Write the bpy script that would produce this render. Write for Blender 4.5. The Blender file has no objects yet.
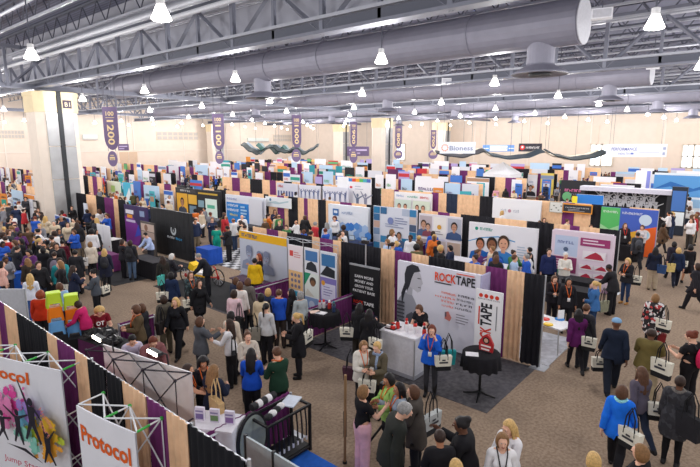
import bpy, math, random
import numpy as np
from mathutils import Vector, Matrix
C = bpy.context.scene.collection
R = math.radians
PI = math.pi
rnd = random.Random(7)
# ------------------------------------------------------------------ camera geometry (real place, metres; x runs along the aisles to the right wall, y to the left wall)
FPX = 500.0; HOR = 142.0; EYE = 5.7; HEAD = R(49.5)
PITCH = math.atan((233.5-HOR)/FPX)
CP, SP, CH, SH = math.cos(PITCH), math.sin(PITCH), math.cos(HEAD), math.sin(HEAD)
def ray(px, py):
    a = (px-350)/FPX; b = (233.5-py)/FPX
    F = CP+b*SP; U = -SP+b*CP
    return Vector((F*SH+a*CH, F*CH-a*SH, U))
def at(px, py, z=0.0):
    d = ray(px, py); t = (z-EYE)/d.z
    return (d.x*t, d.y*t)
def onx(px, py, X):
    d = ray(px, py); t = X/d.x
    return d.y*t, EYE+d.z*t          # y, z
def ony(px, py, Y):
    d = ray(px, py); t = Y/d.y
    return d.x*t, EYE+d.z*t          # x, z
def deep(px, py, Z):                 # point on a ray at forward distance Z
    d = ray(px, py); f = d.x*SH+d.y*CH
    return d*(Z/f)+Vector((0, 0, EYE))
def proj(x, y, z):
    F = y*CH+x*SH; Rr = -y*SH+x*CH; U = z-EYE
    d = F*CP-U*SP
    return 350+FPX*Rr/d, 233.5-FPX*(F*SP+U*CP)/d
def bearing(x, y): return math.atan2(y, x)

# ------------------------------------------------------------------ materials
def lin(h):
    h = h.lstrip('#')
    o = []
    for i in (0, 2, 4):
        c = int(h[i:i+2], 16)/255
        o.append(c/12.92 if c <= .04045 else ((c+.055)/1.055)**2.4)
    return o
_m = {}
def mat(h, rough=.75, metal=0.0, var=.06, scale=14, spec=.3):
    k = (h, rough, metal, var, scale)
    if k in _m: return _m[k]
    m = bpy.data.materials.new('surface'); m.use_nodes = True
    nt = m.node_tree; b = nt.nodes['Principled BSDF']
    c = lin(h)
    b.inputs['Roughness'].default_value = rough; b.inputs['Metallic'].default_value = metal
    b.inputs['Specular IOR Level'].default_value = spec
    if var > 0:
        tc = nt.nodes.new('ShaderNodeTexCoord'); n = nt.nodes.new('ShaderNodeTexNoise')
        n.inputs['Scale'].default_value = scale; n.inputs['Detail'].default_value = 2
        r = nt.nodes.new('ShaderNodeValToRGB')
        r.color_ramp.elements[0].position = .3; r.color_ramp.elements[1].position = .7
        r.color_ramp.elements[0].color = [max(0, x*(1-var)) for x in c]+[1]
        r.color_ramp.elements[1].color = [min(1, x*(1+var)) for x in c]+[1]
        nt.links.new(tc.outputs['Object'], n.inputs['Vector']); nt.links.new(n.outputs['Fac'], r.inputs['Fac'])
        nt.links.new(r.outputs['Color'], b.inputs['Base Color'])
    else:
        b.inputs['Base Color'].default_value = c+[1]
    _m[k] = m
    return m
def glow(h, s):
    k = ('glow', h, s)
    if k in _m: return _m[k]
    m = bpy.data.materials.new('glow'); m.use_nodes = True
    b = m.node_tree.nodes['Principled BSDF']
    b.inputs['Base Color'].default_value = lin(h)+[1]
    b.inputs['Emission Color'].default_value = lin(h)+[1]; b.inputs['Emission Strength'].default_value = s
    _m[k] = m
    return m
def speckle(h1, h2, h3, sc, rough=.95, blotch=.5):
    m = bpy.data.materials.new('carpet'); m.use_nodes = True
    nt = m.node_tree; b = nt.nodes['Principled BSDF']
    b.inputs['Roughness'].default_value = rough; b.inputs['Specular IOR Level'].default_value = .1
    tc = nt.nodes.new('ShaderNodeTexCoord')
    n1 = nt.nodes.new('ShaderNodeTexNoise'); n1.inputs['Scale'].default_value = sc; n1.inputs['Detail'].default_value = 4
    n2 = nt.nodes.new('ShaderNodeTexNoise'); n2.inputs['Scale'].default_value = blotch; n2.inputs['Detail'].default_value = 3
    nt.links.new(tc.outputs['Object'], n1.inputs['Vector']); nt.links.new(tc.outputs['Object'], n2.inputs['Vector'])
    r = nt.nodes.new('ShaderNodeValToRGB'); e = r.color_ramp.elements
    e[0].position = .38; e[0].color = lin(h1)+[1]; e[1].position = .62; e[1].color = lin(h2)+[1]
    nt.links.new(n1.outputs['Fac'], r.inputs['Fac'])
    r2 = nt.nodes.new('ShaderNodeValToRGB'); r2.color_ramp.elements[0].position = .45; r2.color_ramp.elements[1].position = .65
    nt.links.new(n2.outputs['Fac'], r2.inputs['Fac'])
    mx = nt.nodes.new('ShaderNodeMixRGB'); mx.inputs['Color2'].default_value = lin(h3)+[1]
    ml = nt.nodes.new('ShaderNodeMath'); ml.operation = 'MULTIPLY'; ml.inputs[1].default_value = .4
    nt.links.new(r2.outputs['Color'], ml.inputs[0]); nt.links.new(ml.outputs[0], mx.inputs['Fac'])
    nt.links.new(r.outputs['Color'], mx.inputs['Color1']); nt.links.new(mx.outputs['Color'], b.inputs['Base Color'])
    return m
def deckmat(h):
    m = bpy.data.materials.new('deck'); m.use_nodes = True
    nt = m.node_tree; b = nt.nodes['Principled BSDF']; b.inputs['Roughness'].default_value = .7
    tc = nt.nodes.new('ShaderNodeTexCoord'); w = nt.nodes.new('ShaderNodeTexWave'); w.bands_direction = 'X'
    w.inputs['Scale'].default_value = 1.6
    r = nt.nodes.new('ShaderNodeValToRGB'); c = lin(h)
    r.color_ramp.elements[0].color = [x*.7 for x in c]+[1]; r.color_ramp.elements[1].color = [x*1.15 for x in c]+[1]
    nt.links.new(tc.outputs['Object'], w.inputs['Vector']); nt.links.new(w.outputs['Fac'], r.inputs['Fac'])
    nt.links.new(r.outputs['Color'], b.inputs['Base Color'])
    return m
def drapemat(h):
    return mat(h, .85, 0, .10, 5, .15)
COL = dict(tan='#e2b994', purple='#6f3266', black='#232227', white='#eceaf0', grey='#8d8f96')

# ------------------------------------------------------------------ mesh builder
class MB:
    def __init__(s): s.v = []; s.f = []; s.m = []; s.mats = []
    def mi(s, m):
        if m not in s.mats: s.mats.append(m)
        return s.mats.index(m)
    def add(s, vs, fs, m):
        o = len(s.v); i = s.mi(m)
        s.v.extend([tuple(v) for v in vs])
        for f in fs: s.f.append(tuple(o+k for k in f)); s.m.append(i)
        return s
    def box(s, c, d, m, rz=0, ry=0):
        x, y, z = d[0]/2, d[1]/2, d[2]/2
        M = Matrix.Rotation(rz, 3, 'Z') @ Matrix.Rotation(ry, 3, 'Y'); c = Vector(c)
        vs = [c+M@Vector((a*x, b*y, e*z)) for a in (-1, 1) for b in (-1, 1) for e in (-1, 1)]
        return s.add(vs, [(0, 1, 3, 2), (4, 6, 7, 5), (0, 4, 5, 1), (2, 3, 7, 6), (0, 2, 6, 4), (1, 5, 7, 3)], m)
    def tube(s, pts, r, m, n=6, cap=True):
        pts = [Vector(p) for p in pts]; rr = r if isinstance(r, (list, tuple)) else [r]*len(pts)
        vs = []; fs = []
        for i, p in enumerate(pts):
            t = (pts[min(i+1, len(pts)-1)]-pts[max(i-1, 0)]).normalized()
            u = t.cross(Vector((0, 0, 1)))
            if u.length < 1e-3: u = t.cross(Vector((1, 0, 0)))
            u.normalize(); w = t.cross(u)
            for k in range(n):
                a = 2*PI*k/n
                vs.append(p+(u*math.cos(a)+w*math.sin(a))*rr[i])
        for i in range(len(pts)-1):
            for k in range(n):
                fs.append((i*n+k, i*n+(k+1) % n, (i+1)*n+(k+1) % n, (i+1)*n+k))
        if cap: fs += [tuple(range(n))[::-1], tuple((len(pts)-1)*n+k for k in range(n))]
        return s.add(vs, fs, m)
    def lathe(s, prof, m, n=16, c=(0, 0, 0)):
        vs = []; fs = []
        for r, z in prof:
            for k in range(n):
                a = 2*PI*k/n; vs.append((c[0]+r*math.cos(a), c[1]+r*math.sin(a), c[2]+z))
        for i in range(len(prof)-1):
            for k in range(n): fs.append((i*n+k, i*n+(k+1) % n, (i+1)*n+(k+1) % n, (i+1)*n+k))
        fs += [tuple(range(n))[::-1], tuple((len(prof)-1)*n+k for k in range(n))]
        return s.add(vs, fs, m)
    def ell(s, c, r, m, n=10, k=6):
        pr = []
        vs = []; fs = []
        for i in range(k+1):
            t = -PI/2+PI*i/k
            for j in range(n):
                a = 2*PI*j/n
                vs.append((c[0]+r[0]*math.cos(t)*math.cos(a), c[1]+r[1]*math.cos(t)*math.sin(a), c[2]+r[2]*math.sin(t)))
        for i in range(k):
            for j in range(n): fs.append((i*n+j, i*n+(j+1) % n, (i+1)*n+(j+1) % n, (i+1)*n+j))
        return s.add(vs, fs, m)
    def prism(s, pts, y0, y1, m):       # outline in x,z ; depth along y
        n = len(pts)
        vs = [(x, y0, z) for x, z in pts]+[(x, y1, z) for x, z in pts]
        fs = [tuple(range(n)), tuple(range(2*n-1, n-1, -1))]+[(i, i+n, (i+1) % n+n, (i+1) % n) for i in range(n)]
        return s.add(vs, fs, m)
    def mesh(s, name, smooth=False):
        me = bpy.data.meshes.new(name); me.from_pydata(s.v, [], s.f)
        for m in s.mats: me.materials.append(m)
        me.polygons.foreach_set('material_index', s.m)
        if smooth: me.polygons.foreach_set('use_smooth', [True]*len(s.f))
        me.update(); return me
    def obj(s, name, parent=None, loc=(0, 0, 0), rz=0, smooth=False):
        return link(name, s.mesh(name, smooth), parent, loc, rz)
def link(name, data, parent=None, loc=(0, 0, 0), rz=0):
    o = bpy.data.objects.new(name, data); C.objects.link(o)
    o.location = loc; o.rotation_euler = (0, 0, rz)
    if parent: o.parent = parent
    return o
THINGS = []
def tag(o, label, cat, group=None):
    o['label'] = label; o['category'] = cat
    if group: o['group'] = group
    THINGS.append(o); return o
def thing(name, label, cat, loc=(0, 0, 0), rz=0, group=None):
    return tag(link(name, None, None, loc, rz), label, cat, group)
def struct(o): o['kind'] = 'structure'; return o
def dup(o, loc=None, rz=None):
    r = o.copy(); C.objects.link(r)
    for ch in o.children:
        c = ch.copy(); C.objects.link(c); c.parent = r
        for g in ch.children:
            d = g.copy(); C.objects.link(d); d.parent = c
    if loc is not None: r.location = loc
    if rz is not None: r.rotation_euler = (0, 0, rz)
    THINGS.append(r); return r

# ------------------------------------------------------------------ lettering and printed graphics (flat prints on panels)
_txt = {}
def text_mesh(st, bold=0.0):
    k = (st, bold)
    if k in _txt: return _txt[k]
    cu = bpy.data.curves.new('letters', 'FONT'); cu.body = st; cu.size = 1; cu.resolution_u = 2; cu.offset = bold
    o = bpy.data.objects.new('letters', cu)
    me = bpy.data.meshes.new_from_object(o)
    vs = [tuple(v.co) for v in me.vertices]; fs = [tuple(p.vertices) for p in me.polygons]
    bpy.data.objects.remove(o); bpy.data.meshes.remove(me)
    xs = [v[0] for v in vs] or [0]; ys = [v[1] for v in vs] or [0]
    _txt[k] = (vs, fs, min(xs), max(xs), min(ys), max(ys))
    return _txt[k]
class Print(MB):
    """coordinates: x to the viewer's right, z up, both in metres on the panel; laid on the face y = y0"""
    def __init__(s, y0=-.03): super().__init__(); s.y = y0; s.k = 0
    def _y(s): s.k += 1; return s.y-.003-.0012*s.k
    def rect(s, x, z, w, h, col, **k):
        y = s._y(); s.add([(x, y, z), (x+w, y, z), (x+w, y, z+h), (x, y, z+h)], [(0, 1, 2, 3)], mat(col, .5, 0, 0)); return s
    def poly(s, pts, col):
        y = s._y(); s.add([(a, y, b) for a, b in pts], [tuple(range(len(pts)))], mat(col, .5, 0, 0)); return s
    def circ(s, x, z, r, col, rz=None, n=18):
        return s.poly([(x+r*math.cos(2*PI*i/n), z+(rz or r)*math.sin(2*PI*i/n)) for i in range(n)], col)
    def text(s, st, x, z, h, col, w=None, rot=0, bold=0.0, center=False, right=False):
        vs, fs, a, b, c, d = text_mesh(st, bold)
        if not vs: return s
        k = h/.72; kx = (w/(b-a)) if w else k
        y = s._y(); out = []
        for v in vs:
            X = (v[0]-a)*kx; Z = v[1]*k
            if center: X -= (b-a)*kx/2
            if right: X -= (b-a)*kx
            out.append((x+X*math.cos(rot)-Z*math.sin(rot), y, z+X*math.sin(rot)+Z*math.cos(rot)))
        s.add(out, fs, mat(col, .5, 0, 0)); return s
    def scrib(s, st, x, z, h, col, w=None, rot=0, bold=0.0, center=False, right=False):     # lettering too small to read: letter-sized strokes
        n = st; w = w or n*h*.7; x0 = x-(w/2 if center else w if right else 0); c = w/n; r_ = random.Random(st)
        for i in range(n):
            hh = h*r_.choice((.75, 1, 1)); a, b_ = x0+(i+.1)*c, z
            if r_.random() < .5: s.rect(a, b_, c*.28, hh, col); s.rect(a, b_+hh*r_.choice((0, .4, .8)), c*.75, h*.2, col)
            else: s.rect(a, b_, c*.25, hh, col); s.rect(a+c*.5, b_, c*.25, hh, col); s.rect(a, b_+hh*.8, c*.75, h*.2, col)
        return s
    def bust(s, x, z, h, skin, hair, top):      # a printed portrait
        s.poly([(x-.5*h, z), (x+.5*h, z), (x+.42*h, z+.32*h), (x+.14*h, z+.44*h), (x-.14*h, z+.44*h), (x-.42*h, z+.32*h)], top)
        s.circ(x, z+.74*h, .2*h, hair, .25*h); s.rect(x-.07*h, z+.38*h, .14*h, .2*h, skin)
        s.circ(x, z+.68*h, .155*h, skin, .2*h)
        s.rect(x-.09*h, z+.7*h, .05*h, .025*h, '#2a2020'); s.rect(x+.04*h, z+.7*h, .05*h, .025*h, '#2a2020'); s.rect(x-.05*h, z+.57*h, .1*h, .022*h, '#a05048')
        return s
    def figure(s, x, z, h, col, la=1.2, ra=.4, sp=.12):       # a leaping or standing silhouette
        s.circ(x, z+.9*h, .07*h, col, .085*h)
        s.poly([(x-.1*h, z+.8*h), (x+.1*h, z+.8*h), (x+.075*h, z+.45*h), (x-.075*h, z+.45*h)], col)
        for sx, a in ((-1, la), (1, ra)):
            px, pz = x+sx*.085*h, z+.77*h; ex, ez = px+sx*.36*h*math.cos(a), pz+.36*h*math.sin(a)
            nx, nz = -(ez-pz)*.1, (ex-px)*.1
            s.poly([(px-nx, pz-nz), (ex-nx*.6, ez-nz*.6), (ex+nx*.6, ez+nz*.6), (px+nx, pz+nz)], col)
            s.poly([(x+sx*.01*h, z+.48*h), (x+sx*.075*h, z+.48*h), (x+sx*(.05*h+sp*h), z), (x+sx*(sp*h), z)], col)
        return s
# ------------------------------------------------------------------ people: one skinned template surface, posed by joints
AD = np.array([.766, 0, -.643])                 # rest direction of the left arm
SH_ = np.array([.168, .015, 1.385]); UP, FO = .285, .25
def J(side):
    m = np.array([side, 1, 1]); a = AD*m; S = SH_*m
    return S, S+a*UP, S+a*(UP+FO), a
def cone(P, a, b, ra, rb, sy=1.0, sx=1.0):
    a = np.array(a, float); b = np.array(b, float)
    c = np.array([sx, sy, 1.0]); A_ = a*c; B_ = b*c; Q = P*c
    ab = B_-A_; L = ab@ab
    t = np.clip(((Q-A_)@ab)/L, 0, 1) if L > 0 else np.zeros(len(Q))
    return np.linalg.norm(Q-A_-t[:, None]*ab, axis=1)-(ra+(rb-ra)*t)
def elli(P, c, r):
    q = (P-np.array(c))/np.array(r); k = np.linalg.norm(q, axis=1)
    return (k-1)*min(r)
def smin(a, b, k=.03):
    h = np.clip(.5+.5*(b-a)/k, 0, 1)
    return b*(1-h)+a*h-k*h*(1-h)
def join(ds, k=.03):
    o = ds[0]
    for d in ds[1:]: o = smin(o, d, k)
    return o
def torso(P, sex, g=0.0, belly=0.0):
    f = sex == 'f'
    ds = [cone(P, (-.095, .02, 1.33), (.095, .02, 1.33), .105+g, .105+g, 1.15),
          cone(P, (-.05, .015, 1.10), (.05, .015, 1.10), (.10 if f else .115)+g+belly*.5, (.10 if f else .115)+g+belly*.5, 1.1),
          cone(P, (-.075, .02, .94), (.075, .02, .94), (.113 if f else .106)+g+belly*.3, (.113 if f else .106)+g+belly*.3, 1.1),
          cone(P, (0, .02, 1.1), (0, .02, 1.33), .105+g, .115+g, 1.1),
          cone(P, (-.1, .02, 1.40), (.1, .02, 1.40), .055+g, .055+g, 1.1)]
    if f: ds += [elli(P, (s*.07, -.085, 1.265), (.065+g, .06+g, .065+g)) for s in (-1, 1)]
    if belly > 0: ds.append(elli(P, (0, -.06, 1.06), (.13+g, .09+belly+g, .13+g)))
    return join(ds, .05)
def arms(P, g=0.0, upto=1.0):
    ds = []
    for s in (-1, 1):
        S, E_, W_, a = J(s)
        ds += [cone(P, S, E_, .052+g, .042+g), cone(P, E_, W_, .042+g, .029+g)]
    return join(ds, .02)
def legs(P, sex, g=0.0):
    ds = []
    for s in (-1, 1):
        ds += [cone(P, (s*.092, .02, .90), (s*.10, .01, .50), .088+g, .056+g), cone(P, (s*.10, .012, .50), (s*.108, .03, .10), .056+g, .036+g),
               elli(P, (s*.102, .03, .36), (.05+g, .055+g, .12))]
    return join(ds, .025)
HC = (0, -.012, 1.592)
def head(P):
    ds = [elli(P, (0, .005, 1.61), (.076, .094, .092)), elli(P, (0, -.03, 1.555), (.06, .066, .082)), cone(P, (0, .03, 1.42), (0, .012, 1.54), .054, .05)]
    d = join(ds, .03)
    d = smin(d, cone(P, (0, -.098, 1.595), (0, -.118, 1.565), .008, .013), .012)
    for s in (-1, 1):
        d = smin(d, elli(P, (s*.078, .01, 1.583), (.012, .022, .032)), .008)
        d = smin(d, elli(P, (s*.03, -.094, 1.62), (.03, .012, .01)), .012)
    return d
def hands(P):
    ds = []
    for s in (-1, 1):
        S, E_, W_, a = J(s)
        for o in (-.018, .018):
            ds.append(cone(P, W_+np.array([0, o*.6, 0]), W_+a*.085+np.array([0, o*1.2, 0]), .018, .017))
    return join(ds, .015)
def axis(lo, hi, step, fine=()):
    out = [lo]
    while out[-1] < hi:
        s = step
        for a, b, st in fine:
            if a <= out[-1] < b: s = st
        out.append(out[-1]+s)
    return np.array(out)
def nets(fn, xs, ys, zs):
    nx, ny, nz = len(xs), len(ys), len(zs)
    G = np.stack(np.meshgrid(xs, ys, zs, indexing='ij'), -1)
    F = fn(G.reshape(-1, 3)).reshape(nx, ny, nz); I = F < 0
    cs = np.zeros((nx-1, ny-1, nz-1), int)
    off = [(a, b, c) for a in (0, 1) for b in (0, 1) for c in (0, 1)]
    sl = lambda o: tuple(slice(k, n-1+k) for k, n in zip(o, (nx, ny, nz)))
    for o in off: cs += I[sl(o)]
    act = (cs > 0) & (cs < 8)
    acc = np.zeros(act.shape+(3,)); cnt = np.zeros(act.shape)
    for o in off:
        for ax in range(3):
            if o[ax]: continue
            q = list(o); q[ax] = 1; q = tuple(q)
            fa, fb = F[sl(o)], F[sl(q)]; cr = (fa < 0) != (fb < 0)
            t = np.where(cr, fa/np.where(fa == fb, 1, fa-fb), 0)
            p = G[sl(o)]*(1-t[..., None])+G[sl(q)]*t[..., None]
            acc += np.where(cr[..., None], p, 0); cnt += cr
    idx = -np.ones(act.shape, int); idx[act] = np.arange(act.sum())
    V = acc[act]/cnt[act][:, None]
    Q = []
    for ax in range(3):
        a = [slice(None)]*3; b = [slice(None)]*3; a[ax] = slice(0, -1); b[ax] = slice(1, None)
        cr = I[tuple(a)] != I[tuple(b)]
        u, w = [k for k in range(3) if k != ax]
        ii = np.argwhere(cr)
        ok = (ii[:, u] > 0) & (ii[:, w] > 0) & (ii[:, u] < (nx, ny, nz)[u]-1) & (ii[:, w] < (nx, ny, nz)[w]-1)
        ii = ii[ok]; inside = I[tuple(ii.T)]
        def cell(du, dw):
            j = ii.copy(); j[:, u] += du; j[:, w] += dw; return idx[tuple(j.T)]
        q = np.stack([cell(-1, -1), cell(0, -1), cell(0, 0), cell(-1, 0)], 1)
        flip = inside if ax != 1 else ~inside
        q = np.where(flip[:, None], q, q[:, ::-1])
        Q.append(q)
    Q = np.concatenate(Q); Q = Q[(Q >= 0).all(1)]
    return V, Q
def smooth01(x, a, b):
    t = np.clip((x-a)/(b-a), 0, 1); return t*t*(3-2*t)
BONES = ['pelvis', 'spine', 'chest', 'neck', 'head', 'ual', 'fal', 'hal', 'uar', 'far', 'har', 'thl', 'shl', 'ftl', 'thr', 'shr', 'ftr']
BI = {b: i for i, b in enumerate(BONES)}
PAR = dict(spine='pelvis', chest='spine', neck='chest', head='neck', ual='chest', fal='ual', hal='fal', uar='chest', far='uar', har='far',
           thl='pelvis', shl='thl', ftl='shl', thr='pelvis', shr='thr', ftr='shr')
JT = dict(pelvis=(0, 0, .95), spine=(0, .02, 1.02), chest=(0, .02, 1.16), neck=(0, .02, 1.44), head=(0, .012, 1.51))
for s, k in ((1, 'l'), (-1, 'r')):
    S, E_, W_, a = J(s)
    JT['ua'+k], JT['fa'+k], JT['ha'+k] = tuple(S), tuple(E_), tuple(W_)
    JT['th'+k], JT['sh'+k], JT['ft'+k] = (s*.092, .02, .90), (s*.10, .012, .50), (s*.108, .03, .08)
def weights(V, rigid_head=False, skirt=False):
    W = np.zeros((len(V), len(BONES)))
    if rigid_head: W[:, BI['head']] = 1; return W
    z = V[:, 2]
    a1, a2, a3, a4 = smooth01(z, .97, 1.07), smooth01(z, 1.1, 1.24), smooth01(z, 1.425, 1.465), smooth01(z, 1.48, 1.53)
    W[:, 0] = 1-a1; W[:, 1] = a1*(1-a2); W[:, 2] = a2*(1-a3); W[:, 3] = a3*(1-a4); W[:, 4] = a4
    lg = 1-smooth01(z, .80, .97)
    soft = .10 if skirt else .02
    for s, k in ((1, 'l'), (-1, 'r')):
        S, E_, W_, a = J(s)
        d = V-S; t = d@a; pr = np.linalg.norm(d-t[:, None]*a, axis=1)
        m = smooth01(t, -.05, .06)*(1-smooth01(pr, .095, .15))*(V[:, 0]*s > .06)
        far_ = (t > .16) & (V[:, 0]*s > .26); m = np.where(far_, 1, m)
        W *= (1-m)[:, None]
        e = smooth01(t, UP-.045, UP+.045); h = smooth01(t, UP+FO-.02, UP+FO+.015)
        W[:, BI['ua'+k]] += m*(1-e); W[:, BI['fa'+k]] += m*e*(1-h); W[:, BI['ha'+k]] += m*e*h
    arm = sum(W[:, BI[b]] for b in ('ual', 'fal', 'hal', 'uar', 'far', 'har'))
    lg = lg*(1-arm)*(.85 if skirt else 1)
    W2 = W.copy()
    for b in ('pelvis', 'spine'): W2[:, BI[b]] = W[:, BI[b]]*(1-lg)
    for s, k in ((1, 'l'), (-1, 'r')):
        sd = smooth01(V[:, 0]*s, -soft, soft)
        kn = 1-smooth01(z, .44, .56); an = 1-smooth01(z, .055, .125)
        if skirt: kn = kn*.5
        W2[:, BI['th'+k]] += lg*sd*(1-kn); W2[:, BI['sh'+k]] += lg*sd*kn*(1-an); W2[:, BI['ft'+k]] += lg*sd*kn*an
    return W2/W2.sum(1, keepdims=True)
def rx(a): c, s = math.cos(a), math.sin(a); return np.array([[1, 0, 0], [0, c, -s], [0, s, c]])
def ry(a): c, s = math.cos(a), math.sin(a); return np.array([[c, 0, s], [0, 1, 0], [-s, 0, c]])
def rzm(a): c, s = math.cos(a), math.sin(a); return np.array([[c, -s, 0], [s, c, 0], [0, 0, 1]])
def rod(ax, a):
    ax = ax/np.linalg.norm(ax); K = np.array([[0, -ax[2], ax[1]], [ax[2], 0, -ax[0]], [-ax[1], ax[0], 0]])
    return np.eye(3)+math.sin(a)*K+(1-math.cos(a))*K@K
POSE = dict(
    stand=dict(L=(4, 9, 14, 5), R=(2, 9, 10, 5)),
    weight=dict(L=(6, 12, 25, 15), R=(0, 8, 12, 0), hl=4, kl=10, lean=2),
    walk=dict(L=(-18, 8, 14, 0), R=(20, 8, 24, 5), hl=24, kl=6, hr=-17, kr=24, sp=3),
    walk2=dict(L=(20, 8, 24, 0), R=(-18, 8, 14, 5), hl=-17, kl=24, hr=24, kr=6, sp=3),
    hold=dict(L=(22, 8, 80, 28), R=(24, 8, 82, 28), nod=14),
    talk=dict(L=(4, 9, 20, 5), R=(38, 12, 85, 10), nod=4),
    gesture=dict(L=(30, 12, 75, 10), R=(42, 16, 70, -8), nod=2),
    strap=dict(L=(5, 9, 14, 5), R=(18, 14, 125, 18)),
    cheek=dict(L=(10, 8, 75, 35), R=(48, 10, 138, 12), nod=8, turn=10),
    lean_in=dict(L=(48, 10, 35, 18), R=(52, 10, 30, 18), sp=22, nod=12),
    bend=dict(L=(62, 10, 25, 14), R=(55, 10, 40, 14), sp=36, nod=6),
    reach=dict(L=(20, 9, 60, 20), R=(62, 12, 25, 8), sp=8),
    arm_out=dict(L=(10, 8, 30, 10), R=(66, 14, 20, 5)),
    fold=dict(L=(26, 6, 98, 55), R=(30, 6, 95, 55)),
    sit=dict(L=(32, 10, 70, 22), R=(34, 10, 72, 22), hl=86, kl=88, hr=86, kr=86, sp=8, nod=6),
    seat_work=dict(L=(38, 12, 62, 28), R=(40, 12, 60, 28), hl=86, kl=88, hr=86, kr=86, sp=16, nod=22),
)
def pose_mats(p):
    Rl = {b: np.eye(3) for b in BONES}
    sp = R(p.get('sp', 0)); Rl['spine'] = rx(sp*.5)@rzm(R(p.get('tw', 0))); Rl['chest'] = rx(sp*.5)
    Rl['neck'] = rx(R(p.get('nod', 0)*.5)-sp*.35)@rzm(R(p.get('turn', 0)*.4)); Rl['head'] = rx(R(p.get('nod', 0)*.5))@rzm(R(p.get('turn', 0)*.6))@ry(R(p.get('tilt', 0)))
    for s, k, q in ((1, 'l', p['L']), (-1, 'r', p['R'])):
        S, E_, W_, a = J(s); fl, ab, el, tw = q
        Rl['ua'+k] = rx(-R(fl))@ry(s*R(50-ab))@rod(a, s*R(tw))
        Rl['fa'+k] = rod(np.cross(a, (0, -1, 0)), R(el))
        Rl['th'+k] = rx(-R(p.get('h'+k, 0)))@ry(-s*R(p.get('abd', 0))); Rl['sh'+k] = rx(R(p.get('k'+k, 0)))
        Rl['ft'+k] = rx(R(min(20, p.get('h'+k, 0)-p.get('k'+k, 0))))
    M = {}
    for b in BONES:
        T = np.eye(4); j = np.array(JT[b]); T[:3, :3] = Rl[b]; T[:3, 3] = j-Rl[b]@j
        M[b] = (M[PAR[b]]@T) if b in PAR else T
    return np.stack([M[b] for b in BONES])
def skin(V, W, M):
    Vh = np.concatenate([V, np.ones((len(V), 1))], 1)
    P = np.einsum('bij,nj->nbi', M[:, :3, :], Vh)
    return (P*W[:, :, None]).sum(1)
# --- templates
_tp = {}
def res(lod, which):
    if lod == 0:
        if which == 'head': return axis(-.14, .14, .010), axis(-.17, .2, .010), axis(1.40, 1.76, .010)
        if which == 'body': return axis(-.76, .76, .019, [(-.09, .085, .011)]), axis(-.2, .2, .016, [(-.14, -.07, .010)]), axis(-.02, 1.75, .021, [(1.47, 1.75, .0115)])
        return axis(-.66, .66, .021), axis(-.32, .32, .019), axis(-.02, 1.56, .024)
    if which == 'head': return axis(-.16, .16, .026), axis(-.19, .22, .026), axis(1.1, 1.78, .028)
    if which == 'body': return axis(-.76, .76, .034), axis(-.22, .24, .032), axis(-.02, 1.75, .036)
    return axis(-.68, .68, .036), axis(-.34, .34, .034), axis(-.02, 1.56, .042)
def body_t(sex, lod):
    k = ('body', sex, lod)
    if k in _tp: return _tp[k]
    fn = lambda P: join([torso(P, sex), arms(P), legs(P, sex), head(P), hands(P)]+[cone(P, (s*.108, .04, .05), (s*.112, -.1, .03), .035, .028) for s in (-1, 1)], .022)
    V, Q = nets(fn, *res(lod, 'body'))
    Wt = weights(V); mi = np.zeros(len(Q), int)
    F = [tuple(q) for q in Q]
    cen = V[Q].mean(1)
    mi[(np.abs(cen[:, 0]) < .026) & (cen[:, 1] < -.088) & (cen[:, 2] > 1.526) & (cen[:, 2] < 1.541)] = 2
    if lod == 0:                                   # fingers rooted in the palms, and eyes, in the same mesh
        Vs = [V]; Ws = [Wt]; mis = list(mi); n0 = len(V)
        for s, kk in ((1, 'l'), (-1, 'r')):
            S, E_, W_, a = J(s); nrm = np.array([-.643*s, 0, -.766]); fw = np.array([0, -1., 0])
            chains = [(a*.075+fw*o, L_, .0085, a) for o, L_ in ((.027, .07), (.009, .08), (-.009, .075), (-.026, .058))]
            chains.append((a*.02+fw*.022, .062, .0105, None))
            for st, L_, r_, dr in chains:
                if dr is not None: pts = [W_+st, W_+st+a*L_*.45+nrm*L_*.12, W_+st+a*L_*.78+nrm*L_*.38, W_+st+a*L_*.9+nrm*L_*.66]
                else: d2 = a*.62+fw*.7+nrm*.3; pts = [W_+st, W_+st+d2*L_*.5, W_+st+d2*L_*.8+a*L_*.15, W_+st+d2*L_+a*L_*.3]
                b = MB(); b.tube(pts, [r_, r_, r_*.9, r_*.65], mat('#ffffff', .5, 0, 0), 6)
                vv = np.array(b.v); w = np.zeros((len(vv), len(BONES))); w[:, BI['ha'+kk]] = 1
                F += [tuple(i+n0 for i in f) for f in b.f]; mis += [0]*len(b.f); Vs.append(vv); Ws.append(w); n0 += len(vv)
        for s in (-1, 1):
            for r_, c, m_ in ((.0125, (s*.03, -.0905, 1.604), 1), (.0072, (s*.03, -.0985, 1.604), 3)):
                b = MB(); b.ell(c, (r_, r_*.8, r_*.8), mat('#ffffff', .5, 0, 0), 8, 5)
                vv = np.array(b.v); w = np.zeros((len(vv), len(BONES))); w[:, BI['head']] = 1
                F += [tuple(i+n0 for i in f) for f in b.f]; mis += [m_]*len(b.f); Vs.append(vv); Ws.append(w); n0 += len(vv)
        V = np.concatenate(Vs); Wt = np.concatenate(Ws); mi = np.array(mis)
    _tp[k] = (V, F, Wt, mi); return _tp[k]
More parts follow.
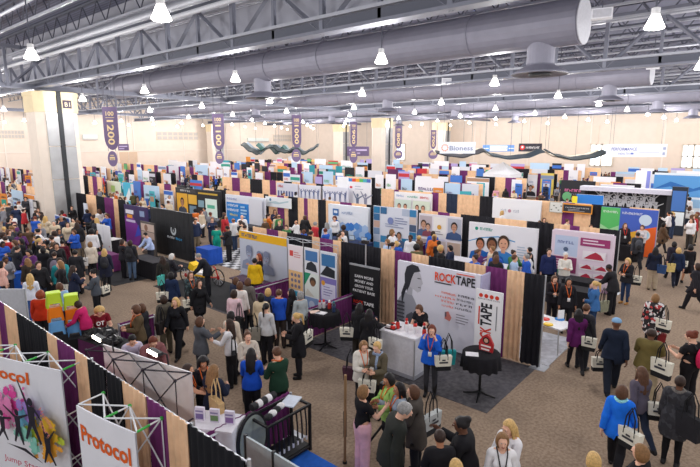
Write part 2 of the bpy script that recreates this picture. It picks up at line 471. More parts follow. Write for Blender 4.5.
def top_t(kind, sex, lod):
    k = ('top', kind, sex, lod)
    if k in _tp: return _tp[k]
    g = dict(tee=.014, shirt=.015, sweater=.021, jacket=.03, coat=.036, dress=.016, scrub=.024, vest=.02)[kind]
    hem = dict(tee=.88, shirt=.86, sweater=.86, jacket=.82, coat=.60, dress=.55, scrub=.80, vest=.86)[kind]
    cuff = dict(tee=.17, scrub=.2, vest=.05).get(kind, UP+FO-.01)
    if lod: g += .008
    def fn(P):
        ds = [torso(P, sex, g), arms(P, g)]
        if hem < .9:
            fl = .03 if kind in ('coat', 'dress', 'jacket') else .0
            if kind == 'dress': ds.append(cone(P, (0, .02, .95), (0, .025, hem-.1), .14+g, .19+g, 1.05, .85))
            else: ds.append(cone(P, (0, .02, 1.0), (0, .022, hem-.1), .135+g, .148+g+fl, 1.0, .74))
        d = join(ds, .035)
        d = np.maximum(d, hem-P[:, 2])
        d = np.maximum(d, P[:, 2]-(1.452 if kind not in ('jacket', 'coat') else 1.472))
        d = np.maximum(d, -(np.linalg.norm((P-np.array([0, -.035, 1.475]))/np.array([1, .95, 1]), axis=1)-(.062 if kind != 'dress' else .075)))
        for s in (-1, 1):
            S, E_, W_, a = J(s)
            d = np.maximum(d, (P-S)@a-cuff)
        return d
    V, Q = nets(fn, *res(lod, 'top'))
    _tp[k] = (V, [tuple(q) for q in Q], weights(V, skirt=False), None); return _tp[k]
def bot_t(kind, sex, lod):
    k = ('bot', kind, sex, lod)
    if k in _tp: return _tp[k]
    g = dict(trousers=.022, jeans=.014, leggings=.009, skirt=.014, wide=.034)[kind]+(.006 if lod else 0)
    def fn(P):
        pel = join([cone(P, (-.072, .02, .94), (.072, .02, .94), .113+g, .113+g, 1.1), cone(P, (-.05, .015, 1.05), (.05, .015, 1.05), .11+g, .11+g, 1.1)], .04)
        if kind == 'skirt': d = join([pel, cone(P, (0, .02, .92), (0, .022, .48), .148, .152, 1.02, .76)], .04); return np.maximum(np.maximum(d, P[:, 2]-1.04), .56-P[:, 2])
        L_ = legs(P, sex, g)
        if kind in ('trousers', 'wide'):
            L_ = join([L_]+[cone(P, (s*.101, .014, .52), (s*.108, .03, .06), .066+g*.8, (.06 if kind == 'trousers' else .085)) for s in (-1, 1)], .02)
        d = smin(pel, L_, .03)
        return np.maximum(np.maximum(d, P[:, 2]-1.04), .055-P[:, 2])
    V, Q = nets(fn, *res(lod, 'top'))
    _tp[k] = (V, [tuple(q) for q in Q], weights(V, skirt=kind == 'skirt'), None); return _tp[k]
def shoe_t(kind, lod, s):
    k = ('shoe', kind, lod, s)
    if k in _tp: return _tp[k]
    def fn(P):
        d = join([cone(P, (s*.108, .055, .046), (s*.114, -.115, .036), .046, .037), cone(P, (s*.108, .03, .1), (s*.108, .03, .3 if kind == 'boot' else .1), .047, .062 if kind == 'boot' else .047)], .02)
        return np.maximum(d, .0-P[:, 2])
    st = .012 if lod == 0 else .03
    V, Q = nets(fn, axis(s*.11-.1, s*.11+.1, st), axis(-.2, .16, st*1.3), axis(-.02, .42, st))
    _tp[k] = (V, [tuple(q) for q in Q], weights(V), None); return _tp[k]
def hair_t(kind, lod):
    k = ('hair', kind, lod)
    if k in _tp: return _tp[k]
    def fn(P):
        x, y, z = P[:, 0], P[:, 1], P[:, 2]
        g = .0 if lod == 0 else .008
        cap = elli(P, (0, .012, 1.622), (.09+g, .108+g, .10+g))
        face = np.maximum(y+.045+.25*(z-1.62), z-1.668)           # keep the face clear
        ds = [np.maximum(cap, 1.56-z)]
        if kind == 'short': ds = [np.maximum(cap, 1.545-z)]
        if kind == 'bald': ds = [np.maximum(np.maximum(elli(P, (0, .014, 1.605), (.083+g, .101+g, .08)), 1.54-z), z-1.625)]
        if kind == 'bob': ds.append(np.maximum(elli(P, (0, .03, 1.57), (.108, .104, .12)), 1.465-z))
        if kind == 'curly': ds.append(elli(P, (0, .025, 1.61), (.128, .128, .135))+.006*np.sin(x*110)*np.sin(y*110)*np.sin(z*110))
        if kind == 'long': ds += [cone(P, (-.055, .062, 1.57), (-.07, .098, 1.27), .055, .04), cone(P, (.055, .062, 1.57), (.07, .098, 1.27), .055, .04), cone(P, (0, .075, 1.57), (0, .115, 1.23), .06, .045),
                                  cone(P, (-.08, -.005, 1.58), (-.11, -.03, 1.36), .028, .022), cone(P, (.08, -.005, 1.58), (.11, -.03, 1.36), .028, .022)]
        if kind == 'pony': ds += [cone(P, (0, .10, 1.66), (0, .16, 1.61), .03, .034), cone(P, (0, .16, 1.61), (0, .15, 1.38), .036, .018)]
        if kind == 'bun': ds.append(elli(P, (0, .095, 1.69), (.05, .05, .048)))
        d = join(ds, .03)
        return np.maximum(d, -np.maximum(np.maximum(face, np.abs(x)-.079), 1.44-z))
    V, Q = nets(fn, *( (axis(-.17, .17, .0115), axis(-.17, .24, .0115), axis(1.16, 1.78, .0125)) if lod == 0 else (axis(-.18, .18, .028), axis(-.18, .25, .028), axis(1.16, 1.79, .03))))
    W = weights(V, rigid_head=True)
    if kind == 'long':
        ch = 1-smooth01(V[:, 2], 1.28, 1.46); W = W*(1-ch*.75)[:, None]; W[:, BI['chest']] += ch*.75
    _tp[k] = (V, [tuple(q) for q in Q], W, None); return _tp[k]
def mk(name, V, F, mats, mi=None):
    me = bpy.data.meshes.new(name)
    L_ = np.fromiter((i for f in F for i in f), np.int32); n = np.fromiter((len(f) for f in F), np.int32)
    me.vertices.add(len(V)); me.vertices.foreach_set('co', np.asarray(V, np.float32).ravel())
    me.loops.add(len(L_)); me.loops.foreach_set('vertex_index', L_)
    me.polygons.add(len(F)); me.polygons.foreach_set('loop_start', np.concatenate([[0], np.cumsum(n)[:-1]]).astype(np.int32)); me.polygons.foreach_set('loop_total', n)
    for m in mats: me.materials.append(m)
    if mi is not None: me.polygons.foreach_set('material_index', np.asarray(mi, np.int32))
    me.polygons.foreach_set('use_smooth', np.ones(len(F), bool))
    me.update(calc_edges=True); return me
SKIN = dict(light='#e6b49a', mid='#cf9a7c', tan='#b98061', dark='#6f4a38')
HAIR = dict(black='#1d191b', darkbrown='#35251f', brown='#5b3d2c', lightbrown='#86623f', blond='#c9a468', red='#8c3f22', grey='#8f8d8c', white='#dcd9d6', auburn='#6a3020')
def posed(pose, **kw):
    p = dict(POSE[pose]); p.update(kw); return pose_mats(p), p
def person(px, py, H, deg, sex, hair, hcol, top, tcol, bot, bcol, pose='stand', label='', skin_='light', shoe='shoe', scol='#1c1a1c', lany=None, group=None, z0=0.0, xy=None, girth=None, cap=None, scarf=None, pk=None, vest=None):
    """head top seen at (px, py); facing deg in the picture: 0 away, 90 to the left, 180 to the viewer, 270 to the right"""
    girth = girth or (.93 if sex == 'f' else .97)
    M, p = posed(pose, **(pk or {}))
    Vb, Fb, Wb, mb = body_t(sex, 0)
    P = skin(Vb, Wb, M)
    ts = [('hair', hair_t(hair, 0), mat(HAIR.get(hcol, hcol), .55, 0, .25, 40))] if hair != 'none' else []
    tname = dict(tee='t_shirt', shirt='shirt', sweater='sweater', jacket='jacket', coat='coat', dress='dress', scrub='scrub_top', vest='sleeveless_top')[top]
    tmat = tcol if not isinstance(tcol, str) else mat(tcol, .8, 0, .10, 9, .15)
    ts.append((tname, top_t(top, sex, 0), tmat))
    if bot: ts.append((dict(wide='trousers', jeans='jeans', leggings='leggings', skirt='skirt', trousers='trousers')[bot], bot_t(bot, sex, 0), mat(bcol, .8, 0, .10, 9, .15)))
    for s in (1, -1): ts.append(('boot' if shoe == 'boot' else 'shoe', shoe_t(shoe, 0, s), mat(scol, .5)))
    sh = [skin(t[0], t[2], M) for _, t, _ in ts]
    zmin = min(sh[-1][:, 2].min(), sh[-2][:, 2].min())
    k = H/1.70
    top_z = (P[:, 2].max()-zmin)*k+z0 + .012
    x, y = xy if xy else at(px, py, top_z)
    # stand so that the head, not the hips, is under the given pixel
    hd = skin(np.array([[0, 0, 1.6]]), np.eye(17)[[BI['head']]], M)[0]
    th = bearing(x, y)+R(deg)+R(90)
    ox, oy = hd[0]*k, hd[1]*k
    if not xy: x -= ox*math.cos(th)-oy*math.sin(th); y -= ox*math.sin(th)+oy*math.cos(th)
    sm = mat(SKIN.get(skin_, skin_), .6, 0, .05, 20, .3)
    me = mk('person', P, Fb, [sm, mat('#e8e4e0', .3, 0, 0), mat('#a8584f', .5, 0, 0), mat('#241a16', .2, 0, 0)], mb)
    o = link('person', me, None, (x, y, z0-zmin*k), th); o.scale = (k*girth, k*girth, k)
    tag(o, label, 'person', group)
    for (n, t, m), v in zip(ts, sh):
        link(n, mk(n, v, t[1], [m]), o)
    def ribbon(name, pts, rr, m, bone='chest', ell=None):
        b = MB(); b.tube(pts, rr, m, 5)
        v = np.array(b.v); w = np.zeros((len(v), len(BONES))); w[:, BI[bone]] = 1
        link(name, mk(name, skin(v, w, M), b.f, [m]), o)
    if lany:
        f = -.135 if sex == 'm' else -.165
        b = MB(); lm = mat(lany, .6)
        for s in (-1, 1): b.tube([(s*.055, .075, 1.475), (s*.085, .02, 1.478), (s*.075, -.09, 1.44), (s*.04, f-.012, 1.27), (0, f-.005, 1.13)], .011, lm, 5)
        b.tube([(-.055, .075, 1.475), (0, .1, 1.47), (.055, .075, 1.475)], .011, lm, 5)
        b.box((0, f-.012, 1.085), (.085, .012, .11), mat('#eeeeee', .4))
        v = np.array(b.v); w = np.zeros((len(v), len(BONES))); w[:, BI['chest']] = 1
        link('lanyard', mk('lanyard', skin(v, w, M), b.f, b.mats, b.m), o)
    if cap:
        b = MB(); b.lathe([(.001, 1.722), (.05, 1.716), (.085, 1.69), (.1, 1.65), (.1, 1.635), (.09, 1.636)], mat(cap, .8), 18, (0, .012, 0))
        b.box((0, -.115, 1.642), (.13, .09, .012), mat(cap, .8))
        v = np.array(b.v); w = np.zeros((len(v), len(BONES))); w[:, BI['head']] = 1
        link('flat_cap', mk('flat_cap', skin(v, w, M), b.f, b.mats, b.m), o)
    if scarf:
        b = MB(); pts = [(.1*math.cos(a), .01+.095*math.sin(a), 1.45+.012*math.sin(3*a)) for a in [i*PI/8 for i in range(17)]]
        b.tube(pts, .032, mat(scarf, .9, 0, .3, 60), 7, False)
        b.tube([(.05, -.1, 1.44), (.06, -.16, 1.3), (.055, -.16, 1.12)], [.03, .032, .03], mat(scarf, .9, 0, .3, 60), 7)
        v = np.array(b.v); w = np.zeros((len(v), len(BONES))); w[:, BI['chest']] = 1
        link('scarf', mk('scarf', skin(v, w, M), b.f, b.mats, b.m), o)
    o['_'] = 0; del o['_']
    def local(pt, bone=None):
        q = np.array([pt], float)
        if bone: q = skin(q, np.eye(17)[[BI[bone]]], M)
        q = q[0]*k; q[2] -= zmin*k
        return Vector((x+q[0]*girth*math.cos(th)-q[1]*girth*math.sin(th), y+q[0]*girth*math.sin(th)+q[1]*girth*math.cos(th), z0+q[2]))
    return dict(o=o, local=local, th=th, k=k, H=H)
# --- smaller figures, one mesh each, that share their shapes
_lo = {}
def lo_mesh(sex, hair, top, bot, pose):
    k = (sex, hair, top, bot, pose)
    if k in _lo: return _lo[k]
    M, p = posed(pose)
    Vs, Fs, mi, n0 = [], [], [], 0
    ls = [(body_t(sex, 1), 0), (hair_t(hair, 1), 1), (top_t(top, sex, 1), 2)]
    if bot: ls.append((bot_t(bot, sex, 1), 3))
    ls += [(shoe_t('shoe', 1, 1), 4), (shoe_t('shoe', 1, -1), 4)]
    for t, m in ls:
        v = skin(t[0], t[2], M); Vs.append(v)
        Fs += [tuple(i+n0 for i in f) for f in t[1]]; mi += [m]*len(t[1]); n0 += len(v)
    V = np.concatenate(Vs); V[:, 2] -= V[:, 2].min()
    me = mk('person', V, Fs, [mat('#ffffff', .6, 0, 0)]*5, mi)
    _lo[k] = (me, V[:, 2].max(), V, Fs, mi); return _lo[k]
def small(px, py, H, deg, sex, hair, hcol, top, tcol, bot, bcol, pose, label, skin_='light', group=None, xy=None):
    me, hz, *_ = lo_mesh(sex, hair, top, bot, pose)
    k = H/1.70
    x, y = xy if xy else at(px, py, hz*k)
    o = link('person', me, None, (x, y, 0), bearing(x, y)+R(deg)+R(90)); o.scale = (k, k, k)
    for i, m in enumerate([mat(SKIN[skin_], .6, 0, 0), mat(HAIR[hcol], .6, 0, 0), mat(tcol, .8, 0, 0), mat(bcol, .8, 0, 0), mat('#1c1a1c', .6, 0, 0)]):
        o.material_slots[i].link = 'OBJECT'; o.material_slots[i].material = m
    return tag(o, label, 'person', group)
# ------------------------------------------------------------------ the hall
XW, YW, X0, Y0, HW = 77.5, 82.0, -14.0, -14.0, 12.4
floor_m = speckle('#8c7866', '#a18d7b', '#7d6f64', 16, .95, .22)
b = MB(); b.box(((X0+XW)/2, (Y0+YW)/2, -.1), (XW-X0, YW-Y0, .2), floor_m); struct(b.obj('floor'))
deck = deckmat('#74768a')
b = MB(); b.box(((X0+XW)/2, (Y0+YW)/2, HW+.1), (XW-X0, YW-Y0, .2), deck); struct(b.obj('ceiling'))
cream = mat('#dccdc0', .8, 0, .03, 1.2); cream2 = mat('#dccbbc', .8, 0, .03, 1.2); pier = mat('#e2d7cd', .8, 0, .02, 1)
b = MB(); b.box(((X0+XW)/2, YW+.15, HW/2), (XW-X0+.6, .3, HW), cream)
for i in range(9): b.box((4+i*9.2, YW-.04, HW/2), (.16, .1, HW), pier)
b.box(((X0+XW)/2, YW-.05, 4.25), (XW-X0, .1, .12), pier); struct(b.obj('wall_left'))
b = MB(); b.box((XW+.15, (Y0+YW)/2, HW/2), (.3, YW-Y0, HW), cream)
for i in range(10): b.box((XW-.04, -6+i*9, HW/2), (.1, .18, HW), pier)
for y0, y1 in ((20, 29), (2.5, 13), (38, 46)): b.box((XW-.03, (y0+y1)/2, 4), (.08, y1-y0, 8), cream2)
struct(b.obj('wall_right'))
# clerestory grilles and long vents on the wall at the left, tall windows on the wall at the right
gl = glow('#dcecf6', 2.0); fr = mat('#cfc2b2', .7); grl = mat('#b8b0ac', .7)
n = 0
def grille(pa, pb):
    global n
    n += 1
    x0, z1 = ony(pa[0], pa[1], YW); x1, z0 = ony(pb[0], pb[1], YW)
    f = MB(); f.box(((x0+x1)/2, YW-.06, (z0+z1)/2), (x1-x0, .12, z1-z0), fr); o = struct(f.obj('window_%d' % n))
    k = 8; p = MB()
    for i in range(k):
        for j in range(2):
            p.box((x0+(i+.5)*(x1-x0)/k, YW-.13, z0+(j+.5)*(z1-z0)/2), ((x1-x0)/k*.72, .04, (z1-z0)/2*.72), grl)
    p.obj('louver', o)
grille((-3, 130), (24.5, 138.5)); grille((156, 131.5), (198, 140)); grille((273, 134.5), (291, 141.5))
def tallwin(pa, pb, cols, rows):
    global n
    n += 1
    y1, z1 = onx(pa[0], pa[1], XW); y0, z0 = onx(pb[0], pb[1], XW)
    p = MB(); p.box((XW-.05, (y0+y1)/2, (z0+z1)/2), (.06, y1-y0, z1-z0), gl); o = struct(p.obj('window_%d' % n))
    f = MB()
    for i in range(cols+1): f.box((XW-.1, y0+(y1-y0)*i/cols, (z0+z1)/2), (.1, .22 if i % 2 == 0 else .1, z1-z0+.3), fr)
    for j in range(rows+1): f.box((XW-.1, (y0+y1)/2, z0+(z1-z0)*j/rows), (.1, y1-y0, .14), fr)
    f.obj('window_frame', o)
tallwin((591, 144.5), (612, 166), 4, 2); tallwin((683, 145), (704, 168), 4, 2); tallwin((397, 144), (405, 160), 2, 2)
def walldoor(pa, pb, name):
    x0, z1 = ony(pa[0], pa[1], YW); x1, z0 = ony(pb[0], pb[1], YW)
    f = MB(); f.box(((x0+x1)/2, YW-.06, z1/2), (x1-x0, .12, z1), cream2); o = struct(f.obj(name))
    g = MB(); g.box(((x0+x1)/2, YW-.14, z1/2-.1), ((x1-x0)*.84, .06, z1-.3), mat('#c9ae97', .7)); g.box(((x0+x1)/2, YW-.18, z1/2-.1), (.06, .06, z1-.3), fr); g.obj('door_leaf', o)
walldoor((117, 150.5), (139, 162), 'door_1')
for i, (pa, pb) in enumerate((((82, 134.5), (97, 140)), ((247, 138), (268, 142)))):
    x0, z1 = ony(pa[0], pa[1], YW); x1, z0 = ony(pb[0], pb[1], YW)
    f = MB(); f.box(((x0+x1)/2, YW-.15, (z0+z1)/2), (x1-x0, .3, z1-z0), mat('#cfd6d2', .6)); f.box(((x0+x1)/2, YW-.32, z0+.1), (x1-x0, .06, .2), grl); struct(f.obj('trim_%d' % (i+1)))
# columns
capm = mat('#e4d2ae', .8, 0, .04, 2); shaft = mat('#e4d7ca', .8, 0, .03, 2); steel = mat('#a6a6a8', .42, .25, .08, 1.5); slot = mat('#2d2f33', .6)
def column(x, y, s, name, sign=None):
    o = struct(link(name, None, None, (x, y, 0)))
    c = .45*s/2.4
    def oct_(b, h0, h1, m, g=0):
        a = s/2+g; q = a-c
        pts = [(-a, -q), (-q, -a), (q, -a), (a, -q), (a, q), (q, a), (-q, a), (-a, q)]
        vs = [(u, v, h0) for u, v in pts]+[(u, v, h1) for u, v in pts]
        b.add(vs, [tuple(range(8))[::-1], tuple(range(8, 16))]+[(i, (i+1) % 8, (i+1) % 8+8, i+8) for i in range(8)], m)
    b = MB(); oct_(b, 0, 7.55, shaft); b.obj('shaft', o)
    b = MB(); oct_(b, 7.55, 8.55, capm, .06); oct_(b, 8.55, 8.8, capm, .1); b.obj('capital', o)
    b = MB()
    for sy in (-1, 1):
        for z0, z1 in ((.3, 3.3), (3.36, 5.4), (5.46, 7.5)): b.box((sy*s*.185, -s/2-.03, (z0+z1)/2), (s*.27, .08, z1-z0), steel)
    b.obj('steel_cladding', o)
    b = MB(); b.box((0, -s/2-.05, 4.4), (s*.1, .2, 8.85), slot); b.obj('cable_slot', o)
    if sign:
        b = MB(); b.box((s*.19, -s/2-.1, 8.05), (.5, .06, .5), mat('#4a4050')); b.obj('grid_plate', o)
        p = Print(0); p.text(sign, 0, -.14, .28, '#e8d9b8', center=True); q = p.obj('lettering', o, (s*.19, -s/2-.13, 8.05), 0)
    return o
column(12.75, 36.3, 2.5, 'column_near', 'B1'); column(54.6, 41.0, 2.3, 'column_middle', None); column(55.0, 79.5, 2.6, 'column_far', None)
column(74.3, 43.5, 2.4, 'column_end', None); column(70, 62, 2.4, 'column_corner', None)

# ------------------------------------------------------------------ overhead steel, ducts, lamps
st1 = mat('#7d7f8c', .5, .2, .06, 3); st2 = mat('#aeb0ba', .45, .2, .06, 3); ductm = mat('#888795', .5, .15, .05, 2); web = mat('#5c5e6a', .6, .1, 0)
def truss_y(x, y0, y1, zb, zt, step, big, name, wall=None):
    b = MB(); w = .30 if big else .09
    if big:
        b.box((x, (y0+y1)/2, zb), (.46, y1-y0, .10), st1); b.box((x, (y0+y1)/2, zb+.22), (.12, y1-y0, .36), web); b.box((x, (y0+y1)/2, zb+.42), (.46, y1-y0, .10), st2)
        b.box((x, (y0+y1)/2, zt), (.34, y1-y0, .12), st2); b.box((x, (y0+y1)/2, zt+.16), (.2, y1-y0, .22), st1)
    else:
        b.box((x, (y0+y1)/2, zb), (.10, y1-y0, .09), st2); b.box((x, (y0+y1)/2, zt), (.12, y1-y0, .1), web)
    k = max(1, int(round((y1-y0)/step))); d = (y1-y0)/k
    for i in range(k):
        ya, ym, yb = y0+i*d, y0+(i+.5)*d, y0+(i+1)*d
        if big:
            b.tube([(x, ya, zt), (x, ym, zb)], .09, st1, 4, False); b.tube([(x, yb, zt), (x, ym, zb)], .09, st1, 4, False)
            b.box((x, ym, (zb+zt)/2), (.16, .16, zt-zb), st1); b.box((x, ya, (zb+zt)/2), (.12, .12, zt-zb), st1)
        else:
            b.tube([(x, ya, zt), (x, ym, zb)], .032, web, 3, False); b.tube([(x, yb, zt), (x, ym, zb)], .032, web, 3, False)
    struct(b.obj(name))
def truss_x(y, x0, x1, zb, zt, step, name):
    b = MB()
    b.box(((x0+x1)/2, y, zb), (x1-x0, .32, .12), st1); b.box(((x0+x1)/2, y, zb+.16), (x1-x0, .1, .2), st1)
    b.box(((x0+x1)/2, y, zt), (x1-x0, .3, .2), st1)
    k = int(round((x1-x0)/step)); d = (x1-x0)/k
    for i in range(k):
        xa, xm, xb = x0+i*d, x0+(i+.5)*d, x0+(i+1)*d
        for q in (xa, xb): b.tube([(q, y, zt), (xm, y, zb)], .08, st1, 4, False)
        b.box((xm, y, (zb+zt)/2), (.14, .14, zt-zb), st1)
    struct(b.obj(name))
for i, x in enumerate((12.0, 26.5, 41.0, 55.0, 68.5)):
    truss_y(x, -13.5, 81.5, 9.05, 10.75 if i == 0 else 11.2, 4.6, True, 'roof_truss_beam')
for i, y in enumerate((36.3, 9.0, 63.0)):
    if i != 1: truss_x(y, -13.5, 77, 9.0, 11.4, 5.2, 'roof_girder_beam')
jx = [x for x in np.arange(6.4, 75, 2.42) if min(abs(x-q) for q in (12, 26.5, 41, 55, 68.5)) > .6]
for x in jx: truss_y(float(x), -13.5, 81.5, 11.15, 12.2, 1.6 if x < 40 else 2.4, False, 'roof_joist_beam')
# smoke curtain boards behind the first truss, and its pipes
b = MB(); b.box((12.7, 30, 11.6), (.08, 96, 1.6), mat('#b4b3bd', .7, 0, .05, .6)); b.box((12.7, 30, 10.0), (.06, 96, 1.4), mat('#a5a5b0', .7, 0, .05, .6)); struct(b.obj('ceiling_smoke_curtain_board'))
def pipe(label, pts, r, m, grp=None): return tag(MB().tube(pts, r, m, 8).obj('overhead_pipe', None, smooth=True), label, 'pipe', grp)
pipe('pale grey pipe running along the upper chord of the nearest roof truss', [(11.5, -12, 10.95), (11.5, 38, 10.95)], .17, st2)
pipe('ribbed conduit tray pipe just under the upper pale pipe of the nearest truss', [(11.45, -12, 10.55), (11.45, 40, 10.55)], .10, mat('#cfd0d8', .5))
pipe('thin silver sprinkler pipe crossing above the tall column at the left', [(7.5, -12, 11.0), (7.5, 60, 11.0)], .07, st2)
for x, l in ((30.5, 'thin sprinkler pipe above the second row of booths'), (44.5, 'thin sprinkler pipe far back above the hall centre'), (61, 'thin sprinkler pipe near the far wall at the right')):
    pipe(l, [(x, -12, 10.4), (x, 80, 10.4)], .07, st2)
def duct(x, z, r, y0, y1, outs, label):
    o = thing('air_duct', label, 'air duct', (x, y0, z), 0, 'round air ducts under the roof')
    L_ = y1-y0
    b = MB(); b.tube([(0, 0, 0), (0, L_, 0)], r, ductm, 24); b.obj('duct_tube', o, smooth=False)
    bm_ = MB().tube([(0, 0, 0), (0, .07, 0)], r+.03, ductm, 24).mesh('seam_band')
    for i in range(int(L_/4)+1): link('seam_band', bm_, o, (0, min(L_-.07, .04+i*4.0), 0))
    MB().tube([(0, -.03, 0), (0, 0, 0)], r*1.01, mat('#c4c4cc', .6), 24).obj('end_cap', o)
    for yy in outs:
        b = MB(); b.lathe([(r*.62, 0), (r*.62, -r*1.55), (r*.66, -r*1.62), (r*1.25, -r*1.95), (r*1.28, -r*2.02), (r*.9, -r*1.98), (.02, -r*1.95)], ductm, 22)
        q = b.obj('diffuser', o, (0, yy, -.1), smooth=False)
        MB().lathe([(r*.5, -r*2.06), (r*.5, -r*1.99)], slot, 18).obj('grille', q)
duct(19.0, 9.8, .78, 5.7, 40, (1.4, 17), 'fat grey duct with a flared outlet by its open end, nearest the viewer')
duct(34.4, 9.65, .68, 6.3, 64, (2.2, 19, 36), 'second grey duct, behind the fattest one, with a flared outlet near its end')
duct(49.5, 9.6, .68, 5.4, 70, (3, 22, 40), 'third grey duct deeper in the hall, behind the second duct')
duct(63.5, 9.6, .68, 4.5, 70, (3, 22, 40), 'farthest grey duct, close to the wall with tall windows')
for i, (px, py, Z, s, l) in enumerate(((602, 14, 17, .62, 'white speaker box hanging from the roof beside the nearest lamp at the right'), (653, 66, 27, .6, 'small white box speaker hanging left of a lamp at the right edge'), (324, 53, 27, .7, 'white box hanging beside the long duct under the nearest truss'), (447, 81, 30, .6, 'small white speaker box hanging below the fat duct'))):
    p = deep(px, py, Z); o = thing('hanging_speaker', l, 'speaker', p, bearing(p.x, p.y)-PI/2, 'speakers hung under the roof')
    MB().box((0, 0, 0), (s, s*.5, s*.5), mat('#e4e4ea', .6)).obj('cabinet', o); MB().box((0, -s*.26, 0), (s*.85, .02, s*.38), mat('#c4c4cc', .8)).obj('grille', o)
    MB().tube([(0, 0, s*.25), (0, 0, 12.3-p.z)], .02, web, 5).obj('hanger', o)
# high-bay lamps
lampE = glow('#fff8f0', 9); lampH = mat('#e8e8ea', .5)
hb = MB(); hb.lathe([(.07, .42), (.09, .41), (.09, .28), (.07, .27)], lampH, 12)
bell = MB(); bell.lathe([(.08, .27), (.11, .22), (.15, .12), (.195, .03), (.205, 0), (.18, -.02), (.02, -.04)], lampE, 16)
hm, bm = hb.mesh('ballast'), bell.mesh('glass_reflector', True)
xs_l = [-3.3, 5.7]+[-3.3+8.2*i for i in range(2, 10)]; ys_l = [-5.0+7.45*j for j in range(12)]
ln = ['nearest', 'second', 'third', 'fourth', 'fifth', 'sixth', 'seventh', 'eighth', 'ninth', 'tenth', 'eleventh', 'twelfth', 'thirteenth']
LP = 520
vis = []
for i, x in enumerate(xs_l):
    for j, y in enumerate(ys_l):
        q = bpy.data.lights.new('lamp_light', 'POINT'); q.energy = LP*(.6 if x < 9 and y < 20 else .85 if x < 17 and y < 14 else 1.0 if x < 30 else 1.18); q.color = (1, .985, .965); q.shadow_soft_size = .2
        lo = link('lamp_light', q, None, (x, y, 7.95))
        px, py = proj(x, y, 8.3) if (x*SH+y*CH) > 4 else (-99, -99)
        if -5 < px < 705 and -5 < py < 200: vis.append((x, y, px))
        else:
            pass
for x, y, px in vis:
    o = thing('high_bay_lamp', '', 'lamp', (x, y, 8.15), 0, 'high-bay lamps hanging in rows')
    link('ballast', hm, o); link('glass_reflector', bm, o); MB().tube([(0, 0, .4), (0, 0, 12.3-8.15)], .02, web, 4).obj('hanger', o)
rows = sorted({round(x, 2) for x, _, _ in vis})
lamp_objs = [o for o in THINGS if o.name.startswith('high_bay_lamp')]
for o in lamp_objs:
    r_ = rows.index(round(o.location.x, 2)); same = sorted([q for q in lamp_objs if abs(q.location.x-o.location.x) < .01], key=lambda q: q.location.y)
    c_ = same.index(o)
    o['label'] = 'glowing high-bay lamp, %s from the right in the %s row of lamps' % (ln[c_] if c_ else 'first', ln[r_])
# ------------------------------------------------------------------ camera, world, view
cam = bpy.data.cameras.new('camera'); co = bpy.data.objects.new('camera', cam); C.objects.link(co)
co.location = (0, 0, EYE); co.rotation_euler = (PI/2-PITCH, 0, -HEAD)
cam.sensor_fit = 'HORIZONTAL'; cam.sensor_width = 36; cam.lens = 36*FPX/700; cam.clip_end = 300; cam.clip_start = .05
sc = bpy.context.scene; sc.camera = co
w = bpy.data.worlds.new('world'); sc.world = w; w.use_nodes = True
w.node_tree.nodes['Background'].inputs[0].default_value = (.95, .97, 1, 1); w.node_tree.nodes['Background'].inputs[1].default_value = .85
sc.view_settings.view_transform = 'Standard'; sc.view_settings.look = 'None'; sc.view_settings.gamma = 1; sc.view_settings.exposure = 0.0
sc.cycles.max_bounces = 5; sc.cycles.diffuse_bounces = 3; sc.cycles.use_denoising = True
# ------------------------------------------------------------------ pipe-and-drape, tables, displays
def ypx(px, X, z=2.44):
    lo, hi = -20.0, 120.0
    for _ in range(50):
        m = (lo+hi)/2
        if proj(X, m, z)[0] < px: hi = m
        else: lo = m
    return lo
_dr = {}
def pleat_mesh(w, h, col, fine):
    k = (round(w, 2), h, col, fine)
    if k in _dr: return _dr[k]
    n = max(4, int(w/(.022 if fine else .08))); nz = 4 if fine else 1; vs = []; fs = []
    per = .135 if fine else .24; r_ = random.Random(int(w*1000)+n)
    ph = [r_.uniform(-.5, .5) for _ in range(n+1)]
    for side in (0, 1):
        for j in range(nz+1):
            for i in range(n+1):
                x = w*i/n; a = .012+.022*(1-j/nz) if fine else .03
                y = a*math.sin(2*PI*x/per+ph[i]*.5+.5*(1-j/nz))+a*.4*math.sin(2*PI*x/(per*2.7)+1)
                vs.append((x, y+(.008 if side else -.008), .03+(h-.03)*j/nz))
    N = (nz+1)*(n+1)
    for j in range(nz):
        for i in range(n):
            q = (j*(n+1)+i, j*(n+1)+i+1, (j+1)*(n+1)+i+1, (j+1)*(n+1)+i)
            fs.append(q); fs.append(tuple(N+k2 for k2 in q[::-1]))
    for i in range(n):
        fs.append((nz*(n+1)+i, nz*(n+1)+i+1, N+nz*(n+1)+i+1, N+nz*(n+1)+i))
    b = MB(); b.add(vs, fs, drapemat(COL.get(col, col))); _dr[k] = b.mesh('drape', True); return _dr[k]
postm = mat('#c9ccd2', .35, .6, 0)
_post = {}
def postmesh(h):
    if h not in _post:
        b = MB(); b.tube([(0, 0, 0), (0, 0, h)], .025, postm, 6); b.box((0, 0, .006), (.4, .4, .012), postm); _post[h] = b.mesh('upright_post')
    return _post[h]
_bar = {}
def barmesh(w):
    k = round(w, 2)
    if k not in _bar: _bar[k] = MB().tube([(0, 0, 0), (w, 0, 0)], .022, postm, 6).mesh('crossbar')
    return _bar[k]
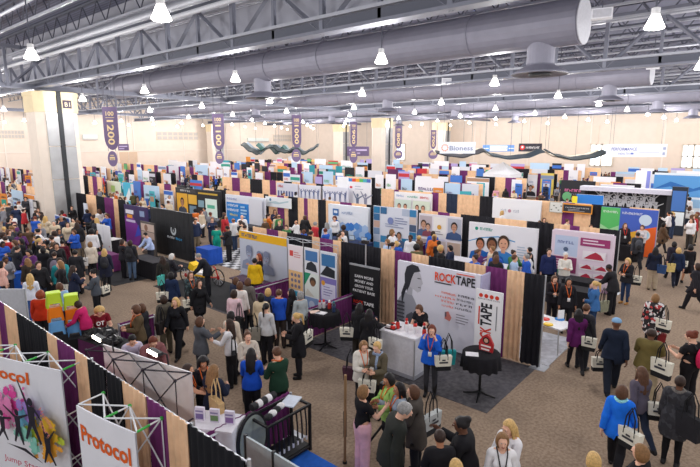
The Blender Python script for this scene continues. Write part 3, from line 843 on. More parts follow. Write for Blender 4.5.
def drapes(x, y, rz, panels, label, H=2.44, fine=False, group='pipe-and-drape booth walls'):
    """panels: (width, colour) along the local x axis; rz 90 runs along y"""
    W = sum(p[0] for p in panels)
    o = thing('pipe_and_drape', label, 'drape wall' if H > 1.5 else 'drape rail', (x, y, 0), R(rz), group)
    s = 0
    for w, c in panels:
        link('drape', pleat_mesh(w, H, c, fine), o, (s, 0, 0)); s += w
    link('crossbar', barmesh(W), o, (0, -.05, H-.06))
    link('upright_post', postmesh(H), o, (0, -.05, 0)); link('upright_post', postmesh(H), o, (W, -.05, 0))
    return o
def run(X, pts, labels, fine=False, H=2.44):
    """pts: picture columns of the panel seams along a row on plane x = X, from far (left) to near (right): px, colour, px, colour ... px ; '|' starts a new wall"""
    walls = [[]]; ys = []
    i = 0; seq = []
    while i < len(pts)-1:
        a, c, b_ = pts[i], pts[i+1], pts[i+2]
        if isinstance(a, str): a = float(a.strip('|')); walls.append([])
        bb = float(b_.strip('|')) if isinstance(b_, str) else b_
        ya, yb = ypx(a, X, H), ypx(bb, X, H)
        walls[-1].append((yb, ya, c)); i += 2
    walls = [w for w in walls if w]
    for w, l in zip(walls, labels):
        w = sorted(w); drapes(X, w[0][0], 90, [(b2-a2, c) for a2, b2, c in w], l, H, fine)
# near row of drapes, behind the two lettered pop-up walls
run(2.85, [-9, 'tan', -3, 'purple', 5, 'tan', 17, '#1f1f23', 35, '#1f1f23', 47, 'tan', 58, 'purple', 75, 'tan', '88|', '#1f1f23', 105, '#1f1f23', 122, 'tan', 146, 'purple', 167, 'tan', '188|', '#1f1f23', 245],
    ['tan, purple and double black drape wall at the left edge, beside the coloured stools', 'black, tan and purple drape wall behind the lettered white pop-up walls', 'short black drape wall beside the oval mirror'], True)
# the long row with the black-and-red lettered wall
run(12.25, [253, 'tan', 266.6, 'purple', 278, 'tan', 287, '#232227', 312, 'tan', 320, 'purple', 333, 'tan', '341.5|', '#232227', 361, '#232227', 381, 'tan', 395, 'purple', 412, 'tan', '429|', '#232227', 465, 'tan', 486, 'purple', 508, 'tan', 525, '#232227', 545],
    ['tan, purple and black drape wall behind the yellow-topped sign and the posters', 'black, tan and purple drape wall behind the hanging black banner', 'black, tan and purple drape wall behind the tall narrow white banner'], True)
run(20.6, [204, 'tan', 214, '#232227', 226, 'tan', 240, 'purple', 252, 'tan', 264, '#232227', 269, 'tan', 277, 'purple', 284, 'tan', 288, '#232227', '298|', 'tan', 304, 'purple', 308, 'tan', 318, '#232227', '326|', 'tan', 340, 'purple', 352, 'tan', 367, '#232227', '375|', '#232227', 396, 'tan', 416, '#232227', '421|', 'tan', 438, 'purple', 450, 'tan', 461, '#232227', '473|', '#232227', 495, 'tan', 519, 'tan', '527|', '#232227', 554, 'tan', 570, 'purple', 580, 'tan', 600, '#232227', 620],
    ['tan and black drape wall behind the blue and white discount sign', 'short tan and purple drape wall right of the blue and white sign', 'tan, purple and black drape wall behind the hexagon display', 'black drape wall behind the blue-squared photo display', 'tan and purple drape wall behind the three-photo poster display', 'black and tan drape wall behind the nurses sign', 'wide black and tan drape wall behind the pink and plum display'], False)
run(28.5, [222, 'tan', 232, 'purple', 240, 'tan', 250, '#232227', '262|', 'tan', 270, 'purple', 276, 'tan', '284|', '#232227', 292, 'tan', 300, 'purple', 306, 'tan', '316|', '#232227', 324, 'tan', 338, 'purple', '371|', '#232227', 381, 'tan', 394, 'purple', 399, 'tan', '432|', 'purple', 439, 'tan', 447, '#2b3346', 458, 'tan', '480|', '#232227', 494, 'tan', 516, 'purple', 522, 'tan', '541|', 'tan', 563, 'purple', 575, 'tan', 592, '#232227', '603|', '#232227', 630, 'tan', 659],
    ['tan, purple and black drape wall left of the red and white banner', 'narrow tan and purple drape wall behind the red and white banner', 'black, tan and purple drape wall behind the row of silhouettes', 'drape wall behind the white display with a rainbow top edge', 'black and tan drape wall just right of the rainbow-topped display', 'purple, tan and dark blue drape wall right of the two-photo display', 'black and tan drape wall behind the pale wave sign', 'tan and purple drape wall behind the two framed boards', 'black and tan drape wall behind the green, blue and orange display, at the aisle end'], False)
# low side rails between neighbouring booths
def rail(xa, y, xb, cols, label, fine=False): 
    n_ = len(cols); drapes(min(xa, xb), y, 0, [((abs(xb-xa))/n_, c) for c in cols], label, .95, fine, 'low drape rails between booths')
rail(4.1, 6.72, 6.05, ['purple'], 'low purple drape rail carrying the oval mirror', True)
rail(9.5, 9.95, 12.2, ['purple', 'purple'], 'low purple drape rail beside the dark round table with bottles', True)
rail(10.0, 12.85, 12.2, ['purple', 'purple'], 'low purple drape rail below the poster display', True)
rail(5.6, 12.9, 6.6, ['purple'], 'low purple drape rail right of the woman in maroon', True)
rail(3.0, 9.6, 4.4, ['purple'], 'low purple drape rail hanging below the coloured stools', True)
rail(13, 14.0, 15.0, ['tan', 'purple'], 'low tan and purple rail behind the yellow-topped sign')
rail(12.4, 7.4, 14.6, ['tan', 'purple'], 'low tan and purple rail behind the lettered grey wall')
rail(17.6, 9.0, 20.4, ['purple', 'purple'], 'low purple rail left of the nurses sign')
rail(17.6, 12.5, 20.4, ['purple', 'purple'], 'low purple rail left of the three-photo poster display')
# ------------------------------------------------------------------ displays
def sign(name, label, cat, X, a, b_, fn, base='#eeecf2', floor=True, th=.06, group=None, feet=False, z0=None):
    """flat panel facing -x on plane x = X; a, b_ = picture corners top-left, bottom-right"""
    y1, z1 = onx(a[0], a[1], X); y0_, zz = onx(b_[0], b_[1], X)
    zb = 0.03 if floor else (z0 if z0 is not None else zz)
    w, h = y1-y0_, z1-zb
    o = thing(name, label, cat, (X, (y0_+y1)/2, zb), -PI/2, group)
    MB().box((0, 0, h/2), (w, th, h), mat(base, .55, 0, .02, 2)).obj('panel', o)
    p = Print(-th/2); fn(p, w, h)
    if p.f: p.obj('printed_graphic', o, (-w/2, 0, 0))
    if feet:
        f = MB(); f.box((-w*.4, 0, .0), (.05, .5, .05), postm); f.box((w*.4, 0, .0), (.05, .5, .05), postm); f.obj('foot_bars', o)
    return o, w, h
def lines(p, x, z, w, n, dz, h, col, seed=1):
    r_ = random.Random(seed)
    for i in range(n): p.rect(x, z-i*dz, w*r_.uniform(.6, 1), h, col)
# --- the black-and-red lettered wall
def rock(p, w, h):
    p.rect(0, 0, w, h, '#e4e2ee')
    # profile of a woman with taped shoulder, in greys
    p.poly([(.0*w, .10*h), (.30*w, .10*h), (.28*w, .42*h), (.235*w, .52*h), (.19*w, .60*h), (.09*w, .60*h), (.02*w, .50*h), (0, .38*h)], '#9b9ba6')
    p.poly([(.13*w, .58*h), (.20*w, .58*h), (.205*w, .70*h), (.13*w, .72*h)], '#b3b2bb')
    p.poly([(.15*w, .70*h), (.27*w, .63*h), (.31*w, .66*h), (.315*w, .73*h), (.335*w, .76*h), (.30*w, .88*h), (.22*w, .95*h), (.14*w, .90*h)], '#c3c1ca')
    p.poly([(.13*w, .62*h), (.165*w, .70*h), (.19*w, .80*h), (.22*w, .88*h), (.30*w, .91*h), (.27*w, .97*h), (.19*w, .985*h), (.12*w, .94*h), (.095*w, .84*h), (.10*w, .72*h)], '#34343c')
    p.poly([(.11*w, .76*h), (.055*w, .58*h), (.065*w, .42*h), (.10*w, .58*h), (.14*w, .70*h)], '#2f2f37')
    p.rect(.265*w, .81*h, .04*w, .012*h, '#3a3840'); p.rect(.275*w, .695*h, .035*w, .012*h, '#77707a')
    p.poly([(.10*w, .10*h), (.28*w, .10*h), (.27*w, .30*h), (.20*w, .36*h), (.13*w, .30*h)], '#55555f')
    for i in range(6): p.rect(.005*w, (.20+.05*i)*h, .10*w, .022*h, '#45454d'); p.rect((.0+.016*i)*w, .20*h, .007*w, .28*h, '#50505a')
    p.text('ROCK', .485*w, .845*h, .105*h, '#e8502f', .25*w, bold=.025); p.text('TAPE', .735*w, .845*h, .105*h, '#2a2a30', .215*w, bold=.025)
    p.rect(.74*w, .965*h, .2*w, .012*h, '#e8502f'); p.rect(.485*w, .815*h, .20*w, .014*h, '#33333a')
    for i, (s1, s2) in enumerate((('GO STRONGER,', ' FAST'), ('ENHANCE ', 'PERFORMANCE'), ('DECREASE ', 'PAIN'), ('SUPPORT ', 'RECOVERY'))):
        z = (.70-.045*i)*h; p.scrib(len(s2), .955*w, z, .026*h, '#44434c', .19*w, right=True); p.scrib(len(s1), .755*w, z, .026*h, '#e8603f', (.18, .24, .16, .14)[i]*w, right=True)
    p.poly([(.66*w, .42*h), (.72*w, .40*h), (.74*w, .45*h), (.70*w, .52*h), (.66*w, .50*h)], '#cf7a70'); p.rect(.66*w, .445*h, .02*w, .06*h, '#6a5a66')
    lines(p, .79*w, .50*h, .15*w, 4, .032*h, .012*h, '#8a8894')
o, w, h = sign('banner_wall', 'large grey-white display wall with bold red and black lettering and a woman in profile', 'display wall', 11.78, (399, 260), (475.5, 400), rock, '#dad8e6', th=.10)
f = MB(); f.box((w/2+.02, .2, h/2), (.05, .5, h), mat('#b9b5d6', .7)); f.box((w/2-.1, .30, .05), (.3, .3, .08), mat('#55555c')); f.obj('side_wing', o)
def tape(p, w, h):
    p.rect(.03*w, .02*h, .94*w, .96*h, '#f4f2f4')
    for i in range(4): p.circ((.2+.2*i)*w, .925*h, .075*w, '#d8402c')
    p.text('ROCKTAPE.COM', .1*w, .875*h, .018*h, '#3a3a40', .8*w)
    p.text('ROCK', .62*w, .22*h, .40*w, '#d8402c', .30*h, rot=PI/2, bold=.03); p.text('TAPE', .62*w, .53*h, .40*w, '#2a2a30', .30*h, rot=PI/2, bold=.03)
    p.rect(.8*w, .5*h, .03*w, .32*h, '#6a6a72'); p.rect(.14*w, .54*h, .05*w, .24*h, '#d8402c')
sign('standing_banner', 'narrow white banner with vertical bold lettering in front of the tan and purple drapes', 'banner', 11.45, (476.5, 288), (498.5, 380), tape, '#f1eff2', th=.04, feet=True)
def earn(p, w, h):
    p.rect(.02*w, .02*h, .96*w, .96*h, '#1d1d20')
    for i, t in enumerate(('EARN MORE', 'MONEY AND', 'GROW YOUR', 'PATIENT BASE')): p.text(t, .5*w, (.80-.085*i)*h, .047*h, '#f2f0f2', .62*w if i != 3 else .74*w, center=True, bold=.012)
    p.text('ROCK', .15*w, .345*h, .06*h, '#e23c2a', .34*w, bold=.02); p.text('TAPE', .50*w, .345*h, .06*h, '#f4f2f2', .34*w, bold=.02)
    p.rect(.12*w, .31*h, .36*w, .012*h, '#8f2f68'); p.rect(.02*w, .06*h, .96*w, .15*h, '#3b3f55'); p.rect(.55*w, .22*h, .3*w, .04*h, '#6a2a5c')
o, w, h = sign('roll_up_banner', 'black roll-up banner with white and red lettering before the black drape', 'banner', 11.75, (350, 264), (379, 330), earn, '#232327', th=.04)
f = MB(); f.box((0, 0, h+.02), (w, .06, .05), postm); f.tube([(0, .06, 0), (0, .06, h+.75)], .02, postm, 6); f.obj('pole_stand', o)
f = MB(); f.box((0, .03, h+.78), (.22, .1, .1), mat('#2a2426')); f.obj('clip_lamp', o)
# yellow-topped sign with three helmeted portraits
def yel(p, w, h):
    p.rect(0, 0, w, h, '#c9cede'); p.rect(0, .87*h, w, .13*h, '#f2b81e'); p.scrib(9, .05*w, .905*h, .06*h, '#5b5a86', .36*w, bold=.02)
    for i, (x, s) in enumerate(((.22, .42), (.45, .36), (.60, .38))):
        p.bust(x*w, .35*h, s*h, '#a5adc6', '#7d86a4', '#929bb8'); p.circ(x*w, .35*h+s*h*.88, .19*s*h, '#858eaa', .14*s*h)
    p.rect(0, 0, w, .25*h, '#b4bace')
sign('display_sign', 'blue-grey sign with a broad yellow top band and three helmeted portraits', 'sign', 11.85, (240, 230), (289, 285), yel, '#c9cede', th=.08)
# poster columns (pop-up poster display)
def post1(p, w, h):
    p.rect(0, .60*h, w, .40*h, '#f3e6ea'); p.rect(.1*w, .82*h, .25*w, .09*h, '#e0504c'); lines(p, .4*w, .88*h, .5*w, 3, .035*h, .014*h, '#d88a8c'); 
    p.rect(0, .28*h, w, .31*h, '#f0c48c')
    for i in range(3):
        for j in range(3): p.circ((.25+.25*i)*w, (.34+.09*j)*h, .09*w, '#7f7a92')
    p.rect(0, 0, w, .27*h, '#d7e3ec'); p.rect(0, .18*h, w, .08*h, '#2fa6c8')
def post2(p, w, h):
    p.rect(0, .62*h, w, .38*h, '#e8e8ee'); p.rect(.08*w, .80*h, .84*w, .16*h, '#4d7fb8'); p.poly([(.1*w, .66*h), (.9*w, .64*h), (.8*w, .75*h), (.5*w, .80*h), (.2*w, .76*h)], '#33363e')
    p.rect(0, .24*h, w, .37*h, '#e9efe9'); p.poly([(0, .40*h), (.45*w, .61*h), (0, .61*h)], '#2f9a72'); p.circ(.58*w, .49*h, .22*w, '#4f3f36'); p.circ(.58*w, .46*h, .16*w, '#8a6448'); p.poly([(.0, .25*h), (.7*w, .25*h), (.2*w, .36*h)], '#d8d4c8')
    p.rect(0, 0, w, .23*h, '#8aa4cf'); p.circ(.5*w, .12*h, .2*w, '#c8d3ea')
def post3(p, w, h):
    p.rect(0, .62*h, w, .38*h, '#dfe4ee'); p.rect(.08*w, .78*h, .84*w, .18*h, '#3f77ac'); p.poly([(.0*w, .64*h), (.9*w, .62*h), (.9*w, .74*h), (.4*w, .79*h)], '#2a2d34')
    p.rect(0, .24*h, w, .37*h, '#8479bd'); p.rect(.06*w, .27*h, .88*w, .25*h, '#d9d6ec'); p.circ(.18*w, .52*h, .12*w, '#e8a23c'); lines(p, .2*w, .46*h, .6*w, 4, .04*h, .014*h, '#8d88b8')
    p.rect(0, 0, w, .23*h, '#c9d6e6'); p.rect(.1*w, .08*h, .8*w, .1*h, '#e9e6ee')
PG = 'narrow poster banners in a row'
for i, (fn, a, b_, l) in enumerate(((post1, (288.5, 244), (303.5, 292), 'pink and orange narrow poster, leftmost of the three-poster display'), (post2, (304.5, 247), (319.5, 295), 'poster with a blue photo above a green corner, middle of the three'), (post3, (320.5, 250.5), (337, 300), 'poster with a blue photo above a purple-framed sheet, right of the three'))):
    sign('poster_banner', l, 'poster', 11.55-.05*i, a, b_, fn, '#efedf1', th=.03, group=PG)
b = MB()
y1, z1 = onx(288, 242, 11.8); y0_, z0_ = onx(339, 252, 11.8)
for k in range(4):
    ya = y1+(y0_-y1)*k/3; b.tube([(11.75, ya, 0), (11.75, ya, 2.42)], .012, postm, 5)
    if k < 3:
        yb = y1+(y0_-y1)*(k+1)/3; b.tube([(11.75, ya, 2.42), (11.75, yb, 2.3)], .01, postm, 5); b.tube([(11.75, ya, 2.3), (11.75, yb, 2.42)], .01, postm, 5); b.tube([(11.75, ya, 2.42), (11.75, yb, 2.42)], .01, postm, 5)
tag(b.obj('poster_rack'), 'thin silver folding frame behind the three narrow posters', 'frame')
# --- second row displays
def hexs(p, w, h):
    p.rect(0, 0, w, h, '#e9edf6')
    def hx(x, z, r, c): p.poly([(x+r*math.sin(2*PI*i/6), z+r*math.cos(2*PI*i/6)) for i in range(6)], c)
    for i in range(7):
        for j in range(3):
            hx((.1+.14*i+(.07 if j % 2 else 0))*w, (.22+.145*j)*h, .085*w, ('#a8c4ea', '#7da6e0', '#c3d6f0', '#4b87d4')[(i*3+j*5) % 4])
    hx(.22*w, .56*h, .08*w, '#3f7fd0'); hx(.60*w, .52*h, .085*w, '#3f7fd0'); hx(.74*w, .55*h, .075*w, '#5a94da')
    p.rect(.13*w, .74*h, .15*w, .16*h, '#3b6fb0'); p.rect(.16*w, .80*h, .09*w, .06*h, '#e9edf6'); p.scrib(8, .36*w, .80*h, .07*h, '#8fa4c8', .28*w)
sign('display_wall', 'white display wall of blue hexagons behind the laptop table', 'display wall', 20.2, (329.5, 203.5), (369, 245), hexs, '#e9edf6', th=.2)
def blk(p, w, h):
    p.rect(0, 0, w, h, '#dfe2ee')
    sq = ['#3d86b8', '#c9a898', '#51607c', '#b9c4d8', '#3a6e9c', '#d8c8c0', '#7c94b4', '#2f7fb0']
    for j in range(6):
        for i in range(6):
            if i in (0, 5) or j == 0 or (i in (1, 4) and j in (1, 5)): p.rect(i*w/6+.01*w, (.1+j*.15)*h, w/6-.02*w, .14*h, sq[(i*5+j*3) % 8])
    p.bust(.45*w, .22*h, .34*h, '#c99a82', '#3a2a22', '#7f9cc0'); p.bust(.62*w, .22*h, .30*h, '#b98a6e', '#221a18', '#4f668c')
    p.circ(.42*w, .72*h, .07*w, '#7f8cc0'); lines(p, .52*w, .78*h, .3*w, 3, .05*h, .02*h, '#8a93b4'); lines(p, .3*w, .64*h, .45*w, 2, .045*h, .018*h, '#9aa2c0')
sign('display_wall', 'pale display wall bordered with blue squares and small photos', 'display wall', 20.3, (374, 205.5), (416.5, 250), blk, '#dfe2ee')
def gal(p, w, h):
    p.rect(0, 0, w, h, '#e9e4ea')
    for i in range(3):
        p.rect((.02+.335*i)*w, .52*h, .30*w, .44*h, ('#c3b6bc', '#f4f0ec', '#b9bccb')[i]); p.rect((.02+.335*i)*w, .04*h, .30*w, .44*h, ('#bca9a6', '#e4d6d0', '#c9b2a2')[i])
    p.bust(.12*w, .54*h, .34*h, '#c99a80', '#50382c', '#50648c'); p.bust(.23*w, .54*h, .28*h, '#d8a88c', '#2a2220', '#8a4a5a'); p.bust(.84*w, .54*h, .36*h, '#c4937a', '#2a2220', '#445a84')
    p.circ(.5*w, .76*h, .05*w, '#e0a840'); lines(p, .4*w, .66*h, .2*w, 2, .05*h, .02*h, '#b0a8a8'); p.bust(.5*w, .06*h, .34*h, '#d2a288', '#6a4a36', '#e8e2e0')
sign('display_wall', 'display wall of framed family photos above the crowded booth', 'display wall', 20.2, (419.5, 213), (461, 252), gal, '#e9e4ea')
def nurse(p, w, h):
    p.rect(0, 0, w, h, '#eceaf0'); p.poly([(0, .62*h), (.2*w, .72*h), (.45*w, .78*h), (.7*w, .72*h), (.7*w, .70*h), (.45*w, .755*h), (.2*w, .70*h), (0, .60*h)], '#4c9ad0')
    p.circ(.12*w, .885*h, .025*w, '#1f9a84'); p.scrib(9, .17*w, .86*h, .055*h, '#2f9a88', .2*w)
    p.bust(.19*w, .26*h, .46*h, '#b9785c', '#2a1c18', '#1f6cc0'); p.bust(.54*w, .24*h, .58*h, '#d8a286', '#4a3628', '#3a86cc'); p.bust(.37*w, .20*h, .56*h, '#8a5a40', '#30221c', '#1f62b4'); p.rect(.04*w, .05*h, .66*w, .23*h, '#2a6cba')
    lines(p, .74*w, .62*h, .16*w, 6, .05*h, .014*h, '#a4b6cc'); p.rect(0, 0, w, .16*h, '#dfe2ea')
sign('display_wall', 'wide white sign with three nurses in blue scrubs and a teal emblem', 'display wall', 20.1, (470, 221.5), (535.5, 275), nurse, '#eceaf0', th=.12)
def plum(p, w, h):
    p.rect(0, 0, w, h, '#e7d5e4'); p.rect(.06*w, .56*h, .38*w, .36*h, '#c4d0ea'); p.scrib(6, .10*w, .78*h, .05*h, '#6a78b0', .28*w); p.circ(.25*w, .68*h, .04*w, '#5a6a88')
    p.rect(.06*w, .26*h, .38*w, .28*h, '#8f3b68'); lines(p, .1*w, .48*h, .3*w, 5, .045*h, .016*h, '#e9c4d4', 3)
    p.rect(.48*w, .78*h, .46*w, .14*h, '#a23c72'); lines(p, .52*w, .87*h, .36*w, 2, .05*h, .022*h, '#eedae6')
    for x, z, s in ((.71, .56, 1.0), (.60, .38, .6), (.83, .38, .6), (.60, .22, .6), (.83, .24, .6)):
        p.rect((x-.18*s)*w, (z-.02)*h, .36*s*w, .16*s*h, '#f1e9f0'); p.poly([((x-.16*s)*w, z*h), ((x+.16*s)*w, z*h), ((x+.10*s)*w, (z+.09*s)*h), ((x+.02*s)*w, (z+.13*s)*h), ((x-.06*s)*w, (z+.08*s)*h)], '#b8324a')
    p.rect(0, 0, w, .06*h, '#c7a3bf')
o, w, h = sign('display_wall', 'pale pink display wall with plum panels and red machine pictures', 'display wall', 20.3, (553, 229.5), (612, 275), plum, '#e7d5e4', th=.12)
MB().box((0, 0, h+.02), (w*.94, .14, .05), mat('#efe0ee', .6)).obj('rounded_cap', o)
def disc(p, w, h):
    p.rect(0, 0, w, h, '#e3e6f0'); p.rect(.02*w, .16*h, .60*w, .62*h, '#2a86d8'); p.scrib(10, .05*w, .66*h, .07*h, '#f2f6fa', .30*w, bold=.02); p.scrib(10, .05*w, .53*h, .07*h, '#f2f6fa', .32*w, bold=.02); p.scrib(7, .12*w, .40*h, .06*h, '#f0d84a', .22*w, bold=.02)
    lines(p, .42*w, .66*h, .17*w, 4, .09*h, .05*h, '#a8d0f2'); p.scrib(14, .06*w, .86*h, .06*h, '#8a96c4', .3*w); p.rect(.65*w, .1*h, .33*w, .85*h, '#dcdde6')
sign('display_wall', 'blue and white discount sign on a wide pale backdrop', 'display wall', 19.9, (226, 194), (266, 225), disc, '#e3e6f0', th=.1)
def scr(p, w, h):
    p.rect(0, 0, w, h, '#e9eef2'); p.poly([(.1*w, .4*h), (.4*w, .6*h), (.55*w, .5*h), (.9*w, .75*h), (.9*w, .6*h), (.5*w, .3*h)], '#b9d0d8'); p.circ(.2*w, .7*h, .04*w, '#4a7a9a')
sign('hanging_banner', 'white banner hung on the tan and purple drapes right of the discount sign', 'banner', 20.3, (265.5, 196), (291.5, 209), scr, '#e9eef2', floor=False, th=.03)
def tech(p, w, h):
    p.rect(0, 0, w, h, '#26262a'); p.rect(.03*w, .88*h, .45*w, .09*h, '#3a3a3e'); p.scrib(6, .12*w, .90*h, .05*h, '#d8d8d8', .25*w); p.rect(.03*w, .2*h, .26*w, .64*h, '#e0a832'); p.bust(.16*w, .22*h, .5*h, '#a87a5e', '#241c1a', '#3a4252')
    p.rect(.31*w, .55*h, .2*w, .28*h, '#e2b040'); p.rect(.33*w, .22*h, .16*w, .28*h, '#6f8ba0'); p.rect(.70*w, .25*h, .25*w, .52*h, '#dff1ea'); p.rect(.74*w, .5*h, .16*w, .1*h, '#5cb89c'); p.rect(.55*w, .88*h, .42*w, .05*h, '#c8a440'); p.rect(.54*w, .5*h, .13*w, .2*h, '#88a8b8')
sign('display_wall', 'black booth wall with amber pictures and a bright white screen', 'display wall', 19.7, (176.5, 187), (222.5, 235), tech, '#26262a', th=.2)
# --- tall black banner wall and purple banners across the side aisle
def uwall(p, w, h):
    for i in range(9): p.rect((.05+.11*i)*w, 0, .012*w, h, '#28292d')
    p.circ(.58*w, .585*h, .11*h, '#c3c9cc'); p.circ(.58*w, .60*h, .07*h, '#242528'); p.rect(.50*w, .64*h, .16*w, .08*h, '#242528'); p.poly([(.565*w, .56*h), (.595*w, .56*h), (.58*w, .62*h)], '#c3c9cc')
    p.scrib(9, .42*w, .40*h, .045*h, '#e8ecee', .2*w, bold=.02); p.scrib(7, .64*w, .40*h, .045*h, '#3ba2dc', .16*w, bold=.02)
sign('banner_wall', 'tall black cloth banner wall with a silver emblem beside the handcycle', 'display wall', 12.95, (151, 207), (194.5, 268), uwall, '#212226', th=.12)
def purp(p, w, h):
    p.rect(0, 0, w, h, '#3a2a5c'); p.poly([(0, 0), (.55*w, 0), (.75*w, .35*h), (.35*w, .75*h), (0, .7*h)], '#7c2f94'); p.poly([(.4*w, .2*h), (.7*w, .3*h), (.6*w, .55*h)], '#3f4cc0'); p.rect(.06*w, .78*h, .36*w, .1*h, '#e8e4f0'); p.rect(.12*w, .67*h, .24*w, .09*h, '#f09a2c'); p.rect(.06*w, .57*h, .42*w, .06*h, '#d8cce8'); p.rect(.7*w, .76*h, .2*w, .14*h, '#8ea0c4')
sign('banner_wall', 'deep purple banner wall with an orange block, left of the tall black banner wall', 'display wall', 13.1, (124.5, 204), (150.5, 255), purp, '#3a2a5c', th=.08)
def photo_(p, w, h):
    p.rect(0, 0, w, h, '#5d5550'); p.rect(.05*w, .72*h, .9*w, .22*h, '#cbb4a6'); p.circ(.4*w, .82*h, .12*w, '#8a6452'); p.rect(.05*w, .5*h, .9*w, .2*h, '#b59c90'); lines(p, .1*w, .42*h, .8*w, 6, .06*h, .02*h, '#aaa4a2')
sign('roll_up_banner', 'grey roll-up banner of two photos standing before the purple banner wall', 'banner', 12.3, (140.5, 220.5), (157, 255), photo_, '#4a4444', th=.05)
def plain(p, w, h): p.rect(.485*w, 0, .02*w, h, '#c9c9d2'); p.circ(.9*w, .38*h, .03*w, '#c03030')
sign('two_leaf_screen', 'plain white two-leaf panel standing on the purple cloth beside the crowd', 'panel', 10.6, (97, 223.5), (112.5, 262), plain, '#e6e5ea', th=.05)
# black, tan and purple drapes further left in that row
run(13.2, [76, '#232227', 86, 'tan', 92, 'tan', 96, '#232227', '101|', '#232227', 104, 'purple', 113, 'tan', 118, '#232227', 125], ['black and tan drape wall just right of the tall steel-clad column', 'black, purple and tan drape wall left of the purple banner wall'], True)
def whit(p, w, h): p.rect(.2*w, .3*h, .6*w, .5*h, '#b9c9e4')
sign('roll_up_banner', 'pale blue-white roll-up banner before the drapes right of the big column', 'banner', 12.9, (83.5, 203), (90, 235), whit, '#dfe4ef', th=.05)
def bcol(p, w, h): p.rect(.04*w, .04*h, .92*w, .92*h, '#3a62b8'); p.rect(.1*w, .45*h, .8*w, .25*h, '#8fd06a'); p.rect(.1*w, .1*h, .8*w, .2*h, '#2f55a0')
sign('notice_board', 'blue and green notice board standing at the foot of the big column', 'sign', 11.3, (55, 214.5), (71, 228), bcol, '#dfe6f2', floor=True, th=.06)
def blk2(p, w, h): p.rect(.1*w, .1*h, .8*w, .35*h, '#d8d4d0'); p.rect(.1*w, .55*h, .8*w, .35*h, '#c8c4c2')
sign('wall_board', 'black-framed board hung on the chamfered side of the big column', 'sign', 11.35, (33, 200), (38.5, 216), blk2, '#2a2626', floor=False, th=.05)
# --- third row displays
def wave(p, w, h):
    p.rect(0, 0, w, h, '#eef0f6'); p.poly([(0, .3*h), (.3*w, .22*h), (.6*w, .3*h), (w, .5*h), (w, .40*h), (.6*w, .2*h), (.3*w, .12*h), (0, .2*h)], '#c4d4ee'); p.poly([(.5*w, .2*h), (w, .36*h), (w, .32*h), (.5*w, .16*h)], '#efc9c0'); p.scrib(4, .18*w, .68*h, .07*h, '#b4bccb', .12*w); p.circ(.37*w, .71*h, .035*w, '#c08a9c'); p.scrib(4, .45*w, .68*h, .07*h, '#b4bccb', .12*w)
sign('display_wall', 'long pale sign with soft blue and pink waves', 'display wall', 28.1, (493.5, 197.5), (540.5, 222), wave, '#eef0f6', th=.12)
def chalk(p, w, h): p.rect(.05*w, .06*h, .9*w, .88*h, '#dfe0dc'); [p.rect((.1+.18*i)*w, (.2+.2*((i*2) % 3))*h, .12*w, .1*h, '#6a6e6c') for i in range(5)]
def dark(p, w, h): p.rect(.03*w, .12*h, .94*w, .76*h, '#34353c'); p.scrib(15, .1*w, .52*h, .13*h, '#c9c8cc', .8*w); lines(p, .2*w, .35*h, .6*w, 2, .14*h, .07*h, '#9a9aa2')
sign('hanging_board', 'white sketch board hung on tan drapes, left of the orange-framed board', 'sign', 28.2, (550, 201.5), (562.5, 213), chalk, '#b4b2a8', floor=False, th=.05)
sign('hanging_board', 'dark lettered board in an orange frame hung on tan drapes', 'sign', 28.2, (563, 203), (592, 214.5), dark, '#e89a34', floor=False, th=.05)
def rgb_(p, w, h):
    p.rect(0, 0, .35*w, h, '#5cc06a'); p.poly([(0, .62*h), (.17*w, .52*h), (.35*w, .62*h), (.35*w, .3*h), (0, .3*h)], '#a6dba4'); p.rect(0, 0, .35*w, .3*h, '#cfe6d4')
    p.rect(.35*w, 0, .65*w, h, '#4a66c4'); p.poly([(.35*w, .42*h), (w, .66*h), (w, 0), (.35*w, 0)], '#f2b43c'); p.poly([(.66*w, .55*h), (w, .66*h), (w, 0), (.66*w, 0)], '#ee6a2c')
    p.circ(.80*w, .78*h, .11*w, '#cfe0f2'); p.circ(.80*w, .46*h, .11*w, '#f2e6da'); p.circ(.8*w, .46*h, .09*w, '#9fd0ee'); p.bust(.52*w, .08*h, .38*h, '#d8a288', '#4a3024', '#e6e2ea'); p.scrib(11, .04*w, .88*h, .05*h, '#e4f4e4', .28*w); p.scrib(16, .39*w, .88*h, .05*h, '#dfe6f6', .36*w)
sign('display_wall', 'bright display wall in green, blue, yellow and orange at the right aisle', 'display wall', 28.3, (602, 206.5), (653, 262), rgb_, '#4a66c4', th=.12)
def chem(p, w, h):
    p.rect(0, 0, w, h, '#eceaf0'); p.rect(0, .82*h, w, .18*h, '#f4f4f8'); p.scrib(6, .05*w, .86*h, .06*h, '#8aa4d8', .22*w); p.scrib(8, .36*w, .86*h, .06*h, '#3fae9c', .28*w); p.scrib(6, .70*w, .86*h, .06*h, '#d8404a', .24*w)
    p.rect(.03*w, .35*h, .45*w, .44*h, '#cfe0d8'); p.rect(.52*w, .35*h, .45*w, .44*h, '#d8e4d4')
    for x in (.15, .32, .64, .8): p.bust(x*w, .36*h, .32*h, '#d8a288', '#4a2c24', '#c44a5a')
sign('display_wall', 'white display with two green photo panels and three coloured words along its top', 'display wall', 28.1, (395, 191.5), (431.5, 222), chem, '#eceaf0', th=.1)
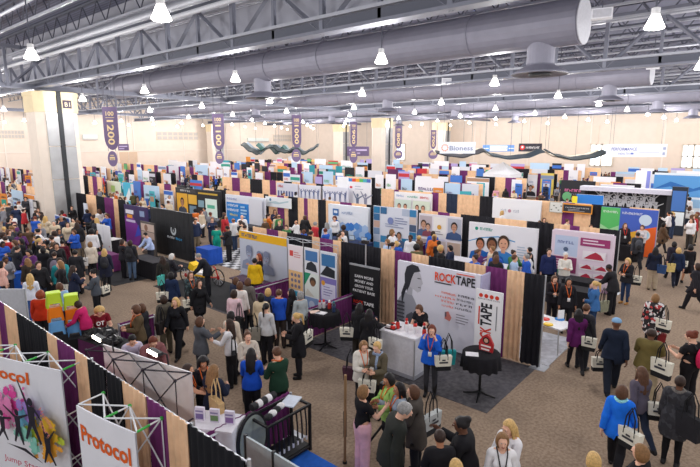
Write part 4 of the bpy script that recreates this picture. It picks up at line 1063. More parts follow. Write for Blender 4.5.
def rain(p, w, h):
    p.rect(0, 0, w, h, '#e9eaf2')
    for i, c in enumerate(('#4a8ad0', '#e05040', '#f0a83c', '#5cb860', '#4ab0c0', '#4a6ac0')): p.rect(i*w/6, .92*h, w/6, .08*h, c)
    p.rect(.06*w, .76*h, .12*w, .05*h, '#d84050'); lines(p, .3*w, .8*h, .4*w, 2, .06*h, .02*h, '#b4b8c8'); p.figure(.42*w, .15*h, .5*h, '#6a7894', 1.0, .5, .04); p.figure(.78*w, .15*h, .52*h, '#8a8ea6', 1.0, .5, .04)
sign('display_wall', 'white display edged with a rainbow strip along its top', 'display wall', 28.2, (349, 178), (371, 203), rain, '#e9eaf2', th=.1)
def pears(p, w, h): p.rect(.15*w, .55*h, .65*w, .18*h, '#d8343c'); p.rect(.2*w, .3*h, .5*w, .08*h, '#c9ccd8')
sign('display_wall', 'small white display with one red word, left of the rainbow-topped one', 'display wall', 28.3, (337.5, 176.5), (348.5, 192), pears, '#eef0f4', th=.08)
def redw(p, w, h):
    p.rect(0, .45*h, w, .55*h, '#d3d6e4'); p.rect(0, 0, w, .45*h, '#cf3c4a'); p.rect(.08*w, .22*h, .84*w, .1*h, '#f0d4d8')
    for i in range(7): p.rect((.06+.13*i)*w, .52*h, .07*w, .2*h, '#4a5a8c')
    p.scrib(5, .06*w, .84*h, .09*h, '#c23a44', .26*w)
sign('display_wall', 'grey and red banner wall with a skyline of small blue towers', 'display wall', 28.2, (277, 182.5), (298.5, 206), redw, '#d3d6e4', th=.1)
def silh(p, w, h):
    p.rect(0, 0, w, h, '#dde0ee')
    for i in range(5): p.figure((.1+.2*i)*w, .5*h, .36*h, '#5a6894', 1.1-.2*i, .2+.3*i, .05)
    p.circ(.2*w, .3*h, .05*w, '#c84a50')
for i, (a, b_, l) in enumerate((((299.5, 184.5), (321, 210), 'pale display wall with a line of exercising figures, left of its twin'), ((323, 186), (348.5, 212), 'pale display wall with a line of exercising figures, right of its twin'))):
    sign('display_wall', l, 'display wall', 28.0-.3*i, a, b_, silh, '#dde0ee', th=.1, group='pale walls with figures')
def redy(p, w, h): p.rect(0, 0, w, h, '#d83a44'); p.circ(.65*w, .45*h, .22*w, '#e8a03c'); p.circ(.65*w, .45*h, .14*w, '#d83a44')
def grn(p, w, h): p.rect(0, 0, w, h, '#dfe8d4'); p.rect(.3*w, .5*h, .3*w, .3*h, '#a8cf7c'); p.circ(.75*w, .4*h, .12*w, '#d88aa0')
def cyn(p, w, h): p.rect(0, 0, w, h, '#4fbfe0'); p.poly([(.05*w, .2*h), (.4*w, .8*h), (.5*w, .2*h)], '#e8f4fa'); p.poly([(.5*w, .2*h), (.8*w, .9*h), (.95*w, .2*h)], '#2a90c0')
sign('display_wall', 'red banner with an amber disc, just right of the big column', 'display wall', 21.6, (93.5, 177), (106, 205), redy, '#d83a44')
sign('display_wall', 'pale green banner between the red and the cyan banners', 'display wall', 21.5, (107, 180.5), (122, 205), grn, '#dfe8d4')
sign('display_wall', 'cyan banner with white peaks, right of the pale green banner', 'display wall', 21.4, (123, 182), (140.5, 205), cyn, '#4fbfe0')
def bn(p, w, h): p.rect(.1*w, .35*h, .8*w, .14*h, '#dfe4f4'); p.rect(.1*w, .6*h, .5*w, .14*h, '#dfe4f4')
sign('display_wall', 'royal blue banner above the red and green banners', 'display wall', 30.0, (115.5, 171), (127.5, 188), bn, '#4c63c0')
# --- far right: long pale fascia on black legs, screens, wide blue wall, white canopy
y1, z1 = onx(582, 185.5, 37.0); y0_, z0_ = onx(674, 195, 37.0)
o = thing('truss_booth', 'long pale grey fascia bridging a black-backed booth near the right aisle', 'booth', (37.0, (y0_+y1)/2, 0), -PI/2)
w = y1-y0_
MB().box((0, 0, (z1+z0_)/2), (w, .9, z1-z0_), mat('#d5d2e2', .6)).obj('fascia', o)
f = MB(); f.box((0, .5, z0_/2), (w*.9, .06, z0_), mat('#26262b', .8)); f.obj('back_cloth', o)
p = Print(.45)
for i in range(22): p.figure((.5+i*(w*.9-1)/22), z0_*.35+(i % 3)*.25, z0_*.42, '#b9b9c0', .3+(i % 5)*.2, .8-(i % 4)*.3, .1)
p.obj('pattern_graphic', o, (-w*.45, 0, 0))
for s in (-1, 1): MB().box((s*w*.47, 0, z0_/2), (.3, .5, z0_), mat('#3a3a40', .5)).obj('leg', o)
def scr2(p, w, h): p.rect(.06*w, .50*h, .88*w, .42*h, '#4a78c0'); p.rect(.06*w, .2*h, .88*w, .28*h, '#eef6fb')
sign('screen_tower', 'dark tower with a blue and white screen at the aisle end of the pale fascia', 'screen', 36.4, (673, 186.5), (686.5, 205), scr2, '#2b3340', th=.3)
def bwide(p, w, h): p.rect(0, .45*h, w, .5*h, '#5c9cd8'); p.poly([(0, .6*h), (.3*w, .8*h), (.7*w, .65*h), (w, .8*h), (w, .7*h), (.6*w, .55*h), (.3*w, .68*h)], '#2f6cb4'); p.rect(0, .2*h, w, .2*h, '#9cc4e8')
sign('display_wall', 'very wide blue photo wall beyond the right aisle', 'display wall', 46.5, (655, 172.5), (712, 186), bwide, '#dfe8f2', th=.15)
def bl2(p, w, h): p.rect(0, .72*h, w, .28*h, '#2f7fd8'); p.rect(0, .55*h, w, .17*h, '#e4ecf6')
sign('display_wall', 'white wall with a bright blue top band, left of the black figure-patterned booth', 'display wall', 33.5, (577, 194), (603, 206), bl2, '#dfe4f0', th=.1)
def yl(p, w, h): p.rect(.1*w, .3*h, .8*w, .4*h, '#c9b41e')
sign('roll_up_banner', 'small yellow banner left of the blue-banded wall', 'banner', 33.0, (572.5, 196), (577, 203), yl, '#efe23a', th=.05)
def white_(p, w, h): p.rect(.75*w, 0, .25*w, h, '#8a90d8')
sign('display_tower', 'tall white block with a lilac side panel above the pale fascia', 'display tower', 48.0, (637, 170.5), (650, 187), white_, '#f2f2f6', th=.6)
p = deep(502, 183, 52); x, y = p.x, p.y
o = thing('canopy_tent', 'white peaked canopy tent standing among the middle booths', 'tent', (x, y, 0), -PI/2)
b = MB(); s = 1.45
b.add([(-s, -s, 2.5), (s, -s, 2.5), (s, s, 2.5), (-s, s, 2.5), (0, 0, 3.7), (-s, -s, 2.15), (s, -s, 2.15), (s, s, 2.15), (-s, s, 2.15)], [(0, 1, 4), (1, 2, 4), (2, 3, 4), (3, 0, 4), (0, 5, 6, 1), (1, 6, 7, 2), (2, 7, 8, 3), (3, 8, 5, 0)], mat('#eeeef4', .7)); b.obj('roof_cloth', o)
for sx in (-1, 1):
    for sy in (-1, 1): MB().tube([(sx*s*.96, sy*s*.96, 0), (sx*s*.96, sy*s*.96, 2.4)], .04, postm, 6).obj('pole', o)
# ------------------------------------------------------------------ hung signs
purpH = '#6f5f80'; gold = '#e8cf9c'
def hung(name, label, px0, py0, px1, py1, Z, fn, base, th=.08, group=None, shape=None, rzo=0):
    pa, pb = deep(px0, py0, Z), deep(px1, py1, Z); pc = (pa+pb)/2; w = math.hypot(pb.x-pa.x, pb.y-pa.y); h = pa.z-pb.z
    o = thing(name, label, 'hanging sign', (pc.x, pc.y, pb.z), -HEAD+R(rzo), group)
    b = MB()
    if shape: b.prism(shape(w, h), -th/2, th/2, mat(base, .7, 0, .03, 2))
    else: b.box((0, 0, h/2), (w, th, h), mat(base, .7, 0, .03, 2))
    b.obj('sign_panel', o); p = Print(-th/2); fn(p, w, h)
    if p.f: p.obj('printed_graphic', o, (-w/2, 0, 0))
    f = MB()
    for s in (-.4, .4): f.tube([(s*w, 0, h*.98), (s*w, 0, 12.3-pb.z)], .015, web, 4)
    f.obj('hanging_wires', o); return o
def blade(w, h): return [(-w/2, h), (w/2, h)]+[(w/2*math.cos(a), w*.9-w*.9*math.sin(a)) for a in [i*PI/10 for i in range(11)]]
def oval(w, h): return [(w/2*math.cos(2*PI*i/24), h/2+h/2*math.sin(2*PI*i/24)) for i in range(24)]
def aisle(num):
    def fn(p, w, h):
        p.text('100', .22*w, .80*h, .10*h, gold, .56*w, bold=.02); p.rect(.2*w, .75*h, .6*w, .01*h, gold)
        p.text(num, .27*w, .70*h, .46*w, gold, .58*h, rot=-PI/2, bold=.02)
    return fn
def logo_o(p, w, h): p.rect(.22*w, .42*h, .56*w, .2*h, gold); p.rect(.28*w, .46*h, .44*w, .05*h, purpH); p.rect(.3*w, .7*h, .4*w, .05*h, gold)
AG = 'purple aisle signs hanging from the roof'
for num, a, Z, o_ in (('1200', (102, 107, 120, 150), 31, (107.5, 151, 118, 166.5)), ('1100', (212, 114, 225, 150), 41, (215, 151, 224, 164)), ('1000', (292, 115, 301.5, 148), 52, (291.5, 149, 301, 162)), ('900', (350.5, 122, 357, 147), 60, (349.3, 148.2, 357.5, 163)), ('800', (395.5, 126, 401.5, 149), 66, (394, 150, 402.5, 159)), ('700', (431, 130, 436, 149), 72, (428.5, 150, 437.5, 159))):
    hung('aisle_sign', 'purple hanging blade sign reading %s in gold' % num, *a, Z, aisle(num), purpH, group=AG, shape=blade)
    hung('sponsor_sign', 'small purple sponsor disc hung below the %s aisle sign' % num, *o_, Z, logo_o, '#7b6a8e', group='purple discs below the aisle signs', shape=oval)
def p143(p, w, h): p.rect(.1*w, .55*h, .8*w, .16*h, '#c9b8d8'); p.rect(.1*w, .2*h, .5*w, .18*h, '#b8a4c8')
hung('area_sign', 'purple oblong hanging sign beside the 900 aisle sign', 347, 146.5, 369, 156, 61, p143, purpH)
hung('area_sign', 'small purple oblong hanging sign beside the 1200 aisle sign', 118, 144, 129, 150.5, 32, p143, purpH)
def bio(p, w, h):
    for i in range(10):
        a = 2*PI*i/10; p.circ(.14*w+.085*w*math.cos(a), .5*h+.085*w*math.sin(a), .022*w, '#f0a07c')
    p.text('Bioness', .27*w, .28*h, .40*h, '#8892ac', .66*w, bold=.02)
hung('company_sign', 'pale hanging banner with an orange sunburst and a single word', 440, 142, 475, 153.5, 45, bio, '#e4e8f4')
def blw(p, w, h): p.rect(.22*w, .1*h, .56*w, .8*h, '#eef0f6'); p.scrib(5, .5*w, .35*h, .3*h, '#9cb4d8', .3*w); p.rect(.02*w, .4*h, .16*w, .15*h, '#e8eef8'); p.rect(.82*w, .4*h, .16*w, .15*h, '#e8eef8')
hung('company_sign', 'blue-ended white hanging banner right of the sunburst banner', 483, 145, 514, 151.5, 58, blw, '#6f9ad8')
def brd(p, w, h): p.circ(.15*w, .5*h, .11*w, '#d83c3c'); p.circ(.15*w, .55*h, .05*w, '#f2eef0'); p.scrib(10, .3*w, .36*h, .26*h, '#e4e0e2', .6*w, bold=.02)
hung('company_sign', 'charcoal hanging banner with a red disc', 519, 143.5, 541.5, 151.5, 52, brd, '#3d3a42')
def perf(p, w, h): p.text('PERFORMANCE', .08*w, .50*h, .24*h, '#5a68b0', .42*w, bold=.01); p.text('HEALTH', .20*w, .18*h, .17*h, '#7480c0', .18*w); p.rect(.40*w, .2*h, .05*w, .13*h, '#7484c8'); p.rect(.54*w, .32*h, .34*w, .07*h, '#d0d2e4'); p.rect(.93*w, .55*h, .05*w, .22*h, '#a8b0cc'); p.rect(.93*w, .15*h, .04*w, .22*h, '#a8b0cc')
hung('company_sign', 'very wide white hanging banner with blue lettering near the right aisle', 607, 144, 666, 157, 48, perf, '#efeff6')
# rippling hung ribbons
def ribbon(name, label, pts, Z, w_, col, col2):
    P_ = []
    for i in range(len(pts)-1):
        for t in range(6):
            q = t/6; s_ = q*q*(3-2*q); P_.append((pts[i][0]+(pts[i+1][0]-pts[i][0])*q, pts[i][1]+(pts[i+1][1]-pts[i][1])*s_))
    P_.append(pts[-1]); base = [deep(a, b2, Z) for a, b2 in P_]
    o0 = base[0]; o = thing(name, label, 'hanging ribbon', o0, 0, 'rippling ribbons hung below the roof'); D = Vector((SH, CH, 0))
    for k, (off, c) in enumerate(((0, col), (w_, col2))):
        vs = []; fs = []
        for q in base: q = q-o0; vs += [q+D*off, q+D*(off+w_)+Vector((0, 0, .26)), q+D*off+Vector((0, 0, -.12)), q+D*(off+w_)+Vector((0, 0, .16))]
        for i in range(len(base)-1):
            a = 4*i; c4 = a+4; fs += [(a, c4, c4+1, a+1), (a+2, a+3, c4+3, c4+2), (a, a+2, c4+2, c4), (a+1, c4+1, c4+3, a+3)]
        MB().add(vs, fs, mat(c, .7, 0, .05, 2)).obj('fabric_strip', o)
    f = MB()
    for q in (base[0]-o0, base[len(base)//2]-o0, base[-1]-o0): f.tube([q, (q.x, q.y, 12.3-o0.z)], .015, web, 4)
    f.obj('hanging_wires', o)
ribbon('wave_ribbon', 'dark green and black rippling ribbon hung between the 1100 and 1000 aisle signs', [(240.5, 144.5), (250, 151), (257, 154), (265, 148), (272, 147), (279, 151), (285, 152.5), (293, 149), (303, 154), (311, 150), (317, 146)], 55, 1.9, '#2a3436', '#7d8a94')
ribbon('wave_ribbon', 'green rippling ribbon crossing the dark one by the 1000 aisle sign', [(256, 145), (262, 150), (268, 146.5), (276, 153.5), (282, 147), (288, 152.5), (298, 149)], 58, 1.6, '#35605a', '#8fa3a8')
ribbon('swag_ribbon', 'drooping black and cream swag below the sunburst banner', [(437, 153), (449, 155.5), (463, 157), (476, 153.5), (485, 151)], 50, 1.2, '#3a3a40', '#d8ccb8')
ribbon('swag_ribbon', 'drooping blue-black and cream swag between the sunburst and charcoal banners', [(485, 151), (495, 156), (510, 158.5), (527, 157), (545, 151.5)], 50, 1.2, '#38434c', '#d8ccb8')
ribbon('swag_ribbon', 'drooping black and cream swag left of the very wide white banner', [(548, 151.5), (560, 156.5), (575, 159.5), (592, 157.5), (609, 152.5)], 50, 1.2, '#30383c', '#d8ccb8')
# ------------------------------------------------------------------ carpets and mats
def flat(name, label, cat, x0, x1, y0, y1, m, z=.004):
    return tag(MB().box(((x0+x1)/2, (y0+y1)/2, z/2), (x1-x0, y1-y0, z), m).obj(name), label, cat)
gcar = speckle('#4c4a4e', '#625f62', '#54525a', 9, .95, .8)
flat('booth_carpet', 'dark grey carpet under the black-draped round tables of the lettered grey wall', 'carpet', 9.35, 12.2, 4.15, 9.9, gcar, .008)
flat('booth_carpet', 'dark grey carpet of the poster booth behind the low purple rail', 'carpet', 9.5, 12.2, 10.0, 15.4, gcar, .007)
flat('floor_mat', 'black mat below the yellow handcycle in the side aisle', 'mat', 9.6, 11.9, 13.2, 18.6, mat('#2a2a2d', .9, 0, .1, 20), .012)
flat('floor_mat', 'black mat in front of the desk at the purple banner wall', 'mat', 8.6, 12.6, 19.8, 23.5, mat('#2e2e31', .9, 0, .1, 20), .012)
flat('booth_carpet', 'bright blue carpet piece by the black strap rack', 'carpet', 4.3, 5.95, 3.2, 6.2, mat('#2463c4', .9, 0, .08, 12), .01)
flat('booth_platform', 'white wire-strewn floor panel under the colour card table', 'platform', 12.5, 14.8, 3.95, 5.8, mat('#b9bac2', .6, 0, .2, 6), .02)
m = bpy.data.materials.new('checker'); m.use_nodes = True; nt = m.node_tree; ck = nt.nodes.new('ShaderNodeTexChecker'); ck.inputs['Scale'].default_value = 3
ck.inputs['Color1'].default_value = (.75, .75, .78, 1); ck.inputs['Color2'].default_value = (.06, .06, .07, 1); tc = nt.nodes.new('ShaderNodeTexCoord'); nt.links.new(tc.outputs['Object'], ck.inputs['Vector']); nt.links.new(ck.outputs['Color'], nt.nodes['Principled BSDF'].inputs['Base Color'])
flat('checker_floor', 'black and white checkered booth floor behind the person in green scrubs', 'floor tiles', 13.4, 16.5, 15.5, 22, m, .012)
# ------------------------------------------------------------------ tables and counters
blackc = mat('#1f1e22', .85, 0, .12, 8, .15)
def round_table(x, y, label):
    o = thing('cocktail_table', label, 'table', (x, y, 0), .3, 'tall round tables in black cloths')
    b = MB(); vs = []; fs = []; n = 72
    prof = [(0.01, 1.06), (.40, 1.06), (.415, 1.045), (.43, .9), (.445, .72)]
    for i, (r_, z) in enumerate(prof):
        for k in range(n):
            a = 2*PI*k/n; w_ = (max(0, i-2)/2)*.028*math.sin(14*a); vs.append(((r_+w_)*math.cos(a), (r_+w_)*math.sin(a), z-(.01*math.sin(14*a) if i == 4 else 0)))
    for i in range(len(prof)-1):
        for k in range(n): fs.append((i*n+k, i*n+(k+1) % n, (i+1)*n+(k+1) % n, (i+1)*n+k))
    b.add(vs, fs, blackc); b.obj('table_cloth', o, smooth=True)
    MB().lathe([(.4, 1.02), (.4, 1.05)], mat('#3a3436', .6), 24).obj('tabletop', o)
    pm = mat('#18181a', .4, .3, 0); MB().tube([(0, 0, .05), (0, 0, 1.02)], .03, pm, 10).obj('column_post', o)
    for k in range(4):
        a = k*PI/2; MB().tube([(0, 0, .12), (.14*math.cos(a), .14*math.sin(a), .06), (.36*math.cos(a), .36*math.sin(a), .02)], [.03, .024, .016], pm, 6).obj('leg', o)
    return o
T1 = round_table(9.95, 4.62, 'black-clothed round table with the red award block, right of the white counter')
T2 = round_table(9.68, 9.18, 'black-clothed round table with coloured bottles, left of the black banner')
def item(name, label, cat, x, y, z, fn, rz=0, group=None):
    o = thing(name, label, cat, (x, y, z), rz, group); fn(o); return o
def award(o):
    b = MB(); b.prism([(-.15, 0), (.15, 0), (.17, .2), (.08, .36), (0, .42), (-.1, .34), (-.18, .18)], -.03, .03, mat('#b3262a', .4)); b.obj('block', o)
    p = Print(-.03); p.circ(0, .27, .08, '#1f1a1c'); p.circ(0, .27, .05, '#c9a08a'); p.rect(-.12, .12, .24, .04, '#f0e6e2'); p.rect(-.11, .04, .2, .04, '#f0e6e2'); p.obj('printed_graphic', o)
    MB().box((0, 0, .01), (.3, .14, .02), mat('#222226', .5)).obj('base', o)
item('award_block', 'red cut-out block with a face standing on the right-hand round black table', 'display block', 10.05, 4.55, 1.06, award, -PI/2)
def leaf(c): return lambda o: MB().box((0, 0, .006), (.21, .28, .012), mat(c, .6)).obj('paper_stack', o)
item('leaflet', 'small pile of white leaflets at the front of the table with the red block', 'leaflet', 9.70, 4.72, 1.06, leaf('#e8e6ea'), .5)
item('leaflet', 'pile of white leaflets in the middle of the bottle table', 'leaflet', 9.50, 9.15, 1.06, leaf('#eceaee'), .2)
item('leaflet', 'orange-tinted leaflets at the near edge of the bottle table', 'leaflet', 9.45, 9.35, 1.06, leaf('#e8c9b8'), 1.0)
def bottle(c, c2):
    def f(o):
        MB().lathe([(.045, 0), (.05, .02), (.05, .15), (.03, .19)], mat(c, .3), 12).obj('bottle_body', o); MB().lathe([(.035, .185), (.035, .23), (.02, .25)], mat(c2, .4), 12).obj('bottle_cap', o)
    return f
for i, (dx, dy, c, l) in enumerate(((.18, .22, '#d8d4d8', 'clear bottle with a red cap, leftmost on the bottle table'), (.24, .06, '#c23a34', 'red bottle, second from the left on the bottle table'), (.25, -.10, '#2a8f9c', 'teal bottle, third from the left on the bottle table'), (.12, -.22, '#2a3a5c', 'dark blue bottle, rightmost on the bottle table'), (.08, .28, '#b8b4bc', 'pale bottle at the left edge of the bottle table'))):
    item('bottle', l, 'bottle', 9.68+dx, 9.18+dy, 1.06, bottle(c, ('#c22a2a', '#e8e4e4', '#1f6f7c', '#3a3a44', '#c22a2a')[i]), 0, 'bottles on the round table')
# white counter
o = thing('counter', 'white boxy counter with bottles before the lettered grey wall', 'counter', (9.95, 6.65, 0), 0)
b = MB(); b.box((0, 0, .56), (.72, .98, .96), mat('#e2e1e8', .5)); b.obj('cabinet', o)
b = MB(); b.box((0, 0, 1.06), (.8, 1.06, .04), mat('#eceaf0', .35)); b.obj('countertop', o)
b = MB(); b.box((0, 0, .05), (.74, 1.0, .1), mat('#a9a9b2', .5)); b.obj('plinth', o)
b = MB()
for sx in (-1, 1):
    for sy in (-1, 1): b.box((sx*.36, sy*.49, .56), (.03, .03, .98), postm)
b.obj('corner_trim', o)
for k in range(7):
    item('product_bottle', ('small white and red bottle, %s along the white counter' % ('first from the left', 'second', 'third', 'fourth', 'fifth', 'sixth', 'last')[k]), 'bottle', 9.95+(.12 if k % 2 else -.08), 6.85-.13*k, 1.08, bottle('#e8e4e6' if k % 3 else '#c8302c', '#c8302c' if k % 3 else '#222226'), 0, 'bottles on the white counter')
item('product_tray', 'dark tray of red packs at the left end of the white counter', 'tray', 9.85, 6.98, 1.08, lambda o: (MB().box((0, 0, .01), (.34, .3, .02), mat('#3a2226')).obj('tray_base', o), [MB().box((-.1+.1*i, -.07+.14*j, .05), (.07, .1, .06), mat(('#c8302c', '#e0dcdc', '#2a2a2e')[(i+j) % 3])).obj('pack', o) for i in range(3) for j in range(2)]))
def cloth_table(x, y, rz, w, d, col, label, top=None, h=.76, group='clothed booth tables', fine=False):
    o = thing('exhibit_table', label, 'table', (x, y, 0), rz, group)
    cm = mat(col, .85, 0, .08, 6, .15)
    n = max(8, int((w+d)*2/(.07 if fine else .3))); vs = []; fs = []
    per = 2*(w+d)
    for j, z in enumerate((h-.01, .03)):
        for i in range(n):
            s = per*i/n; wv = .02*math.sin(i*2.4)*j
            if s < w: p_ = (-w/2+s, -d/2-.02*j-wv)
            elif s < w+d: p_ = (w/2+.02*j+wv, -d/2+s-w)
            elif s < 2*w+d: p_ = (w/2-(s-w-d), d/2+.02*j+wv)
            else: p_ = (-w/2-.02*j-wv, d/2-(s-2*w-d))
            vs.append((p_[0], p_[1], z))
    for i in range(n): fs.append((i, (i+1) % n, n+(i+1) % n, n+i))
    MB().add(vs, fs, cm).obj('table_skirt', o, smooth=True)
    MB().box((0, 0, h-.005), (w+.02, d+.02, .03), mat(top or col, .8, 0, .05)).obj('tabletop', o)
    return o
cloth_table(5.1, 12.5, PI/2+.15, 1.5, .6, '#5d2c58', 'purple-draped table under the heap of black bags', '#2a2a2e', fine=True)
cloth_table(4.45, 7.1, PI/2+.5, 1.2, .55, '#e4e2e8', 'white counter with booklets behind the black and tan drapes', '#eceaf0', .93, fine=True)
cloth_table(6.6, 19.9, .3, 1.6, .7, '#1f1e22', 'black-clothed table strewn with papers beside the crowd at the left', '#cfcac4', fine=True)
cloth_table(5.7, 22.0, .2, 1.8, .8, '#2a62c8', 'table under a bright blue cloth at the left edge', '#2a62c8', fine=True)
cloth_table(10.35, 20.2, PI/2, 1.9, .7, '#232227', 'black-clothed desk of the person in the pale blue shirt', '#2c2a30', fine=True)
cloth_table(9.6, 22.6, PI/2, 1.2, .6, '#6a2f62', 'purple-clothed table under the plain white two-leaf panel', fine=True)
cloth_table(13.35, 20.25, PI/2, 1.05, .75, '#2753b4', 'royal blue clothed table left of the person in green scrubs', fine=True)
cloth_table(19.0, 16.3, PI/2, 2.6, .75, '#27365c', 'navy clothed table with laptops before the hexagon display')
cloth_table(19.0, 9.0, PI/2, 3.0, .75, '#dcdae2', 'white-topped table before the nurses sign')
cloth_table(20.4-1.5, 5.6, PI/2, 1.8, .75, '#26262a', 'black table with a laptop before the pink and plum display', fine=True)
cloth_table(17.6, 4.9, PI/2, 1.4, .7, '#232226', 'black-clothed table end beside the right aisle, before the pink and plum display')
cloth_table(18.6, 23.9, PI/2, 2.2, .75, '#3a3a40', 'dark table before the blue and white discount sign')
cloth_table(27.0, 5.6, PI/2, 1.8, .75, '#232226', 'black table before the bright four-colour display')
cloth_table(11.0, 14.0, PI/2, 2.0, .6, '#4a3248', 'dark plum table of equipment before the yellow-topped sign')
cloth_table(14.2, 14.0, PI/2, 2.4, .7, '#e2e0e6', 'white table right behind the yellow-topped sign')
cloth_table(10.9, 25.8, .2, 1.5, .7, '#26242a', 'oval black-skirted table right of the big column', '#e6e2e0', fine=True)
def laptop(c):
    def f(o):
        MB().box((0, 0, .01), (.36, .25, .02), mat('#3a3a3e', .4)).obj('keyboard', o); b = MB(); b.box((0, .13, .13), (.36, .02, .24), mat('#2a2a2e', .4)); b.obj('lid', o)
        p = Print(.118); p.rect(-.165, .03, .33, .2, c); p.obj('screen', o)
    return f
item('laptop', 'open laptop with a green glowing screen before the pink and plum display', 'laptop', 18.9, 5.75, .77, laptop('#7fd0a8'), -PI/2+.2)
for k in range(3): item('laptop', 'open laptop on the navy table, %s' % ('left of three', 'middle of three', 'right of three')[k], 'laptop', 19.0, 17.0-.8*k, .77, laptop('#cfe0f2'), -PI/2, 'laptops on the navy table')
# booklets on the white counter
for k in range(4):
    def bk(o, k=k):
        MB().box((0, 0, .12), (.17, .05, .24), mat('#d9d3e2', .5)).obj('cover_block', o); p = Print(-.025); p.rect(-.07, .03, .14, .1, ('#6f8f4a', '#7a6a9c', '#6a8a5a', '#8a6aa0')[k]); p.rect(-.07, .16, .14, .03, '#8a7fa8'); p.obj('cover_picture', o)
    item('booklet_box', 'booklet box with a %s picture, %s on the white counter' % (('green', 'violet', 'green', 'violet')[k], ('leftmost', 'second', 'third', 'rightmost')[k]), 'booklet box', 4.25+.13*k, 7.42-.25*k, .94, bk, -PI/3, 'booklet boxes on the white counter')
# stools
def stool(col):
    def f(o):
        m = mat(col, .4, 0, .04, 5)
        for s, n_ in ((1, 0), (-1, 0)):
            MB().prism([(-.19, 0), (-.13, 0), (-.11, .10), (.11, .10), (.13, 0), (.19, 0), (.155, .34), (-.155, .34)], s*.15-.015, s*.15+.015, m).obj('side_panel', o)
        for s in (-1, 1): MB().add([(s*.19, -.165, 0), (s*.19, .165, 0), (s*.155, .165, .34), (s*.155, -.165, .34), (s*.165, -.165, 0), (s*.165, .165, 0), (s*.13, .165, .34), (s*.13, -.165, .34)], [(0, 1, 2, 3), (4, 7, 6, 5), (0, 3, 7, 4), (1, 5, 6, 2), (0, 4, 5, 1), (2, 6, 7, 3)], m).obj('end_panel', o)
        b = MB(); b.box((0, 0, .345), (.33, .33, .03), m); b.box((0, 0, .365), (.28, .28, .02), m); b.obj('seat', o)
    return f
sx, sy = 4.45, 13.85
cols3 = (('#6fb0ea', 'light blue'), ('#f08422', 'orange'), ('#c3e03c', 'lime green'))
for k, (c, n_) in enumerate(cols3):
    item('plastic_stool', '%s moulded plastic stool, %s of the taller front stack' % (n_, ('bottom', 'middle', 'top')[k]), 'stool', sx, sy, .78+.375*k, stool(c), -HEAD+.6, 'coloured plastic stools')
    item('plastic_stool', '%s moulded plastic stool, %s of the stack behind on the right' % (n_, ('bottom', 'middle', 'top')[k]), 'stool', sx+.42, sy+.03, .62+.375*k, stool(c), -HEAD+.5, 'coloured plastic stools')
o = thing('stepped_stand', 'dark low stand under the stacked coloured stools', 'stand', (sx+.2, sy, 0), -HEAD+.6)
MB().box((-.22, 0, .385), (.5, .5, .77), mat('#26262a', .8)).obj('tall_step', o); MB().box((.24, 0, .305), (.44, .5, .61), mat('#26262a', .8)).obj('low_step', o)
# heap of black bags on the purple table
for k, (dx, dy, s, l) in enumerate(((-.12, .38, .9, 'crumpled black bag nearest the woman in maroon'), (.05, 0, 1.1, 'crumpled black bag in the middle of the purple table'), (-.05, -.5, .9, 'crumpled black bag at the right end of the purple table'))):
    def bag_(o, s=s, k=k):
        r_ = random.Random(k); b = MB(); b.ell((0, 0, .11*s), (.3*s, .24*s, .13*s), mat('#1d1d20', .35, 0, .3, 12), 16, 10)
        b.v = [(v[0]*(1+r_.uniform(-.16, .16)), v[1]*(1+r_.uniform(-.16, .16)), max(0, v[2]*(1+r_.uniform(-.25, .25)))) for v in b.v]; b.obj('sack', o)
        MB().box((.02, 0, .225*s), (.24, .12, .02), mat('#e4e2e6', .5), .5*k).obj('white_packet', o)
    item('black_bag', l, 'bag', 5.1+dx, 12.5+dy*.9, .775, bag_, k, 'black bags on the purple table')
# white fabric pop-up seen from behind, black lattice
def popup(x, y, rz, w, h, d, nx_, nz_, fab, bar, joint, label, fnp=None, behind=True, curve=0.0):
    o = thing('pop_up_display', label, 'display wall', (x, y, 0), rz)
    f = MB(); n = 16
    def cy(u): return curve*(1-(2*u-1)**2)
    vs = []
    for i in range(n+1):
        u = i/n; vs += [(-w/2+w*u, -cy(u), .03), (-w/2+w*u, -cy(u), h), (-w/2+w*u, -cy(u)+.02, .03), (-w/2+w*u, -cy(u)+.02, h)]
    fs = []
    for i in range(n): a = 4*i; fs += [(a, a+4, a+5, a+1), (a+2, a+3, a+7, a+6), (a+1, a+5, a+7, a+3)]
    f.add(vs, fs, fab); f.obj('fabric_panel', o, smooth=False)
    if fnp:
        p = Print(-.004); fnp(p, w, h)
        p.v = [(v[0], v[1]-cy(min(1, max(0, v[0]/w))), v[2]) for v in p.v]
        p.obj('printed_graphic', o, (-w/2, 0, 0))
    b = MB(); j = MB(); g = MB()
    for i in range(nx_+1):
        u = i/nx_; x_ = -w/2+w*u; yb = d-cy(u)
        for k in range(nz_+1):
            z = .05+(h-.05)*k/nz_
            b.tube([(x_, .03-cy(u), z), (x_, yb, z)], .012, bar, 5); j.ell((x_, yb, z), (.028, .028, .028), joint, 6, 4)
            if i < nx_:
                u2 = (i+1)/nx_; x2 = -w/2+w*u2; y2 = d-cy(u2)
                if k < nz_:
                    z2 = .05+(h-.05)*(k+1)/nz_; b.tube([(x_, yb, z), (x2, y2, z2)], .011, bar, 5); b.tube([(x2, y2, z), (x_, yb, z2)], .011, bar, 5)
                if k == nz_: b.tube([(x_, yb, z), (x2, .03-cy(u2), z)], .012, bar, 5); b.tube([(x_, .03-cy(u), z), (x2, y2, z)], .012, bar, 5); g.tube([(x2, .03-cy(u2), z), (x2-.0, (y2+.03-cy(u2))/2, z)], .017, joint, 5)
            if k < nz_: b.tube([(x_, yb, z), (x_, yb, .05+(h-.05)*(k+1)/nz_)], .009, bar, 5)
    b.obj('folding_frame', o); j.obj('frame_hub', o)
    if joint != bar: g.obj('green_connector', o)
    return o
